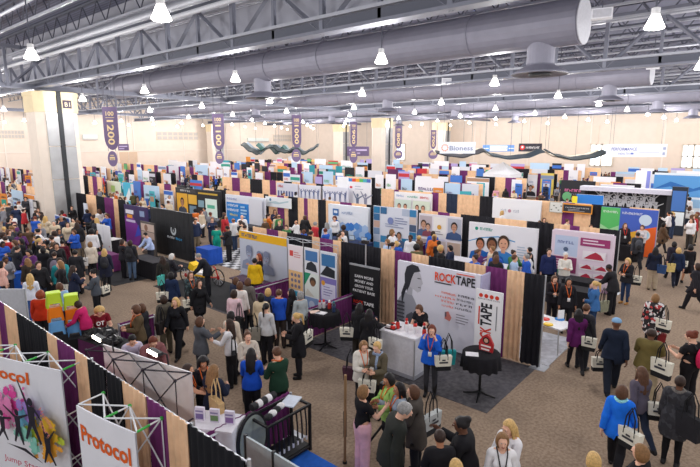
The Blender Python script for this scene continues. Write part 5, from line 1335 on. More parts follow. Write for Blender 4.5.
dark_ = mat('#2a2430', .5); whitebar = mat('#e9ebee', .4); greenj = mat('#3fae4a', .5)
def ghost(p, w, h):
    p.rect(.1*w, .35*h, .32*w, .5*h, '#e9d9de'); p.rect(.62*w, .55*h, .2*w, .26*h, '#ead4b4'); p.rect(.55*w, .32*h, .38*w, .2*h, '#e9b8bc'); lines(p, .14*w, .62*h, .24*w, 5, .05*h, .014*h, '#c9bcc8'); p.scrib(4, .2*w, .7*h, .06*h, '#cbbfcb', .18*w)
popup(3.62, 7.45, PI/2+.18, 2.15, 2.28, .32, 3, 3, mat('#fbf8fb', .7, 0, .02, 2), dark_, dark_, 'white fabric pop-up wall with a black lattice frame, seen over the drapes', ghost)
def jump(p, w, h):
    p.text('Protocol', 1.08, 1.95, .20, '#e8641e', 1.42, bold=.03)
    r_ = random.Random(5)
    for (cx, cz, r0, c) in ((2.0, 1.42, .22, '#e64aa4'), (2.25, 1.58, .18, '#ee6ab4'), (1.9, 1.35, .2, '#f08cc4'), (2.42, 1.4, .2, '#7cc4e8'), (2.6, 1.55, .16, '#a88ad8'), (2.75, 1.25, .2, '#c9dc4a'), (2.95, 1.35, .24, '#f2c23a'), (3.02, 1.0, .2, '#f0a83a'), (2.55, 1.1, .2, '#8cd0c0')):
        for k in range(16):
            bx, bz, q, ph = cx+r_.gauss(0, .12), cz+r_.gauss(0, .13), r0*r_.uniform(.06, .55), r_.uniform(0, 6)
            p.poly([(bx+q*(1+.38*math.sin(5*t+ph)*math.sin(3*t))*math.cos(t), bz+q*(1+.38*math.sin(5*t+ph)*math.sin(3*t))*math.sin(t)) for t in [2*PI*i/20 for i in range(20)]], c)
    ink = '#1f2030'
    def jumper(x, z, s, arms_, legs_):
        p.circ(x, z+.40*s, .055*s, ink, .065*s); p.poly([(x-.08*s, z+.33*s), (x+.08*s, z+.33*s), (x+.06*s, z+.05*s), (x-.06*s, z+.05*s)], ink)
        for (a, L_, w0, ox, oz) in arms_+legs_:
            bx, bz = x+ox*s, z+oz*s; ex, ez = bx+L_*s*math.cos(a), bz+L_*s*math.sin(a); nx, nz = -math.sin(a)*w0*s, math.cos(a)*w0*s
            p.poly([(bx-nx, bz-nz), (ex-nx*.5, ez-nz*.5), (ex+nx*.5, ez+nz*.5), (bx+nx, bz+nz)], ink)
    jumper(2.02, 1.14, .80, [(2.8, .30, .03, -.06, .31), (.2, .24, .03, .06, .31)], [(-1.1, .26, .045, 0, .07), (-2.2, .26, .045, 0, .07)])
    jumper(2.40, 1.22, .84, [(2.6, .34, .03, -.06, .31), (.4, .26, .03, .06, .31)], [(-1.3, .32, .045, .02, .07), (-1.9, .30, .045, -.02, .07)])
    jumper(2.74, 1.38, 1.05, [(1.95, .42, .026, -.05, .32), (-.9, .25, .024, .06, .31)], [(-1.2, .34, .045, .02, .07), (-2.0, .32, .04, -.02, .07)])
    jumper(3.03, 1.0, .8, [(1.7, .36, .028, -.04, .31), (.9, .28, .028, .05, .31)], [(-1.1, .32, .04, .02, .07), (-1.9, .3, .04, -.02, .07)])
    p.poly([(2.1, .98), (2.5, .93), (2.9, .80), (2.55, .98)], ink)
    p.text('Jump Start', 2.0, .66, .10, '#c8506a', .85, bold=.01); p.text('Healthy', 2.93, 1.72, .09, '#e88a8a', .36, rot=-.9); p.text('Start', 2.90, 1.50, .09, '#e88a8a', .28, rot=-.9)
fabw = mat('#e9eaf2', .7, 0, .03, 2)
popup(2.06, 9.44, R(-73), 3.2, 2.3, .42, 4, 3, fabw, whitebar, greenj, 'big white curved pop-up wall with orange title and paint-splashed jumping silhouettes', jump, curve=.06)
def prot2(p, w, h):
    p.text('Protocol', .06*w, .80*h, .10*h, '#e8641e', .86*w, bold=.03); p.circ(.78*w, .62*h, .09*w, '#ee6ab4'); p.circ(.7*w, .56*h, .06*w, '#e64aa4'); p.circ(.88*w, .58*h, .05*w, '#8a7ad0'); p.figure(.85*w, .25*h, .45*h, '#1f2030', 1.3, .6, .06); p.figure(.6*w, .2*h, .42*h, '#1f2030', 1.0, .9, .1); p.circ(.5*w, .4*h, .1*w, '#f2c23a')
popup(2.36, 6.06, R(-81), 1.22, 2.3, .38, 2, 3, fabw, whitebar, greenj, 'narrower white pop-up wall with the same orange title, right of the splashed one', prot2, curve=.02)
# grey panels, mirror, strap rack
def gpan(o):
    for k in range(2): MB().box((-.3+.62*k, 0, .77), (.58, .03, 1.46), mat('#b4c0c6', .5)).obj('leaf_panel', o)
    b = MB()
    for x_ in (-.6, .01, .63): b.box((x_, 0, .76), (.04, .05, 1.52), mat('#3a3c40', .5))
    b.obj('frame_post', o)
item('folding_screen', 'pale grey two-leaf screen with dark posts beside the strap rack', 'screen', 4.05, 4.85, 0, gpan, -PI/2)
def wbo(o):
    MB().box((0, 0, .98), (2.4, .04, 1.9), mat('#b9bcc4', .5)).obj('panel', o); b = MB()
    for x_ in (-1.2, .25, 1.2): b.box((x_, -.03, .98), (.03, .03, 1.92), mat('#9a9da4', .5))
    b.obj('frame_post', o)
item('panel_wall', 'plain grey panel wall behind the drapes at the left edge', 'panel', 3.28, 15.52, 0, wbo, -HEAD)
def mirr(o):
    MB().prism([(.36*math.cos(2*PI*i/28), .55+.5*math.sin(2*PI*i/28)) for i in range(28)], -.02, .02, mat('#26262a', .5)).obj('rim', o)
    MB().prism([(.31*math.cos(2*PI*i/28), .55+.45*math.sin(2*PI*i/28)) for i in range(28)], -.026, -.018, mat('#9aa49f', .25, .1, .05)).obj('mirror_glass', o)  # mirror's pale grey-green reflection put into the glass colour as a mostly diffuse tone
    MB().box((0, 0, .03), (.5, .3, .05), mat('#26262a', .5)).obj('base', o)
item('oval_mirror', 'oval dark-rimmed mirror leaning on the low purple rail', 'mirror', 4.98, 6.52, 0, mirr, .1)
o = thing('strap_rack', 'black metal rack hung with dark straps in front of the low purple rail', 'rack', (5.5, 6.36, 0), 0)
rk = mat('#1b1b1e', .5)
for x_ in (-.5, .5):
    for y_ in (-.25, .25): MB().box((x_, y_, .47), (.045, .045, .94), rk).obj('upright', o)
b = MB()
for z in (.08, .92):
    for y_ in (-.25, .25): b.box((0, y_, z), (1.0, .04, .04), rk)
    for x_ in (-.5, .5): b.box((x_, 0, z), (.04, .5, .04), rk)
b.obj('rail', o); MB().box((0, 0, .1), (.96, .46, .03), rk).obj('shelf', o)
for k in range(8):
    q = MB().tube([(-.4+.11*k, -.26, .92), (-.41+.11*k, -.3, .66), (-.38+.11*k, -.27, .36)], .016, rk, 5).obj('strap', o); MB().box((-.38+.11*k, -.27, .32), (.03, .02, .09), mat('#d8d6da', .5)).obj('white_tip', q)
for k in range(4): MB().ell((-.34+.13*k, -.08+.04*k, .98), (.09, .07, .06), mat('#e4e2e4' if k % 2 else '#232327', .6), 10, 6).obj('padded_cuff', o)
def roll(o):
    for k in range(5): MB().tube([(-.3+.12*k, 0, .07), (-.19+.12*k, 0, .07)], .07, mat('#e6e4e6' if k % 2 else '#232327', .6), 14).obj('roll_band', o)
item('foam_roll', 'black and white banded roll lying on the low purple rail', 'roll', 5.42, 6.72, .95, roll, .1)
item('paper_pad', 'pale printed papers lying on top of the strap rack', 'papers', 5.82, 6.42, .945, lambda o: (MB().box((0, 0, .01), (.4, .28, .02), mat('#cfd6e4', .5)).obj('sheet', o),), .4)
# easel and tripod by the woman in pink trousers
def easel(o):
    wd = mat('#8a6a48', .6); MB().tube([(0, 0, 0), (.02, 0, 1.7)], .025, wd, 8).obj('wooden_pole', o); MB().box((.03, .02, .75), (.05, .04, .5), rk).obj('dark_grip', o)
    MB().lathe([(.04, 0), (.04, .04)], rk, 10).obj('rubber_foot', o)
item('walking_pole', 'tall wooden pole held upright beside the woman in pink trousers', 'pole', 6.12, 5.35, 0, easel)
def tripod(o):
    MB().tube([(0, 0, .5), (0, 0, 1.35)], .035, rk, 8).obj('column_post', o)
    for k in range(3): a = k*2.1+.3; q = MB().tube([(0, 0, .62), (.45*math.cos(a), .45*math.sin(a), .02)], .022, rk, 6).obj('leg', o); MB().ell((.45*math.cos(a), .45*math.sin(a), .03), (.04, .04, .03), mat('#e4e4e6', .5), 8, 5).obj('white_foot', q)
    MB().box((0, 0, 1.38), (.16, .1, .12), rk).obj('head', o)
item('tripod', 'black tripod stand with white feet between the pink-trousered and green-jacketed women', 'tripod', 6.78, 4.98, 0, tripod)
# colour card table
o = thing('card_table', 'folding table with red, blue and yellow discs near the drape end', 'table', (13.75, 4.45, 0), PI/2-.25)
MB().box((0, 0, .76), (1.25, .75, .04), mat('#ecebee', .4)).obj('tabletop', o)
for x_ in (-.55, .55):
    for y_ in (-.3, .3): MB().tube([(x_, y_, 0), (x_*.96, y_, .74)], .018, postm, 6).obj('leg', o)
for k, (dx, dy, c, n_) in enumerate(((.05, .10, '#d83a2e', 'red'), (.30, -.22, '#2f86d0', 'blue'), (-.32, -.12, '#f0c824', 'yellow'), (-.25, .38, '#3aa4dc', 'pale blue'))):
    item('colour_disc', '%s round card on the folding table near the drape end' % n_, 'disc', 13.75+dx, 4.45+dy, .78, lambda o, c=c: MB().lathe([(.13, 0), (.13, .02), (.10, .03)], mat(c, .4), 18).obj('disc', o), 0, 'coloured discs on the folding table')
item('card_stand', 'small upright white card on the folding table with coloured discs', 'card', 14.05, 4.2, .78, lambda o: MB().box((0, 0, .14), (.2, .02, .28), mat('#f0eff2', .5)).obj('card', o), -.6)
# handcycle
o = thing('handcycle', 'low yellow and white handcycle with a red-spoked wheel on the black mat', 'cycle', (11.2, 17.35, 0), PI/2+.15)
def wheel(x, y, r_, hubc):
    q = MB(); n = 24; q.tube([(x+r_*math.cos(2*PI*i/n), y, r_+.01+r_*math.sin(2*PI*i/n)) for i in range(n+1)], .024, mat('#1b1b1e', .6), 6, False); w_ = q.obj('wheel', o)
    s = MB(); [s.tube([(x, y, r_+.01), (x+r_*math.cos(PI*i/5), y, r_+.01+r_*math.sin(PI*i/5))], .008, mat('#b9bac0', .4), 4) for i in range(10)]; s.ell((x, y, r_+.01), (.09, .03, .09), mat(hubc, .4), 10, 6); s.obj('spokes', w_)
wheel(-.75, 0, .34, '#b0262a'); wheel(.75, .35, .32, '#b0262a'); wheel(.75, -.35, .32, '#b0262a')
fr_ = mat('#c8302c', .4); MB().tube([(-.75, 0, .36), (-.3, 0, .3), (.3, 0, .28), (.75, 0, .34)], .03, fr_, 8).obj('frame', o); MB().tube([(-.75, .0, .36), (-.62, 0, .72), (-.5, 0, .78)], .025, fr_, 8).obj('fork', o)
MB().box((.35, 0, .42), (.9, .42, .14), mat('#eceaee', .5)).obj('seat_shell', o); MB().box((.62, 0, .62), (.3, .36, .34), mat('#f0c424', .5), 0, -.4).obj('seat_cushion', o); MB().box((.12, 0, .36), (.7, .46, .07), mat('#eeb41e', .5)).obj('side_fairing', o)
for s in (-1, 1): MB().tube([(-.5, s*.04, .78), (-.46, s*.22, .80)], .016, rk, 6).obj('hand_crank', o)
# small metal stanchion rail by the queue
b = MB(); b.tube([(0, 0, 0), (0, 0, .85), (0, .08, .95), (0, .9, .95), (0, .98, .85), (0, .98, 0)], .022, mat('#6a6a72', .4, .4), 8)
tag(b.obj('barrier_rail', None, (9.75, 11.9, 0), 0.1), 'grey bent-tube barrier at the queue end of the black mat', 'barrier')
# chairs
def chair(x, y, rz, col, label):
    o = thing('folding_chair', label, 'chair', (x, y, 0), rz, 'dark chairs in the booths'); m = mat(col, .6)
    MB().box((0, 0, .46), (.44, .44, .05), m).obj('seat', o); MB().box((0, .22, .74), (.42, .04, .3), m).obj('backrest', o)
    for sx_ in (-1, 1):
        for sy_ in (-1, 1): MB().tube([(sx_*.2, sy_*.2, 0), (sx_*.19, sy_*.2, .45)], .014, mat('#55565c', .4, .4), 6).obj('leg', o)
        MB().tube([(sx_*.19, .21, .45), (sx_*.19, .24, .88)], .014, mat('#55565c', .4, .4), 6).obj('back_post', o)
chair(13.2, 16.6, .8, '#26262a', 'black chair on the checkered floor, right of the person in green scrubs')
chair(14.6, 16.3, 2.2, '#26262a', 'black chair behind the man in black by the checkered floor')
chair(4.5, 9.6, PI/2+.2, '#232327', 'black chair of the dark-haired seated man behind the white pop-up')
chair(4.5, 8.6, PI/2+.2, '#232327', 'black chair of the fair-haired seated man behind the white pop-up')

# small clip-on display lamps
def cliplamp(o):
    MB().tube([(0, 0, -.12), (0, -.02, .1), (0, -.18, .2)], .014, mat('#2a2a2e', .5), 6).obj('arm', o); MB().box((0, -.2, .2), (.3, .09, .05), mat('#2a2a2e', .5)).obj('lamp_head', o); MB().box((0, -.255, .2), (.27, .02, .045), glow('#fff4e4', 14)).obj('lit_tube', o)
item('clip_lamp', 'lit clip-on lamp above the dark-haired seated person behind the white pop-up', 'lamp', 3.42, 8.12, 2.36, cliplamp, -PI/2, 'clip-on lamps on the white pop-up')
item('clip_lamp', 'lit clip-on lamp above the fair reddish-haired seated person behind the white pop-up', 'lamp', 3.72, 6.9, 2.36, cliplamp, -PI/2, 'clip-on lamps on the white pop-up')
# ------------------------------------------------------------------ bags that people carry
def bagm(b_, x0, w, h, d, body, base):
    if base: b_.prism([(-w*.42, 0), (w*.42, 0), (w*.45, h*.3), (-w*.45, h*.3)], -d/2, d/2, mat(base, .8)); b_.prism([(-w*.45, h*.3), (w*.45, h*.3), (w*.5, h), (-w*.5, h)], -d/2, d/2, mat(body, .8, 0, .05, 8))
    else: b_.prism([(-w*.42, 0), (w*.42, 0), (w*.5, h), (-w*.5, h)], -d/2, d/2, mat(body, .8, 0, .12, 12))
def tote(P, side, label, body='#e4dfd0', base='#1d1d20', how='shoulder', w=.36, h=.33, logo='#3a3a42', strap='#1d1d20', out=.0, yo=.235):
    th = P['th']; k = P['k']
    if how == 'shoulder': c = P['local']((side*(.25+out), yo, .74)); up = .40
    else:
        c = P['local'](tuple(np.array(JT['hal' if side > 0 else 'har'])+np.array([side*.05, 0, -.08])), 'hal' if side > 0 else 'har'); up = .2; c.z -= h+up-.02
    o = thing('tote_bag', label, 'bag', c, th+(side*.45 if how == 'shoulder' else .3), 'conference bags')
    b = MB(); bagm(b, 0, w, h, .11, body, base); b.obj('bag_body', o)
    for y_ in (-.05, .05):
        MB().tube([(-w*.25, y_, h*.75), (-w*.2, y_*.8, h+up*.55), (0, y_*.6, h+up), (w*.2, y_*.8, h+up*.55), (w*.25, y_, h*.75)], .012, mat(strap, .8), 5).obj('handle', o)
    if logo:
        for s in (-1, 1):
            p = Print(s*.056) if s < 0 else Print(.075)
            p.rect(-w*.26, h*.52, w*.52, h*.12, logo); p.rect(-w*.1, h*.7, w*.2, h*.1, logo); p.obj('printed_mark', o)
    return o
def backpack(P, label, col, col2='#2a2a2e'):
    c = P['local']((0, .215, 1.0)); o = thing('backpack', label, 'backpack', c, P['th'], 'bags on people')
    b = MB(); b.ell((0, 0, .19), (.16, .10, .25), mat(col, .7, 0, .12, 10), 16, 10); b.v = [(max(-.145, min(.145, x)), max(-.08, min(.085, y)), max(-.02, min(.42, z))) for x, y, z in b.v]; b.obj('sack', o, smooth=True)
    b = MB(); b.ell((0, .075, .10), (.11, .05, .12), mat(col2, .7), 12, 8); b.obj('front_pocket', o)
    for s in (-1, 1): MB().tube([(s*.1, -.07, .38), (s*.11, -.13, .47), (s*.115, -.30, .44), (s*.125, -.36, .25), (s*.14, -.26, .06)], .018, mat(col2, .7), 5).obj('strap', o)
    return o
def floral(*cs):
    m = bpy.data.materials.new('floral'); m.use_nodes = True; nt = m.node_tree; v = nt.nodes.new('ShaderNodeTexVoronoi'); v.inputs['Scale'].default_value = 16
    tc = nt.nodes.new('ShaderNodeTexCoord'); r = nt.nodes.new('ShaderNodeValToRGB'); r.color_ramp.interpolation = 'CONSTANT'
    while len(r.color_ramp.elements) < len(cs): r.color_ramp.elements.new(.5)
    for i, c in enumerate(cs): r.color_ramp.elements[i].position = i/len(cs); r.color_ramp.elements[i].color = lin(c)+[1]
    sp = nt.nodes.new('ShaderNodeSeparateColor'); nt.links.new(tc.outputs['Object'], v.inputs['Vector']); nt.links.new(v.outputs['Color'], sp.inputs['Color']); nt.links.new(sp.outputs['Red'], r.inputs['Fac'])
    b = nt.nodes['Principled BSDF']; nt.links.new(r.outputs['Color'], b.inputs['Base Color']); b.inputs['Roughness'].default_value = .85
    return m
OR = '#e06a28'
N = {}
def pe(key, *a, **k): N[key] = person(*a, **k); return N[key]
# ---- right aisle
p = pe('blazer', 617, 318, 1.84, 8, 'm', 'none', 'grey', 'jacket', '#1d2536', 'trousers', '#1f2430', 'walk2', 'person in a navy blazer and light blue flat cap walking away', skin_='dark', cap='#7fa6cc')
tote(p, 1, 'cream bag held low in the hand of the person in the navy blazer and cap', how='hand', w=.36, h=.34)
p = pe('floral', 656, 293.5, 1.68, 5, 'f', 'bob', 'lightbrown', 'coat', floral('#201c20', '#d8d0d0', '#201c20', '#b83a3c', '#2a2428', '#e8e0e0'), 'leggings', '#232024', 'stand', 'person in a black, white and red floral coat with short light brown hair')
tote(p, -1, 'cream bag on the shoulder of the person in the floral coat')
o = tote(p, -1, 'small dark red handbag hanging by the person in the floral coat', body='#7a1f22', base=None, how='hand', w=.28, h=.24, logo=None, strap='#5a1618')
p = pe('olive', 652, 329, 1.66, 355, 'm', 'short', 'darkbrown', 'jacket', '#6d6038', 'wide', '#a8977c', 'hold', 'person in an olive jacket and khaki trousers seen from behind', skin_='dark', girth=1.14)
tote(p, -1, 'cream and black bag hanging from the shoulder of the person in the olive jacket', w=.44, h=.40)
p = pe('glasses', 692, 331, 1.7, 60, 'f', 'bun', 'auburn', 'tee', '#1e1c20', 'trousers', '#1c1a1e', 'hold', 'person in black with reddish hair tied up and a pink backpack', girth=1.15)
backpack(p, 'bright pink and black backpack on the person in black at the right edge', '#d8285c')
p = pe('longhair', 642, 366.5, 1.66, 40, 'f', 'long', 'brown', 'sweater', '#5d5663', 'jeans', '#2c3346', 'walk', 'person with very long brown hair, grey-mauve top and dark jeans')
tote(p, -1, 'cream and black bag swinging beside the person with very long brown hair', w=.36)
p = pe('bluejkt', 623, 385, 1.68, 350, 'f', 'bob', 'brown', 'jacket', '#1f6fe0', 'trousers', '#1d1c20', 'walk', 'person in a bright blue and white jacket with brown bobbed hair walking away', scarf='#8fd0d8')
for s in (-1, 1):
    q = p['local']((s*.0, 0, 0))
tote(p, -1, 'cream bag of the person in the bright blue and white jacket at the bottom edge', w=.40)
p = pe('dotted', 681, 376, 1.7, 352, 'f', 'short', 'darkbrown', 'coat', floral('#26252a', '#2f2e33', '#3a393e', '#232227'), 'leggings', '#18171a', 'stand', 'person in a flared dark dotted coat and black leggings', skin_='dark', scarf='#6a6460')
tote(p, -1, 'large slouchy black bag on the back of the person in the dotted coat', body='#222126', base=None, w=.44, h=.42, logo=None)
pe('blondbot', 641, 444, 1.68, 70, 'f', 'bob', 'lightbrown', 'sweater', '#1c1b1f', 'trousers', '#1c1b1f', 'stand', 'person with light brown hair and sunglasses on top, black top, at the bottom edge')
pe('blondtop', 594, 452, 1.64, 20, 'f', 'bob', 'blond', 'shirt', '#5a4a44', 'trousers', '#2a2a30', 'stand', 'blond-headed person just showing at the bottom edge of the aisle')
p = pe('purple', 579, 309, 1.68, 15, 'f', 'long', 'black', 'jacket', '#5b1f58', 'leggings', '#1d1b20', 'walk', 'person in a deep purple jacket with long black hair, by the drape end')
tote(p, -1, 'cream bag on the shoulder of the person in the deep purple jacket', w=.34)
pe('darkman', 587, 304, 1.72, 330, 'm', 'short', 'brown', 'jacket', '#2f2e34', 'jeans', '#2a2c34', 'stand', 'person in a charcoal jacket hidden behind the one in deep purple')
p = pe('denim', 595, 281, 1.66, 75, 'f', 'pony', 'blond', 'jacket', '#3f6ea8', 'jeans', '#2d4468', 'cheek', 'person in a denim-blue jacket with a blond ponytail, hand at the chin')
tote(p, -1, 'large olive-grey bag carried by the person in the denim-blue jacket', body='#8a8a74', base=None, logo=None)
pe('standL', 555, 275.5, 1.64, 200, 'f', 'bob', 'brown', 'jacket', '#26242a', 'trousers', '#26242a', 'hold', 'person in black with an orange lanyard tucked behind the black drape end', lany=OR)
pe('standC', 569, 278, 1.70, 195, 'f', 'bob', 'black', 'jacket', '#232227', 'trousers', '#232227', 'stand', 'person in black with an orange lanyard behind the card table', lany=OR, skin_='tan')
pe('counter', 609, 264.5, 1.72, 60, 'm', 'short', 'black', 'jacket', '#28272b', 'trousers', '#232227', 'lean_in', 'person in black leaning over the black table by the aisle', skin_='dark')
pe('tealback', 551, 257.5, 1.66, 20, 'f', 'pony', 'auburn', 'shirt', '#1f7f94', 'trousers', '#2a2a30', 'sit', 'person in a teal top sitting with their back turned, before the pink and plum display')
pe('capman', 549.5, 248.5, 1.80, 190, 'm', 'short', 'darkbrown', 'jacket', '#27305a', 'trousers', '#27272d', 'stand', 'person in a navy top standing behind the one in teal')
pe('oldman', 566, 252.5, 1.74, 195, 'm', 'short', 'white', 'shirt', '#e8e4dc', 'trousers', '#6a6a70', 'hold', 'white-haired person in a cream shirt before the pink and plum display')
p = pe('backpackman', 638, 232, 1.76, 20, 'm', 'short', 'black', 'jacket', '#3a3b42', 'trousers', '#232329', 'walk', 'person with a grey backpack walking toward the bright four-colour display', skin_='tan')
backpack(p, 'charcoal grey backpack on the person near the bright four-colour display', '#4a4c54')
pe('redvest', 625.5, 223, 1.82, 195, 'f', 'long', 'brown', 'jacket', '#2a272b', 'trousers', '#2a272b', 'stand', 'person in black over a bright red top before the four-colour display', lany='#e03020')
pe('redvestb', 642.5, 225, 1.76, 170, 'f', 'bob', 'brown', 'shirt', '#cfc8cc', 'trousers', '#33323a', 'hold', 'person in a pale top at the black table of the four-colour display')
p = pe('boots', 628, 258, 1.68, 150, 'f', 'bob', 'blond', 'jacket', '#29282d', 'jeans', '#2c3c5c', 'hold', 'person in black jacket, blue jeans and tan boots standing in the aisle', shoe='boot', scol='#a8763c', lany=OR)
tote(p, 1, 'white bag hanging beside the person in tan boots', how='shoulder', w=.34)
p = pe('beige', 656, 247, 1.70, 10, 'f', 'long', 'black', 'jacket', '#22273a', 'wide', '#b7a690', 'stand', 'person in a navy jacket and beige trousers walking up the aisle')
tote(p, -1, 'dark blue bag beside the person in beige trousers', body='#2f4a78', base=None, logo=None, w=.32)
pe('dk1', 674.5, 241.5, 1.68, 20, 'f', 'bob', 'black', 'coat', '#2b2733', 'trousers', '#232227', 'walk', 'person in a dark plum coat left of the one with the yellow bag')
p = pe('yellowbag', 679, 247.5, 1.66, 10, 'f', 'bob', 'blond', 'jacket', '#1f2a44', 'trousers', '#1f2230', 'walk2', 'blond person in dark navy carrying a yellow bag')
tote(p, 1, 'pale yellow bag of the blond person in dark navy', body='#d8c078', base=None, logo=None, w=.30)
p = pe('dk2', 691, 244.5, 1.70, 15, 'f', 'bob', 'black', 'dress', '#232126', None, '#000000', 'walk', 'person in a short black dress at the right edge of the aisle', skin_='mid')
tote(p, 1, 'cream bag of the person in the short black dress', w=.30)
p = pe('dk3', 698, 263, 1.72, 60, 'f', 'bob', 'darkbrown', 'coat', '#2a282e', 'trousers', '#232227', 'walk', 'person in a dark coat cut by the right edge of the photo')
tote(p, -1, 'white bag of the person in the dark coat at the right edge', w=.34)
# ---- centre foreground
p = pe('greyman', 404, 403, 1.82, 285, 'm', 'short', 'grey', 'jacket', '#2b2d2a', 'trousers', '#24262c', 'stand', 'grey-haired person in a dark coat bending toward the aisle', pk=dict(sp=16, nod=18), girth=1.08)
p = pe('silverbag', 413, 385, 1.66, 75, 'f', 'bob', 'brown', 'coat', '#4a4440', 'trousers', '#23252c', 'reach', 'person in a grey-brown hooded coat with a silver bag, back turned')
tote(p, -1, 'silver woven bag on the shoulder of the person in the grey-brown coat', body='#b9bcbc', base='#2a2a2e', w=.46, h=.36)
pe('lime', 388.5, 373.5, 1.66, 120, 'f', 'bob', 'black', 'jacket', '#9cc46a', 'trousers', '#232227', 'hold', 'person in a lime green jacket with black hair and an orange lanyard', lany=OR, skin_='tan')
pe('besidelime', 399, 382.5, 1.62, 110, 'f', 'long', 'black', 'sweater', '#9aa6b4', 'trousers', '#23262c', 'talk', 'dark-haired person in pale grey squeezed between the lime jacket and the silver bag', lany=OR, skin_='tan')
p = pe('pink', 364, 385, 1.66, 300, 'f', 'bob', 'lightbrown', 'tee', '#1d1c1f', 'wide', '#e4b0bc', 'talk', 'person in a black t-shirt and pale pink trousers')
p = pe('cardigan', 364, 341, 1.66, 195, 'f', 'bob', 'lightbrown', 'jacket', '#dcd6cc', 'trousers', '#26252a', 'hold', 'person in an ivory cardigan with an orange lanyard and plum handbag', lany=OR)
tote(p, -1, 'plum leather handbag of the person in the ivory cardigan', body='#4a2a3a', base=None, logo=None, w=.34, h=.28)
p = pe('scarf', 377, 342, 1.68, 150, 'f', 'short', 'blond', 'jacket', '#5f5646', 'trousers', '#2a2a30', 'hold', 'short-haired blond person in a khaki jacket and blue-grey scarf', scarf='#8c9ab4')
tote(p, -1, 'white bag with a dark mark held by the person in the blue-grey scarf', how='hand', w=.36, h=.34)
pe('updo', 462, 417, 1.72, 80, 'f', 'bun', 'black', 'jacket', '#1c1b1f', 'trousers', '#1c1b1f', 'gesture', 'dark-skinned person in a black jacket with hair tied up, arm stretched left', skin_='dark', girth=1.1, pk=dict(sp=8))
pe('backblk', 440, 430, 1.68, 15, 'f', 'short', 'darkbrown', 'jacket', '#1f1e22', 'trousers', '#1f1e22', 'hold', 'person in black with short brown hair, back turned, at the bottom edge', skin_='tan')
p = pe('blonde1', 509, 420, 1.70, 140, 'f', 'long', 'blond', 'shirt', '#e9e6ea', 'trousers', '#2a2a30', 'hold', 'long-haired blond person in white, the farther of two at the bottom edge')
tote(p, -1, 'black camera bag on the blond person in white', body='#1e1e22', base=None, logo=None, w=.26, h=.22)
pe('blonde2', 503, 433.5, 1.64, 190, 'f', 'bob', 'lightbrown', 'shirt', '#eceaec', 'trousers', '#2a2a30', 'stand', 'ash-blond person in white with a dark lanyard, the nearer of two at the bottom edge', lany='#26262a')
pe('crown', 456, 459, 1.60, 20, 'f', 'bob', 'blond', 'shirt', '#7a6a60', 'trousers', '#2a2a30', 'stand', 'crown of a blond head at the bottom edge below the black jackets')
p = pe('bluecoat', 432, 325, 1.70, 170, 'f', 'bob', 'auburn', 'jacket', '#1f5fd0', 'leggings', '#3a3a40', 'cheek', 'person in a royal blue jacket and black boots with hands raised to the face', shoe='boot', scol='#17171a', lany=OR, pk=dict(L=(48, 10, 130, 14)))
tote(p, 1, 'cream, black-based bag hanging by the person in the royal blue jacket', w=.38, out=.06, yo=-.12)
tote(p, 1, 'teal bag hanging behind the cream one on the person in the royal blue jacket', body='#1f8f94', base=None, logo=None, w=.34, out=.13)
p = pe('attend', 418.5, 305, 1.68, 150, 'f', 'bob', 'brown', 'tee', '#232327', 'trousers', '#232327', 'bend', 'person in a black t-shirt bending over the white counter')
p = pe('dark1', 360, 303, 1.66, 330, 'f', 'long', 'black', 'jacket', '#232226', 'trousers', '#3a3632', 'reach', 'long black-haired person in a dark jacket at the white counter, the farther of two')
tote(p, 1, 'cream bag on the shoulder of the farther person at the white counter', w=.36)
p = pe('dark2', 369.5, 309, 1.68, 345, 'f', 'long', 'black', 'jacket', '#1e1d21', 'trousers', '#8a7a62', 'reach', 'long black-haired person in black at the white counter, the nearer of two')
tote(p, -1, 'cream and black bag on the nearer person at the white counter', w=.36)
# ---- the queue at the poster booth
p = pe('bluesw', 279, 289, 1.70, 350, 'm', 'short', 'brown', 'sweater', '#2350b8', 'trousers', '#3a3230', 'stand', 'person in a blue sweater with an orange lanyard before the posters', lany=OR)
tote(p, 1, 'navy bag on the left shoulder of the person in the blue sweater', body='#262c44', base=None, logo=None, w=.28)
pe('q1', 291, 289, 1.66, 60, 'f', 'long', 'black', 'jacket', '#26252a', 'trousers', '#26252a', 'stand', 'long black-haired person in black right of the blue sweater')
pe('q2', 300, 291, 1.64, 30, 'f', 'bob', 'grey', 'sweater', '#a8b0b4', 'trousers', '#3a3a42', 'stand', 'grey-haired person in pale grey at the poster booth')
p = pe('ponyt', 296, 313, 1.66, 85, 'f', 'pony', 'blond', 'coat', '#201f23', 'trousers', '#232227', 'hold', 'person with a blond ponytail and black coat below the bottle table')
tote(p, -1, 'large white bag at the hip of the person with the blond ponytail', w=.42, h=.38)
p = pe('q3', 266, 303, 1.66, 330, 'f', 'pony', 'black', 'shirt', '#c9c9cc', 'trousers', '#232227', 'stand', 'dark-ponytailed person in a pale grey shirt with black trousers')
tote(p, 1, 'grey-beige bag on the shoulder of the person in the pale grey shirt', body='#8f8a80', base=None, logo=None, w=.30)
pe('q4', 268, 288, 1.62, 350, 'f', 'bob', 'blond', 'jacket', '#2b3350', 'trousers', '#232227', 'stand', 'blond person in navy between the beige jacket and the blue sweater')
pe('q5', 261, 293, 1.66, 340, 'f', 'bob', 'black', 'jacket', '#cdb99a', 'trousers', '#2a2a30', 'stand', 'person in a beige jacket in the queue')
pe('q6', 240, 281.5, 1.68, 330, 'f', 'bob', 'brown', 'sweater', '#e2dcd8', 'trousers', '#2a2a30', 'stand', 'brown-haired person in ivory in the middle of the queue')
pe('q7', 248, 278, 1.68, 320, 'f', 'bob', 'brown', 'coat', '#6a6460', 'trousers', '#2a2a30', 'stand', 'person in a grey-brown coat at the back of the queue')
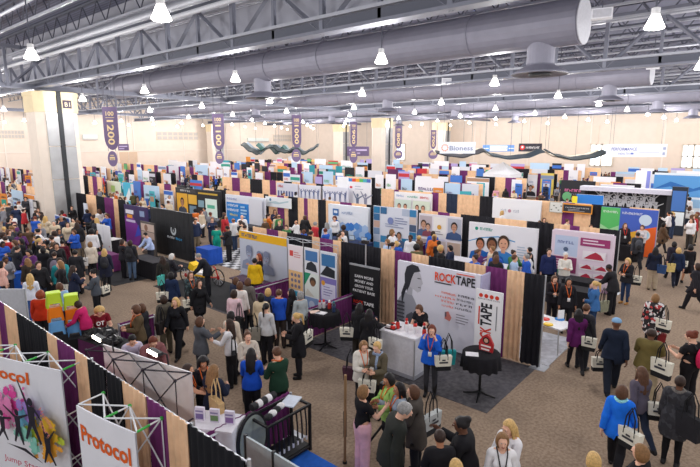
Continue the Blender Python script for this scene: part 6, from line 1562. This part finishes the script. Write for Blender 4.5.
pe('q7b', 236, 277, 1.64, 320, 'f', 'bob', 'brown', 'coat', '#2a2f44', 'trousers', '#2a2a30', 'stand', 'person in a dark navy coat at the far left of the queue')
p = pe('q8', 234, 289.5, 1.66, 335, 'f', 'bob', 'darkbrown', 'shirt', '#e9c9d2', 'trousers', '#2a2a34', 'stand', 'person in a pale pink shirt with crossed bag straps')
tote(p, -1, 'small black shoulder bag of the person in the pale pink shirt', body='#1f1f22', base=None, logo=None, w=.26, h=.24)
p = pe('q9', 231, 311, 1.66, 330, 'f', 'bob', 'black', 'shirt', '#d8c9b8', 'trousers', '#232227', 'stand', 'black-haired person in a cream top behind the white-shirted one')
p = pe('q10', 229, 319, 1.66, 60, 'f', 'long', 'darkbrown', 'shirt', '#e4e2e6', 'trousers', '#1f1f23', 'gesture', 'long dark-haired person in a white shirt talking to the slate grey jacket')
tote(p, 1, 'black handbag at the elbow of the person in the white shirt', body='#1b1b1e', base=None, logo=None, w=.28, h=.24)
pe('greyj', 200, 316.5, 1.68, 300, 'f', 'bob', 'brown', 'jacket', '#55585f', 'trousers', '#3a3c44', 'gesture', 'person in a slate grey jacket facing the one in the white shirt')
pe('beigec', 247.5, 331.5, 1.68, 190, 'f', 'bun', 'brown', 'jacket', '#c9beb0', 'trousers', '#2a2a30', 'fold', 'person in a beige cardigan with hair tied up, facing the viewer')
p = pe('bluesw2', 251, 348, 1.66, 350, 'f', 'long', 'black', 'sweater', '#1f52c4', 'trousers', '#232329', 'hold', 'long black-haired person in a cobalt blue sweater holding papers')
pe('green', 276.5, 347, 1.74, 30, 'm', 'short', 'brown', 'shirt', '#1f3a2c', 'trousers', '#1d1f22', 'hold', 'person in a dark green shirt with an orange lanyard', lany=OR)
pe('curly', 203, 357.5, 1.62, 185, 'f', 'curly', 'black', 'shirt', '#26242a', 'trousers', '#232227', 'hold', 'curly dark-haired person in black with an orange lanyard behind the white pop-up', lany=OR, skin_='tan')
pe('cashL', 188, 364, 1.62, 260, 'f', 'long', 'darkbrown', 'tee', '#232227', 'trousers', '#232227', 'reach', 'dark-haired person in a black t-shirt beside the white fabric pop-up', lany=OR, skin_='mid')
p = pe('brownlong', 213.5, 364.5, 1.66, 320, 'f', 'long', 'lightbrown', 'jacket', '#22283c', 'trousers', '#26262c', 'hold', 'person with long light brown hair and navy jacket at the booklets')
tote(p, -1, 'plain tan paper bag of the person with long light brown hair', body='#c9a878', base=None, logo=None, w=.42, h=.42, strap='#c9a878')
# ---- around the handcycle
p = pe('w1', 162, 256, 1.68, 30, 'f', 'long', 'darkbrown', 'jacket', '#33302c', 'leggings', '#1f2a30', 'stand', 'person in a dark olive jacket with a teal bag left of the handcycle')
tote(p, 1, 'teal bag of the person in the dark olive jacket', body='#4fb8b0', base=None, logo=None, w=.30)
pe('white', 172, 253.5, 1.66, 290, 'f', 'bob', 'white', 'jacket', '#2d2c33', 'trousers', '#232227', 'hold', 'white-haired person facing the handcycle')
p = pe('w2', 171, 272, 1.64, 330, 'f', 'bob', 'black', 'jacket', '#23304e', 'trousers', '#232227', 'stand', 'person in a navy jacket with a white bag in front of the handcycle')
tote(p, 1, 'white bag with black lettering on the person in the navy jacket by the handcycle', w=.38)
p = pe('w3', 190.5, 271.5, 1.66, 200, 'f', 'long', 'brown', 'jacket', floral('#22262c', '#2f4a50', '#22262c', '#4a5a5c'), 'trousers', '#1f2024', 'walk', 'person in a dark patterned jacket walking past the handcycle', lany=OR)
p = pe('w4', 199, 279.5, 1.66, 215, 'f', 'long', 'darkbrown', 'coat', '#1f1f23', 'trousers', '#1f1f23', 'walk2', 'person in a black coat with a white bag walking right of the patterned jacket')
tote(p, -1, 'white bag carried by the person in the black coat beside the handcycle', w=.38)
pe('suit', 198, 253.5, 1.74, 80, 'm', 'short', 'grey', 'jacket', '#24252c', 'trousers', '#24252c', 'bend', 'grey-haired person in a dark suit leaning over the handcycle')
pe('yellow', 254.5, 258, 1.70, 350, 'm', 'short', 'black', 'jacket', '#e4b820', 'trousers', '#26262c', 'stand', 'person in a bright yellow jacket before the helmeted portraits')
pe('redhead', 258.5, 253.5, 1.68, 110, 'f', 'long', 'red', 'tee', '#1f1f23', 'trousers', '#1f1f23', 'talk', 'red-haired person in black facing the one in the yellow jacket')
pe('scrubs', 216, 225, 1.70, 350, 'f', 'bun', 'darkbrown', 'scrub', '#1fa088', 'wide', '#1fa088', 'stand', 'person in green scrubs standing on the checkered floor')
pe('blackman', 227, 226, 1.74, 60, 'm', 'short', 'black', 'jacket', '#26262a', 'trousers', '#26262a', 'hold', 'person in black right of the green scrubs', skin_='tan')
p = pe('pale', 145, 232.5, 1.72, 120, 'm', 'short', 'black', 'shirt', '#b4c4ea', 'trousers', '#33343c', 'lean_in', 'person in a pale blue shirt behind the black desk')
pe('lanyL', 122.5, 239.5, 1.66, 290, 'f', 'bob', 'darkbrown', 'jacket', '#2b2a30', 'trousers', '#232227', 'hold', 'person in black with an orange lanyard left of the black backpack', lany=OR)
p = pe('bpk', 130, 240, 1.70, 340, 'f', 'bob', 'darkbrown', 'jacket', '#2c2d34', 'jeans', '#5a6f8c', 'stand', 'person in light jeans with a black backpack at the black desk')
backpack(p, 'black backpack on the person in light jeans', '#242429')
p = pe('w5', 163, 295, 1.66, 30, 'f', 'bob', 'darkbrown', 'jacket', '#5a554c', 'trousers', '#6a6252', 'stand', 'person in grey-olive clothes with a dark bag in the side aisle')
tote(p, 1, 'dark brown slouchy bag of the person in grey-olive', body='#2c2626', base=None, logo=None, w=.40)
pe('blonds', 175, 297.5, 1.70, 150, 'f', 'long', 'blond', 'jacket', '#1f2025', 'wide', '#1f2025', 'walk', 'long-haired blond person in a black trouser suit striding through the side aisle')
pe('olivea', 135, 306, 1.68, 100, 'f', 'curly', 'brown', 'jacket', '#5a4c38', 'trousers', '#3a352c', 'hold', 'person with a thick mop of brown hair in an olive-brown jacket, back to the aisle', lany=OR)
pe('oliveb', 141, 303.5, 1.64, 60, 'f', 'bob', 'brown', 'jacket', '#232329', 'trousers', '#232227', 'stand', 'brown-haired person in black right behind the olive-brown jacket')
pe('rep1', 132, 335, 1.74, 190, 'm', 'short', 'black', 'shirt', '#cfc8e0', 'trousers', '#33343c', 'seat_work', 'dark-haired person in a lilac shirt sitting behind the white fabric pop-up')
pe('rep2', 152.5, 336.5, 1.74, 195, 'm', 'short', 'auburn', 'jacket', '#8a5a5c', 'trousers', '#33343c', 'seat_work', 'fair reddish-haired person in a rose-brown top sitting behind the white fabric pop-up', girth=1.1)
# ---- left
p = pe('red', 40, 290, 1.66, 345, 'f', 'bob', 'red', 'sweater', '#c8381c', 'trousers', '#2a2a30', 'stand', 'red-haired person in a brick orange sweater beside the coloured stools', girth=1.1)
pe('blueT', 59, 282.5, 1.66, 10, 'f', 'bob', 'brown', 'shirt', '#8fb4d8', 'trousers', '#2a3346', 'stand', 'brown-haired person in pale blue behind the coloured stools')
pe('magenta', 76, 300, 1.62, 60, 'f', 'bob', 'darkbrown', 'sweater', '#c42868', 'trousers', '#2a2a30', 'lean_in', 'person in a magenta top right of the coloured stools')
pe('maroon', 99, 307, 1.68, 185, 'f', 'curly', 'blond', 'tee', '#7c1e2a', 'trousers', '#2a2a30', 'seat_work', 'blond person in a maroon t-shirt with two white letters', girth=1.1)
M = N['maroon']; c = M['local']((0, -.215, 1.27), 'chest')
p = Print(0); p.text('OT', 0, 0, .11, '#f0ecec', .2, center=True, bold=.03); q = p.obj('printed_letters', M['o']); q.matrix_parent_inverse = Matrix(); 
M['o'].rotation_euler; bpy.context.view_layer.update()
inv = M['o'].matrix_world.inverted(); q.matrix_local = inv @ (Matrix.Translation(c+Vector((-.03, -.04, .0))) @ Matrix.Rotation(M['th'], 4, 'Z') @ Matrix.Rotation(-.25, 4, 'X'))
p = pe('paper', 73, 265.5, 1.68, 300, 'f', 'long', 'darkbrown', 'jacket', '#262c42', 'trousers', '#26272e', 'hold', 'person in a navy jacket holding white papers, facing the one in dark grey', lany='#e8e4e0')
tote(p, 1, 'white bag of the person in the navy jacket with papers', w=.36)
p = pe('greytop', 92.5, 269.5, 1.68, 70, 'f', 'bun', 'black', 'sweater', '#4d535c', 'trousers', '#1f2024', 'hold', 'person in a dark grey sweater with black trousers in the side aisle')
tote(p, -1, 'cream bag on the shoulder of the person in the dark grey sweater', w=.34)
p = pe('blondbp', 104, 248.5, 1.68, 350, 'f', 'long', 'blond', 'coat', '#25283a', 'leggings', '#1f2025', 'stand', 'long-haired blond person in a dark coat before the plain white panel', shoe='shoe', scol='#2a2a2a')
backpack(p, 'dark backpack on the blond person before the plain white panel', '#2b2b33')
p = pe('cream', 90, 241.5, 1.68, 340, 'f', 'bob', 'lightbrown', 'jacket', '#ddd0c0', 'trousers', '#26262c', 'stand', 'person in a cream jacket and black trousers at the edge of the crowd')
tote(p, 1, 'pale grey bag of the person in the cream jacket', body='#d9d6d4', base=None, w=.34)
pe('maroonL', 62, 240, 1.68, 350, 'f', 'bun', 'black', 'sweater', '#5a1a2c', 'trousers', '#232227', 'stand', 'person in a deep maroon sweater in the crowd')
p = pe('bpg', 54, 251.5, 1.70, 350, 'm', 'short', 'darkbrown', 'jacket', '#2d2c33', 'trousers', '#2a2a30', 'stand', 'person in black with a grey-mauve backpack in the crowd')
backpack(p, 'grey-mauve backpack in the crowd at the left', '#7a7080')
pe('darkcoat', 75, 250, 1.70, 340, 'm', 'short', 'black', 'coat', '#2a2a2f', 'trousers', '#26262a', 'stand', 'person in a long charcoal coat in the crowd beside the aisle')
pe('lbl1', 29.5, 273.5, 1.66, 350, 'f', 'long', 'blond', 'shirt', '#dfe4f0', 'trousers', '#3f5f9c', 'stand', 'long-haired blond person in white beside the papers table')
pe('lbl2', 27, 258, 1.66, 30, 'f', 'long', 'lightbrown', 'jacket', '#3a332e', 'trousers', '#232227', 'stand', 'light brown long-haired person in dark brown near the blue cloth table')
pe('lft', 1.5, 261, 1.68, 270, 'f', 'bob', 'black', 'shirt', '#e4b4a8', 'trousers', '#33343c', 'stand', 'person in a salmon pink top cut by the left edge')
pe('cr1', 43, 247, 1.68, 330, 'f', 'bob', 'black', 'jacket', '#222226', 'trousers', '#222226', 'stand', 'person in black left of the grey-mauve backpack')
pe('cr2', 17, 246, 1.70, 300, 'm', 'short', 'darkbrown', 'jacket', '#2b2b30', 'trousers', '#26262c', 'hold', 'person in a dark jacket near the left edge of the crowd')
# ------------------------------------------------------------------ smaller figures
TOPS = [('black', '#232226', 8), ('charcoal', '#3a3b42', 5), ('navy', '#26304e', 5), ('white', '#e8e6e8', 9), ('grey', '#85868e', 4), ('blue', '#2a5cc0', 3), ('beige', '#d8c6ac', 6), ('brown', '#5e4836', 3), ('red', '#b82c34', 2), ('teal', '#1f8a90', 2), ('pink', '#dca0b0', 3), ('purple', '#5b2a66', 2), ('olive', '#5c5a3c', 2), ('pale blue', '#a9c0e0', 4), ('maroon', '#5e1c2c', 1), ('orange', '#d8702a', 1), ('green', '#3f7a48', 1)]
HCS = [('black', 5), ('darkbrown', 6), ('brown', 6), ('lightbrown', 4), ('blond', 4), ('grey', 1), ('auburn', 2)]
HW_ = dict(black='black', darkbrown='dark brown', brown='brown', lightbrown='light brown', blond='blond', grey='grey', auburn='auburn')
BOT = ['#1f1f23', '#26272e', '#2c3446', '#3a4a68', '#3a3632', '#8a7a66']
COMBO = [('f', 'long', 'jacket', 'trousers', 'stand'), ('f', 'bob', 'jacket', 'trousers', 'hold'), ('f', 'pony', 'sweater', 'trousers', 'talk'), ('f', 'bob', 'coat', 'leggings', 'walk'), ('m', 'short', 'jacket', 'trousers', 'stand'), ('m', 'short', 'shirt', 'trousers', 'hold'), ('m', 'short', 'jacket', 'trousers', 'walk2'), ('f', 'long', 'shirt', 'jeans', 'strap'), ('f', 'bun', 'jacket', 'trousers', 'gesture'), ('m', 'bald', 'jacket', 'trousers', 'talk'), ('f', 'curly', 'sweater', 'jeans', 'stand')]
HN = dict(long='long', bob='bobbed', pony='tied-back', short='short', bun='pinned-up', bald='thinning', curly='curly')
TN = dict(jacket='jacket', sweater='sweater', coat='coat', shirt='shirt')
taken = [(p['o'].location.x, p['o'].location.y) for p in N.values()]
BLOCK = []                                                # drapes, displays and tables to keep clear of
for o in THINGS:
    if o['category'] in ('drape wall', 'drape rail', 'table', 'display wall', 'banner', 'panel', 'booth', 'display tower', 'tent'):
        xs, ys = [], []
        for c in o.children:
            if c.type != 'MESH': continue
            for k in c.bound_box:
                v = Matrix.Rotation(o.rotation_euler.z, 4, 'Z') @ (Vector(k)+c.location); xs.append(v.x+o.location.x); ys.append(v.y+o.location.y)
        if xs: BLOCK.append((min(xs)-.28, max(xs)+.28, min(ys)-.28, max(ys)+.28))
BLOCK += [(11.2, 14.3, 34.8, 37.8), (53, 56, 39.5, 42.5), (53.4, 56.6, 77.9, 81.1), (68.5, 71.5, 60.5, 63.5), (72.8, 75.8, 42, 45)]
def free(x, y, r=.5):
    if not (X0 < x < XW-1 and -6 < y < YW-1): return False
    if any(a < x < b and c < y < d for a, b, c, d in BLOCK): return False
    return all((x-a)**2+(y-b)**2 > r*r for a, b in taken)
def pick(l):
    t = rnd.random()*sum(q[-1] for q in l)
    for q in l:
        t -= q[-1]
        if t <= 0: return q
    return l[-1]
SM = []
def rand_small(px, py, where, group, r=.5, deg=None):
    H = rnd.uniform(1.60, 1.80); x, y = at(px, py, H)
    if not free(x, y, r): return False
    sex, hair, top, bot, pose = rnd.choice(COMBO); tn, tc, _ = pick(TOPS); hc, _ = pick(HCS)
    dg = deg if deg is not None else rnd.uniform(0, 360)
    face = 'from behind' if dg < 60 or dg > 300 else ('facing viewer' if 120 < dg < 240 else ('turned left' if dg < 180 else 'turned right'))
    sk = rnd.choices(['light', 'mid', 'tan', 'dark'], [6, 3, 1, 1])[0]
    o = small(px, py, H, dg, sex, hair, hc, top, tc, bot, rnd.choice(BOT), pose, '', sk, group, xy=(x, y))
    o['label'] = '%s %s person, %s %s hair, %s, %s' % (tn, TN[top], HN[hair], HW_[hc], face, where)
    taken.append((x, y)); SM.append(o); return True
def fill(n, x0, x1, y0, y1, where, group, r=.5, deg=None):
    k = t = 0
    while k < n and t < n*14:
        t += 1
        a = rnd.uniform(x0, x1); b_ = rnd.uniform(y0, y1)
        if rand_small(a, b_, where, group, r, deg() if deg else None): k += 1
away = lambda: rnd.gauss(0, 70) % 360
fill(34, 0, 60, 226, 262, 'in left crowd', 'people in the crowd beside the big column', .62)
fill(34, 0, 108, 206, 232, 'by big column', 'people in the crowd beside the big column', .7)
fill(10, 0, 27, 188, 206, 'left of column', 'people left of the big column', .8)
fill(16, 108, 178, 190, 206, 'behind purple banner', 'people in the aisle behind the purple banner wall', .6)
fill(12, 78, 122, 192, 204, 'right of column', 'people in the aisle behind the purple banner wall', .6)
fill(10, 190, 226, 206, 220, 'by black booth', 'people before the black booth wall', .6)
fill(14, 228, 300, 206, 226, 'by discount sign', 'people before the discount sign', .6)
fill(14, 296, 350, 206, 238, 'left of hexagons', 'people left of the hexagon display', .6)
fill(14, 385, 462, 228, 246, 'by family photos', 'people before the family photo display', .55)
fill(11, 466, 540, 246, 256, 'by nurses sign', 'people before the nurses sign', .55)
fill(8, 520, 600, 214, 226, 'behind plum display', 'people behind the pink and plum display', .6)
fill(12, 445, 545, 196, 212, 'by wave sign', 'people near the pale wave sign', .7)
fill(9, 656, 699, 206, 224, 'in right aisle', 'people in the right aisle', .6, away)
fill(14, 662, 699, 190, 206, 'far right aisle', 'people in the right aisle', .7, away)
fill(8, 345, 395, 186, 198, 'by rainbow display', 'people by the rainbow-topped display', .7)
def ordinals(objs):
    d = {}
    for o in objs: d.setdefault(o['label'], []).append(o)
    w = ['first', 'second', 'third', 'fourth', 'fifth', 'sixth', 'seventh', 'eighth', 'ninth', 'tenth', 'eleventh', 'twelfth', 'thirteenth', 'fourteenth', 'fifteenth', 'sixteenth']
    for l, q in d.items():
        if len(q) < 2: continue
        q.sort(key=lambda o: proj(o.location.x, o.location.y, 1.2)[0])
        for i, o in enumerate(q): o['label'] = l+', %s from left' % (w[i] if i < 16 else 'number %d' % (i+1))
# ------------------------------------------------------------------ booths farther back, row after row
ROWS = [20.6, 28.5, 36.8, 45.0, 53.2, 61.4, 69.6]
RN = {20.6: 'third', 28.5: 'fourth', 36.8: 'fifth', 45.0: 'sixth', 53.2: 'seventh', 61.4: 'eighth', 69.6: 'ninth', 12.25: 'second'}
DC = [('white', '#f0eff5', 20), ('pale grey', '#dadbe4', 7), ('pale blue', '#bcd6ee', 6), ('blue', '#4a7ccc', 3), ('teal', '#3fa8b8', 2), ('red', '#c83a42', 1), ('green', '#6ab078', 1), ('orange', '#e89a4a', 1), ('lilac', '#b4a4d8', 2), ('black', '#2a2a30', 4), ('purple', '#5c2a58', 1), ('yellow', '#ecd06a', 1)]
AC = ['#3a6cc4', '#c83a42', '#2f9a88', '#e08a34', '#5a3a7c', '#8a9ab8', '#33343c', '#6ab078', '#d870a0', '#c9ccd8', '#b08a70']
far_m = {}
def quick_graphic(w, h, base, seed):
    r_ = random.Random(seed); p = Print(-.03)
    t = r_.random()
    if t < .25: p.rect(0, h*r_.uniform(.7, .85), w, h*.14, r_.choice(AC))
    if t > .5: p.rect(w*.06, h*.12, w*.4, h*.42, r_.choice(AC)); p.rect(w*.55, h*.25, w*.36, h*.32, r_.choice(AC))
    if .25 < t < .7: p.circ(w*r_.uniform(.2, .8), h*.45, min(w, h)*.16, r_.choice(AC), None, 10); p.bust(w*r_.uniform(.3, .7), h*.04, h*.5, '#cf9f86', '#3a2a24', r_.choice(AC))
    p.scrib(1*r_.choice((5, 7, 9)), w*.12, h*.62, h*.09, r_.choice(AC), w*r_.uniform(.4, .75)); p.scrib(8, w*.2, h*.53, h*.035, '#8a8c9c', w*.5)
    return p
WALLS, DISPS, TABS = [], [], []
occupied = [(o.location.x, o.location.y, o) for o in THINGS if o['category'] in ('drape wall', 'display wall', 'booth', 'display tower', 'tent', 'screen', 'banner')]
pats = [('tan', 'purple', 'tan'), ('tan', 'purple', 'tan'), ('#232227', '#232227', 'tan'), ('tan', 'tan', 'purple'), ('#232227', 'purple', 'tan'), ('purple', 'tan', '#232227')]
pnames = {('tan', 'purple', 'tan'): 'tan and purple', ('#232227', '#232227', 'tan'): 'black and tan', ('tan', 'tan', 'purple'): 'tan and purple', ('#232227', 'purple', 'tan'): 'black, purple and tan', ('purple', 'tan', '#232227'): 'purple, tan and black'}
def in_view(x, y, z=2.0, m=12):
    if x*SH+y*CH < 3: return False
    a, b_ = proj(x, y, z); return -m < a < 700+m and b_ < 480
col_xy = [(12.75, 36.3, 2.2), (54.6, 41, 2.0), (55, 79.5, 2), (74.5, 19.8, 2), (70, 62, 2)]
LEFTROWS = [6.0, 12.9]
seed = 100
done = []
for o in THINGS:
    if o['category'] in ('drape wall', 'display wall', 'booth'):
        if o['category'] == 'drape wall': W_ = max(c.location.x for c in o.children); done.append((o.location.x, o.location.y, o.location.y+W_))
        else: done.append((o.location.x, o.location.y-1.2, o.location.y+1.2))
for X in LEFTROWS+ROWS:
    y = {20.6: 32.9, 28.5: 39.5, 36.8: 14.6, 6.0: 39.5, 12.9: 39.3}.get(X, -4.0 if X > 40 else 6.2)
    while y < YW-4:
        yc = y+1.52; gap = (X > 19 and (15.4 < yc < 18.2 or 46 < yc < 49)) or (yc > 62 and yc < 64.5)
        if X < 19 and 46 < yc < 49: gap = True
        if X > 40 and .2 < yc < 4.0 and X < 60: gap = True
        if any(abs(X-a) < r_+.6 and abs(yc-b_) < r_+1.6 for a, b_, r_ in col_xy): gap = True
        if any(abs(X-a) < 1.6 and abs(yc-b_) < 2.4 for a, b_, _ in occupied) and X in (36.8, 45.0, 53.2): gap = True
        if not gap and any(abs(X-a) < .8 and c < yc+1.4 and d > yc-1.4 for a, c, d in done): gap = True
        if gap or not in_view(X, yc): y += 3.05; continue
        seed += 1; r_ = random.Random(seed); pt = r_.choice(pats)
        o = drapes(X, y, 90, [(1.0, c) for c in pt], '', 2.44); WALLS.append(o)
        rn = RN.get(X, 'left-hand'); o['label'] = '%s drape wall in the %s row of booths' % (pnames[pt], rn)
        two = r_.random() < .62
        for part in ((-.75, .75) if two else (0,)):
            if r_.random() < .12: continue
            t = r_.random()*sum(q[2] for q in DC); dn, dc = DC[0][:2]
            for q in DC:
                t -= q[2]
                if t <= 0: dn, dc = q[0], q[1]; break
            w, h = (r_.uniform(.9, 1.42) if two else r_.uniform(1.7, 2.9)), (r_.uniform(1.95, 2.75) if X < 30 else r_.uniform(2.2, 2.95))
            d = thing('booth_display', '', 'display', (X-.35-r_.random()*.5, yc+part, 0), -PI/2, 'booth displays in the back rows')
            MB().box((0, 0, h/2), (w, .06, h), mat(dc, .6, 0, 0)).obj('panel', d)
            p = quick_graphic(w, h, dc, seed*3+int(part*2)); p.obj('printed_graphic', d, (-w/2, 0, 0))
            d['label'] = '%s display panel in the %s row of booths' % (dn, rn); DISPS.append(d)
        if r_.random() < .55:
            cn, cc = r_.choice([('black', '#242428'), ('white', '#e0dfe6'), ('blue', '#2f58b4'), ('purple', '#5c2a58'), ('navy', '#26345c')])
            q = cloth_table(X-1.9, yc, PI/2, 1.8, .75, cc, '', group='clothed tables in the back rows'); q['label'] = '%s clothed table in the %s row of booths' % (cn, rn); TABS.append(q)
        if r_.random() < .35:
            nn, nc = r_.choice([('white', '#f0eff4'), ('blue', '#3f78cc'), ('red', '#c43a40'), ('teal', '#45aebc'), ('orange', '#e08a3a')])
            d = thing('roll_up_banner', '', 'banner', (X-r_.uniform(.9, 2.4), y+.3, 0), -PI/2+r_.uniform(-.5, .5), 'roll-up banners in the back rows')
            MB().box((0, 0, 1.02), (.85, .03, 2.0), mat(nc, .6, 0, 0)).obj('banner_sheet', d); MB().box((0, 0, .03), (.9, .22, .06), postm).obj('base', d)
            p = Print(-.015); p.rect(-.3, 1.2, .6, .4, r_.choice(AC)); p.scrib(5, -.3, 1.7, .12, r_.choice(AC), .6); p.obj('printed_graphic', d)
            d['label'] = '%s roll-up banner in the %s row of booths' % (nn, rn); DISPS.append(d)
        y += 3.05
ordinals(WALLS); ordinals(DISPS); ordinals(TABS)
# people who stand out in the middle distance, then the far crowd as one mass
for o in WALLS+DISPS+TABS:
    xs, ys = [], []
    for c in o.children:
        if c.type != 'MESH': continue
        for k in c.bound_box:
            v = Matrix.Rotation(o.rotation_euler.z, 4, 'Z') @ (Vector(k)+c.location); xs.append(v.x+o.location.x); ys.append(v.y+o.location.y)
    BLOCK.append((min(xs)-.28, max(xs)+.28, min(ys)-.28, max(ys)+.28))
fill(14, 100, 300, 174, 190, 'left back booths', 'people among the back booths', .8)
fill(12, 380, 640, 176, 200, 'among middle booths', 'people among the middle booths', .8)
ordinals(SM)
Vs, Fs, mi, n0 = [], [], [], 0
cm = [mat(q[1], .8, 0, 0) for q in TOPS]; sk_m = [mat(SKIN[s], .6, 0, 0) for s in ('light', 'mid', 'dark')]; hr_m = [mat(HAIR[h], .6, 0, 0) for h, _ in HCS]; bt_m = [mat(b_, .8, 0, 0) for b_ in BOT]; sh_m = [mat('#1c1a1c', .6, 0, 0)]
allm = cm+sk_m+hr_m+bt_m+sh_m; ix = {m: i for i, m in enumerate(allm)}
def coarse(V, F, m, cell=.07):            # a lighter copy of the same figure
    key = np.floor(V/np.array([cell, cell, cell*1.2])).astype(int); u, inv = np.unique(key, axis=0, return_inverse=True); inv = inv.ravel()
    P = np.zeros((len(u), 3)); c = np.bincount(inv); [np.add.at(P[:, k], inv, V[:, k]) for k in range(3)]; P /= c[:, None]
    out, om = [], []
    for f, q in zip(F, m):
        g = []
        for i in f:
            j = inv[i]
            if not g or g[-1] != j: g.append(int(j))
        if len(g) > 1 and g[0] == g[-1]: g.pop()
        if len(set(g)) == len(g) >= 3: out.append(tuple(g)); om.append(q)
    return P, out, om
CO = [coarse(*lo_mesh(*c)[2:]) for c in COMBO]
cnt = t = 0
while cnt < 760 and t < 16000:
    t += 1
    x, y = rnd.uniform(10, XW-2), rnd.uniform(-4, YW-2)
    d_ = x*SH+y*CH
    if d_ < 36 or not in_view(x, y, 1.6, 2) or not free(x, y, .6): continue
    i = rnd.randrange(len(CO)); P, F, m = CO[i]; k = rnd.uniform(.94, 1.06); a = rnd.uniform(0, 2*PI)
    Q = P*k; Q = np.stack([Q[:, 0]*math.cos(a)-Q[:, 1]*math.sin(a)+x, Q[:, 0]*math.sin(a)+Q[:, 1]*math.cos(a)+y, Q[:, 2]], 1)
    cols_ = [ix[rnd.choice(sk_m[:2])], ix[rnd.choice(hr_m)], ix[mat(pick(TOPS)[1], .8, 0, 0)], ix[rnd.choice(bt_m)], ix[sh_m[0]]]
    Vs.append(Q); Fs += [tuple(j+n0 for j in f) for f in F]; mi += [cols_[q] for q in m]; n0 += len(Q)
    taken.append((x, y)); cnt += 1
o = link('crowd', mk('crowd', np.concatenate(Vs), Fs, allm, mi)); o['kind'] = 'stuff'; tag(o, 'distant crowd filling the aisles between the back rows of booths', 'crowd')
print('figures', len(N), len(SM), cnt, 'walls', len(WALLS), len(DISPS), len(TABS), 'objects', len(bpy.data.objects))
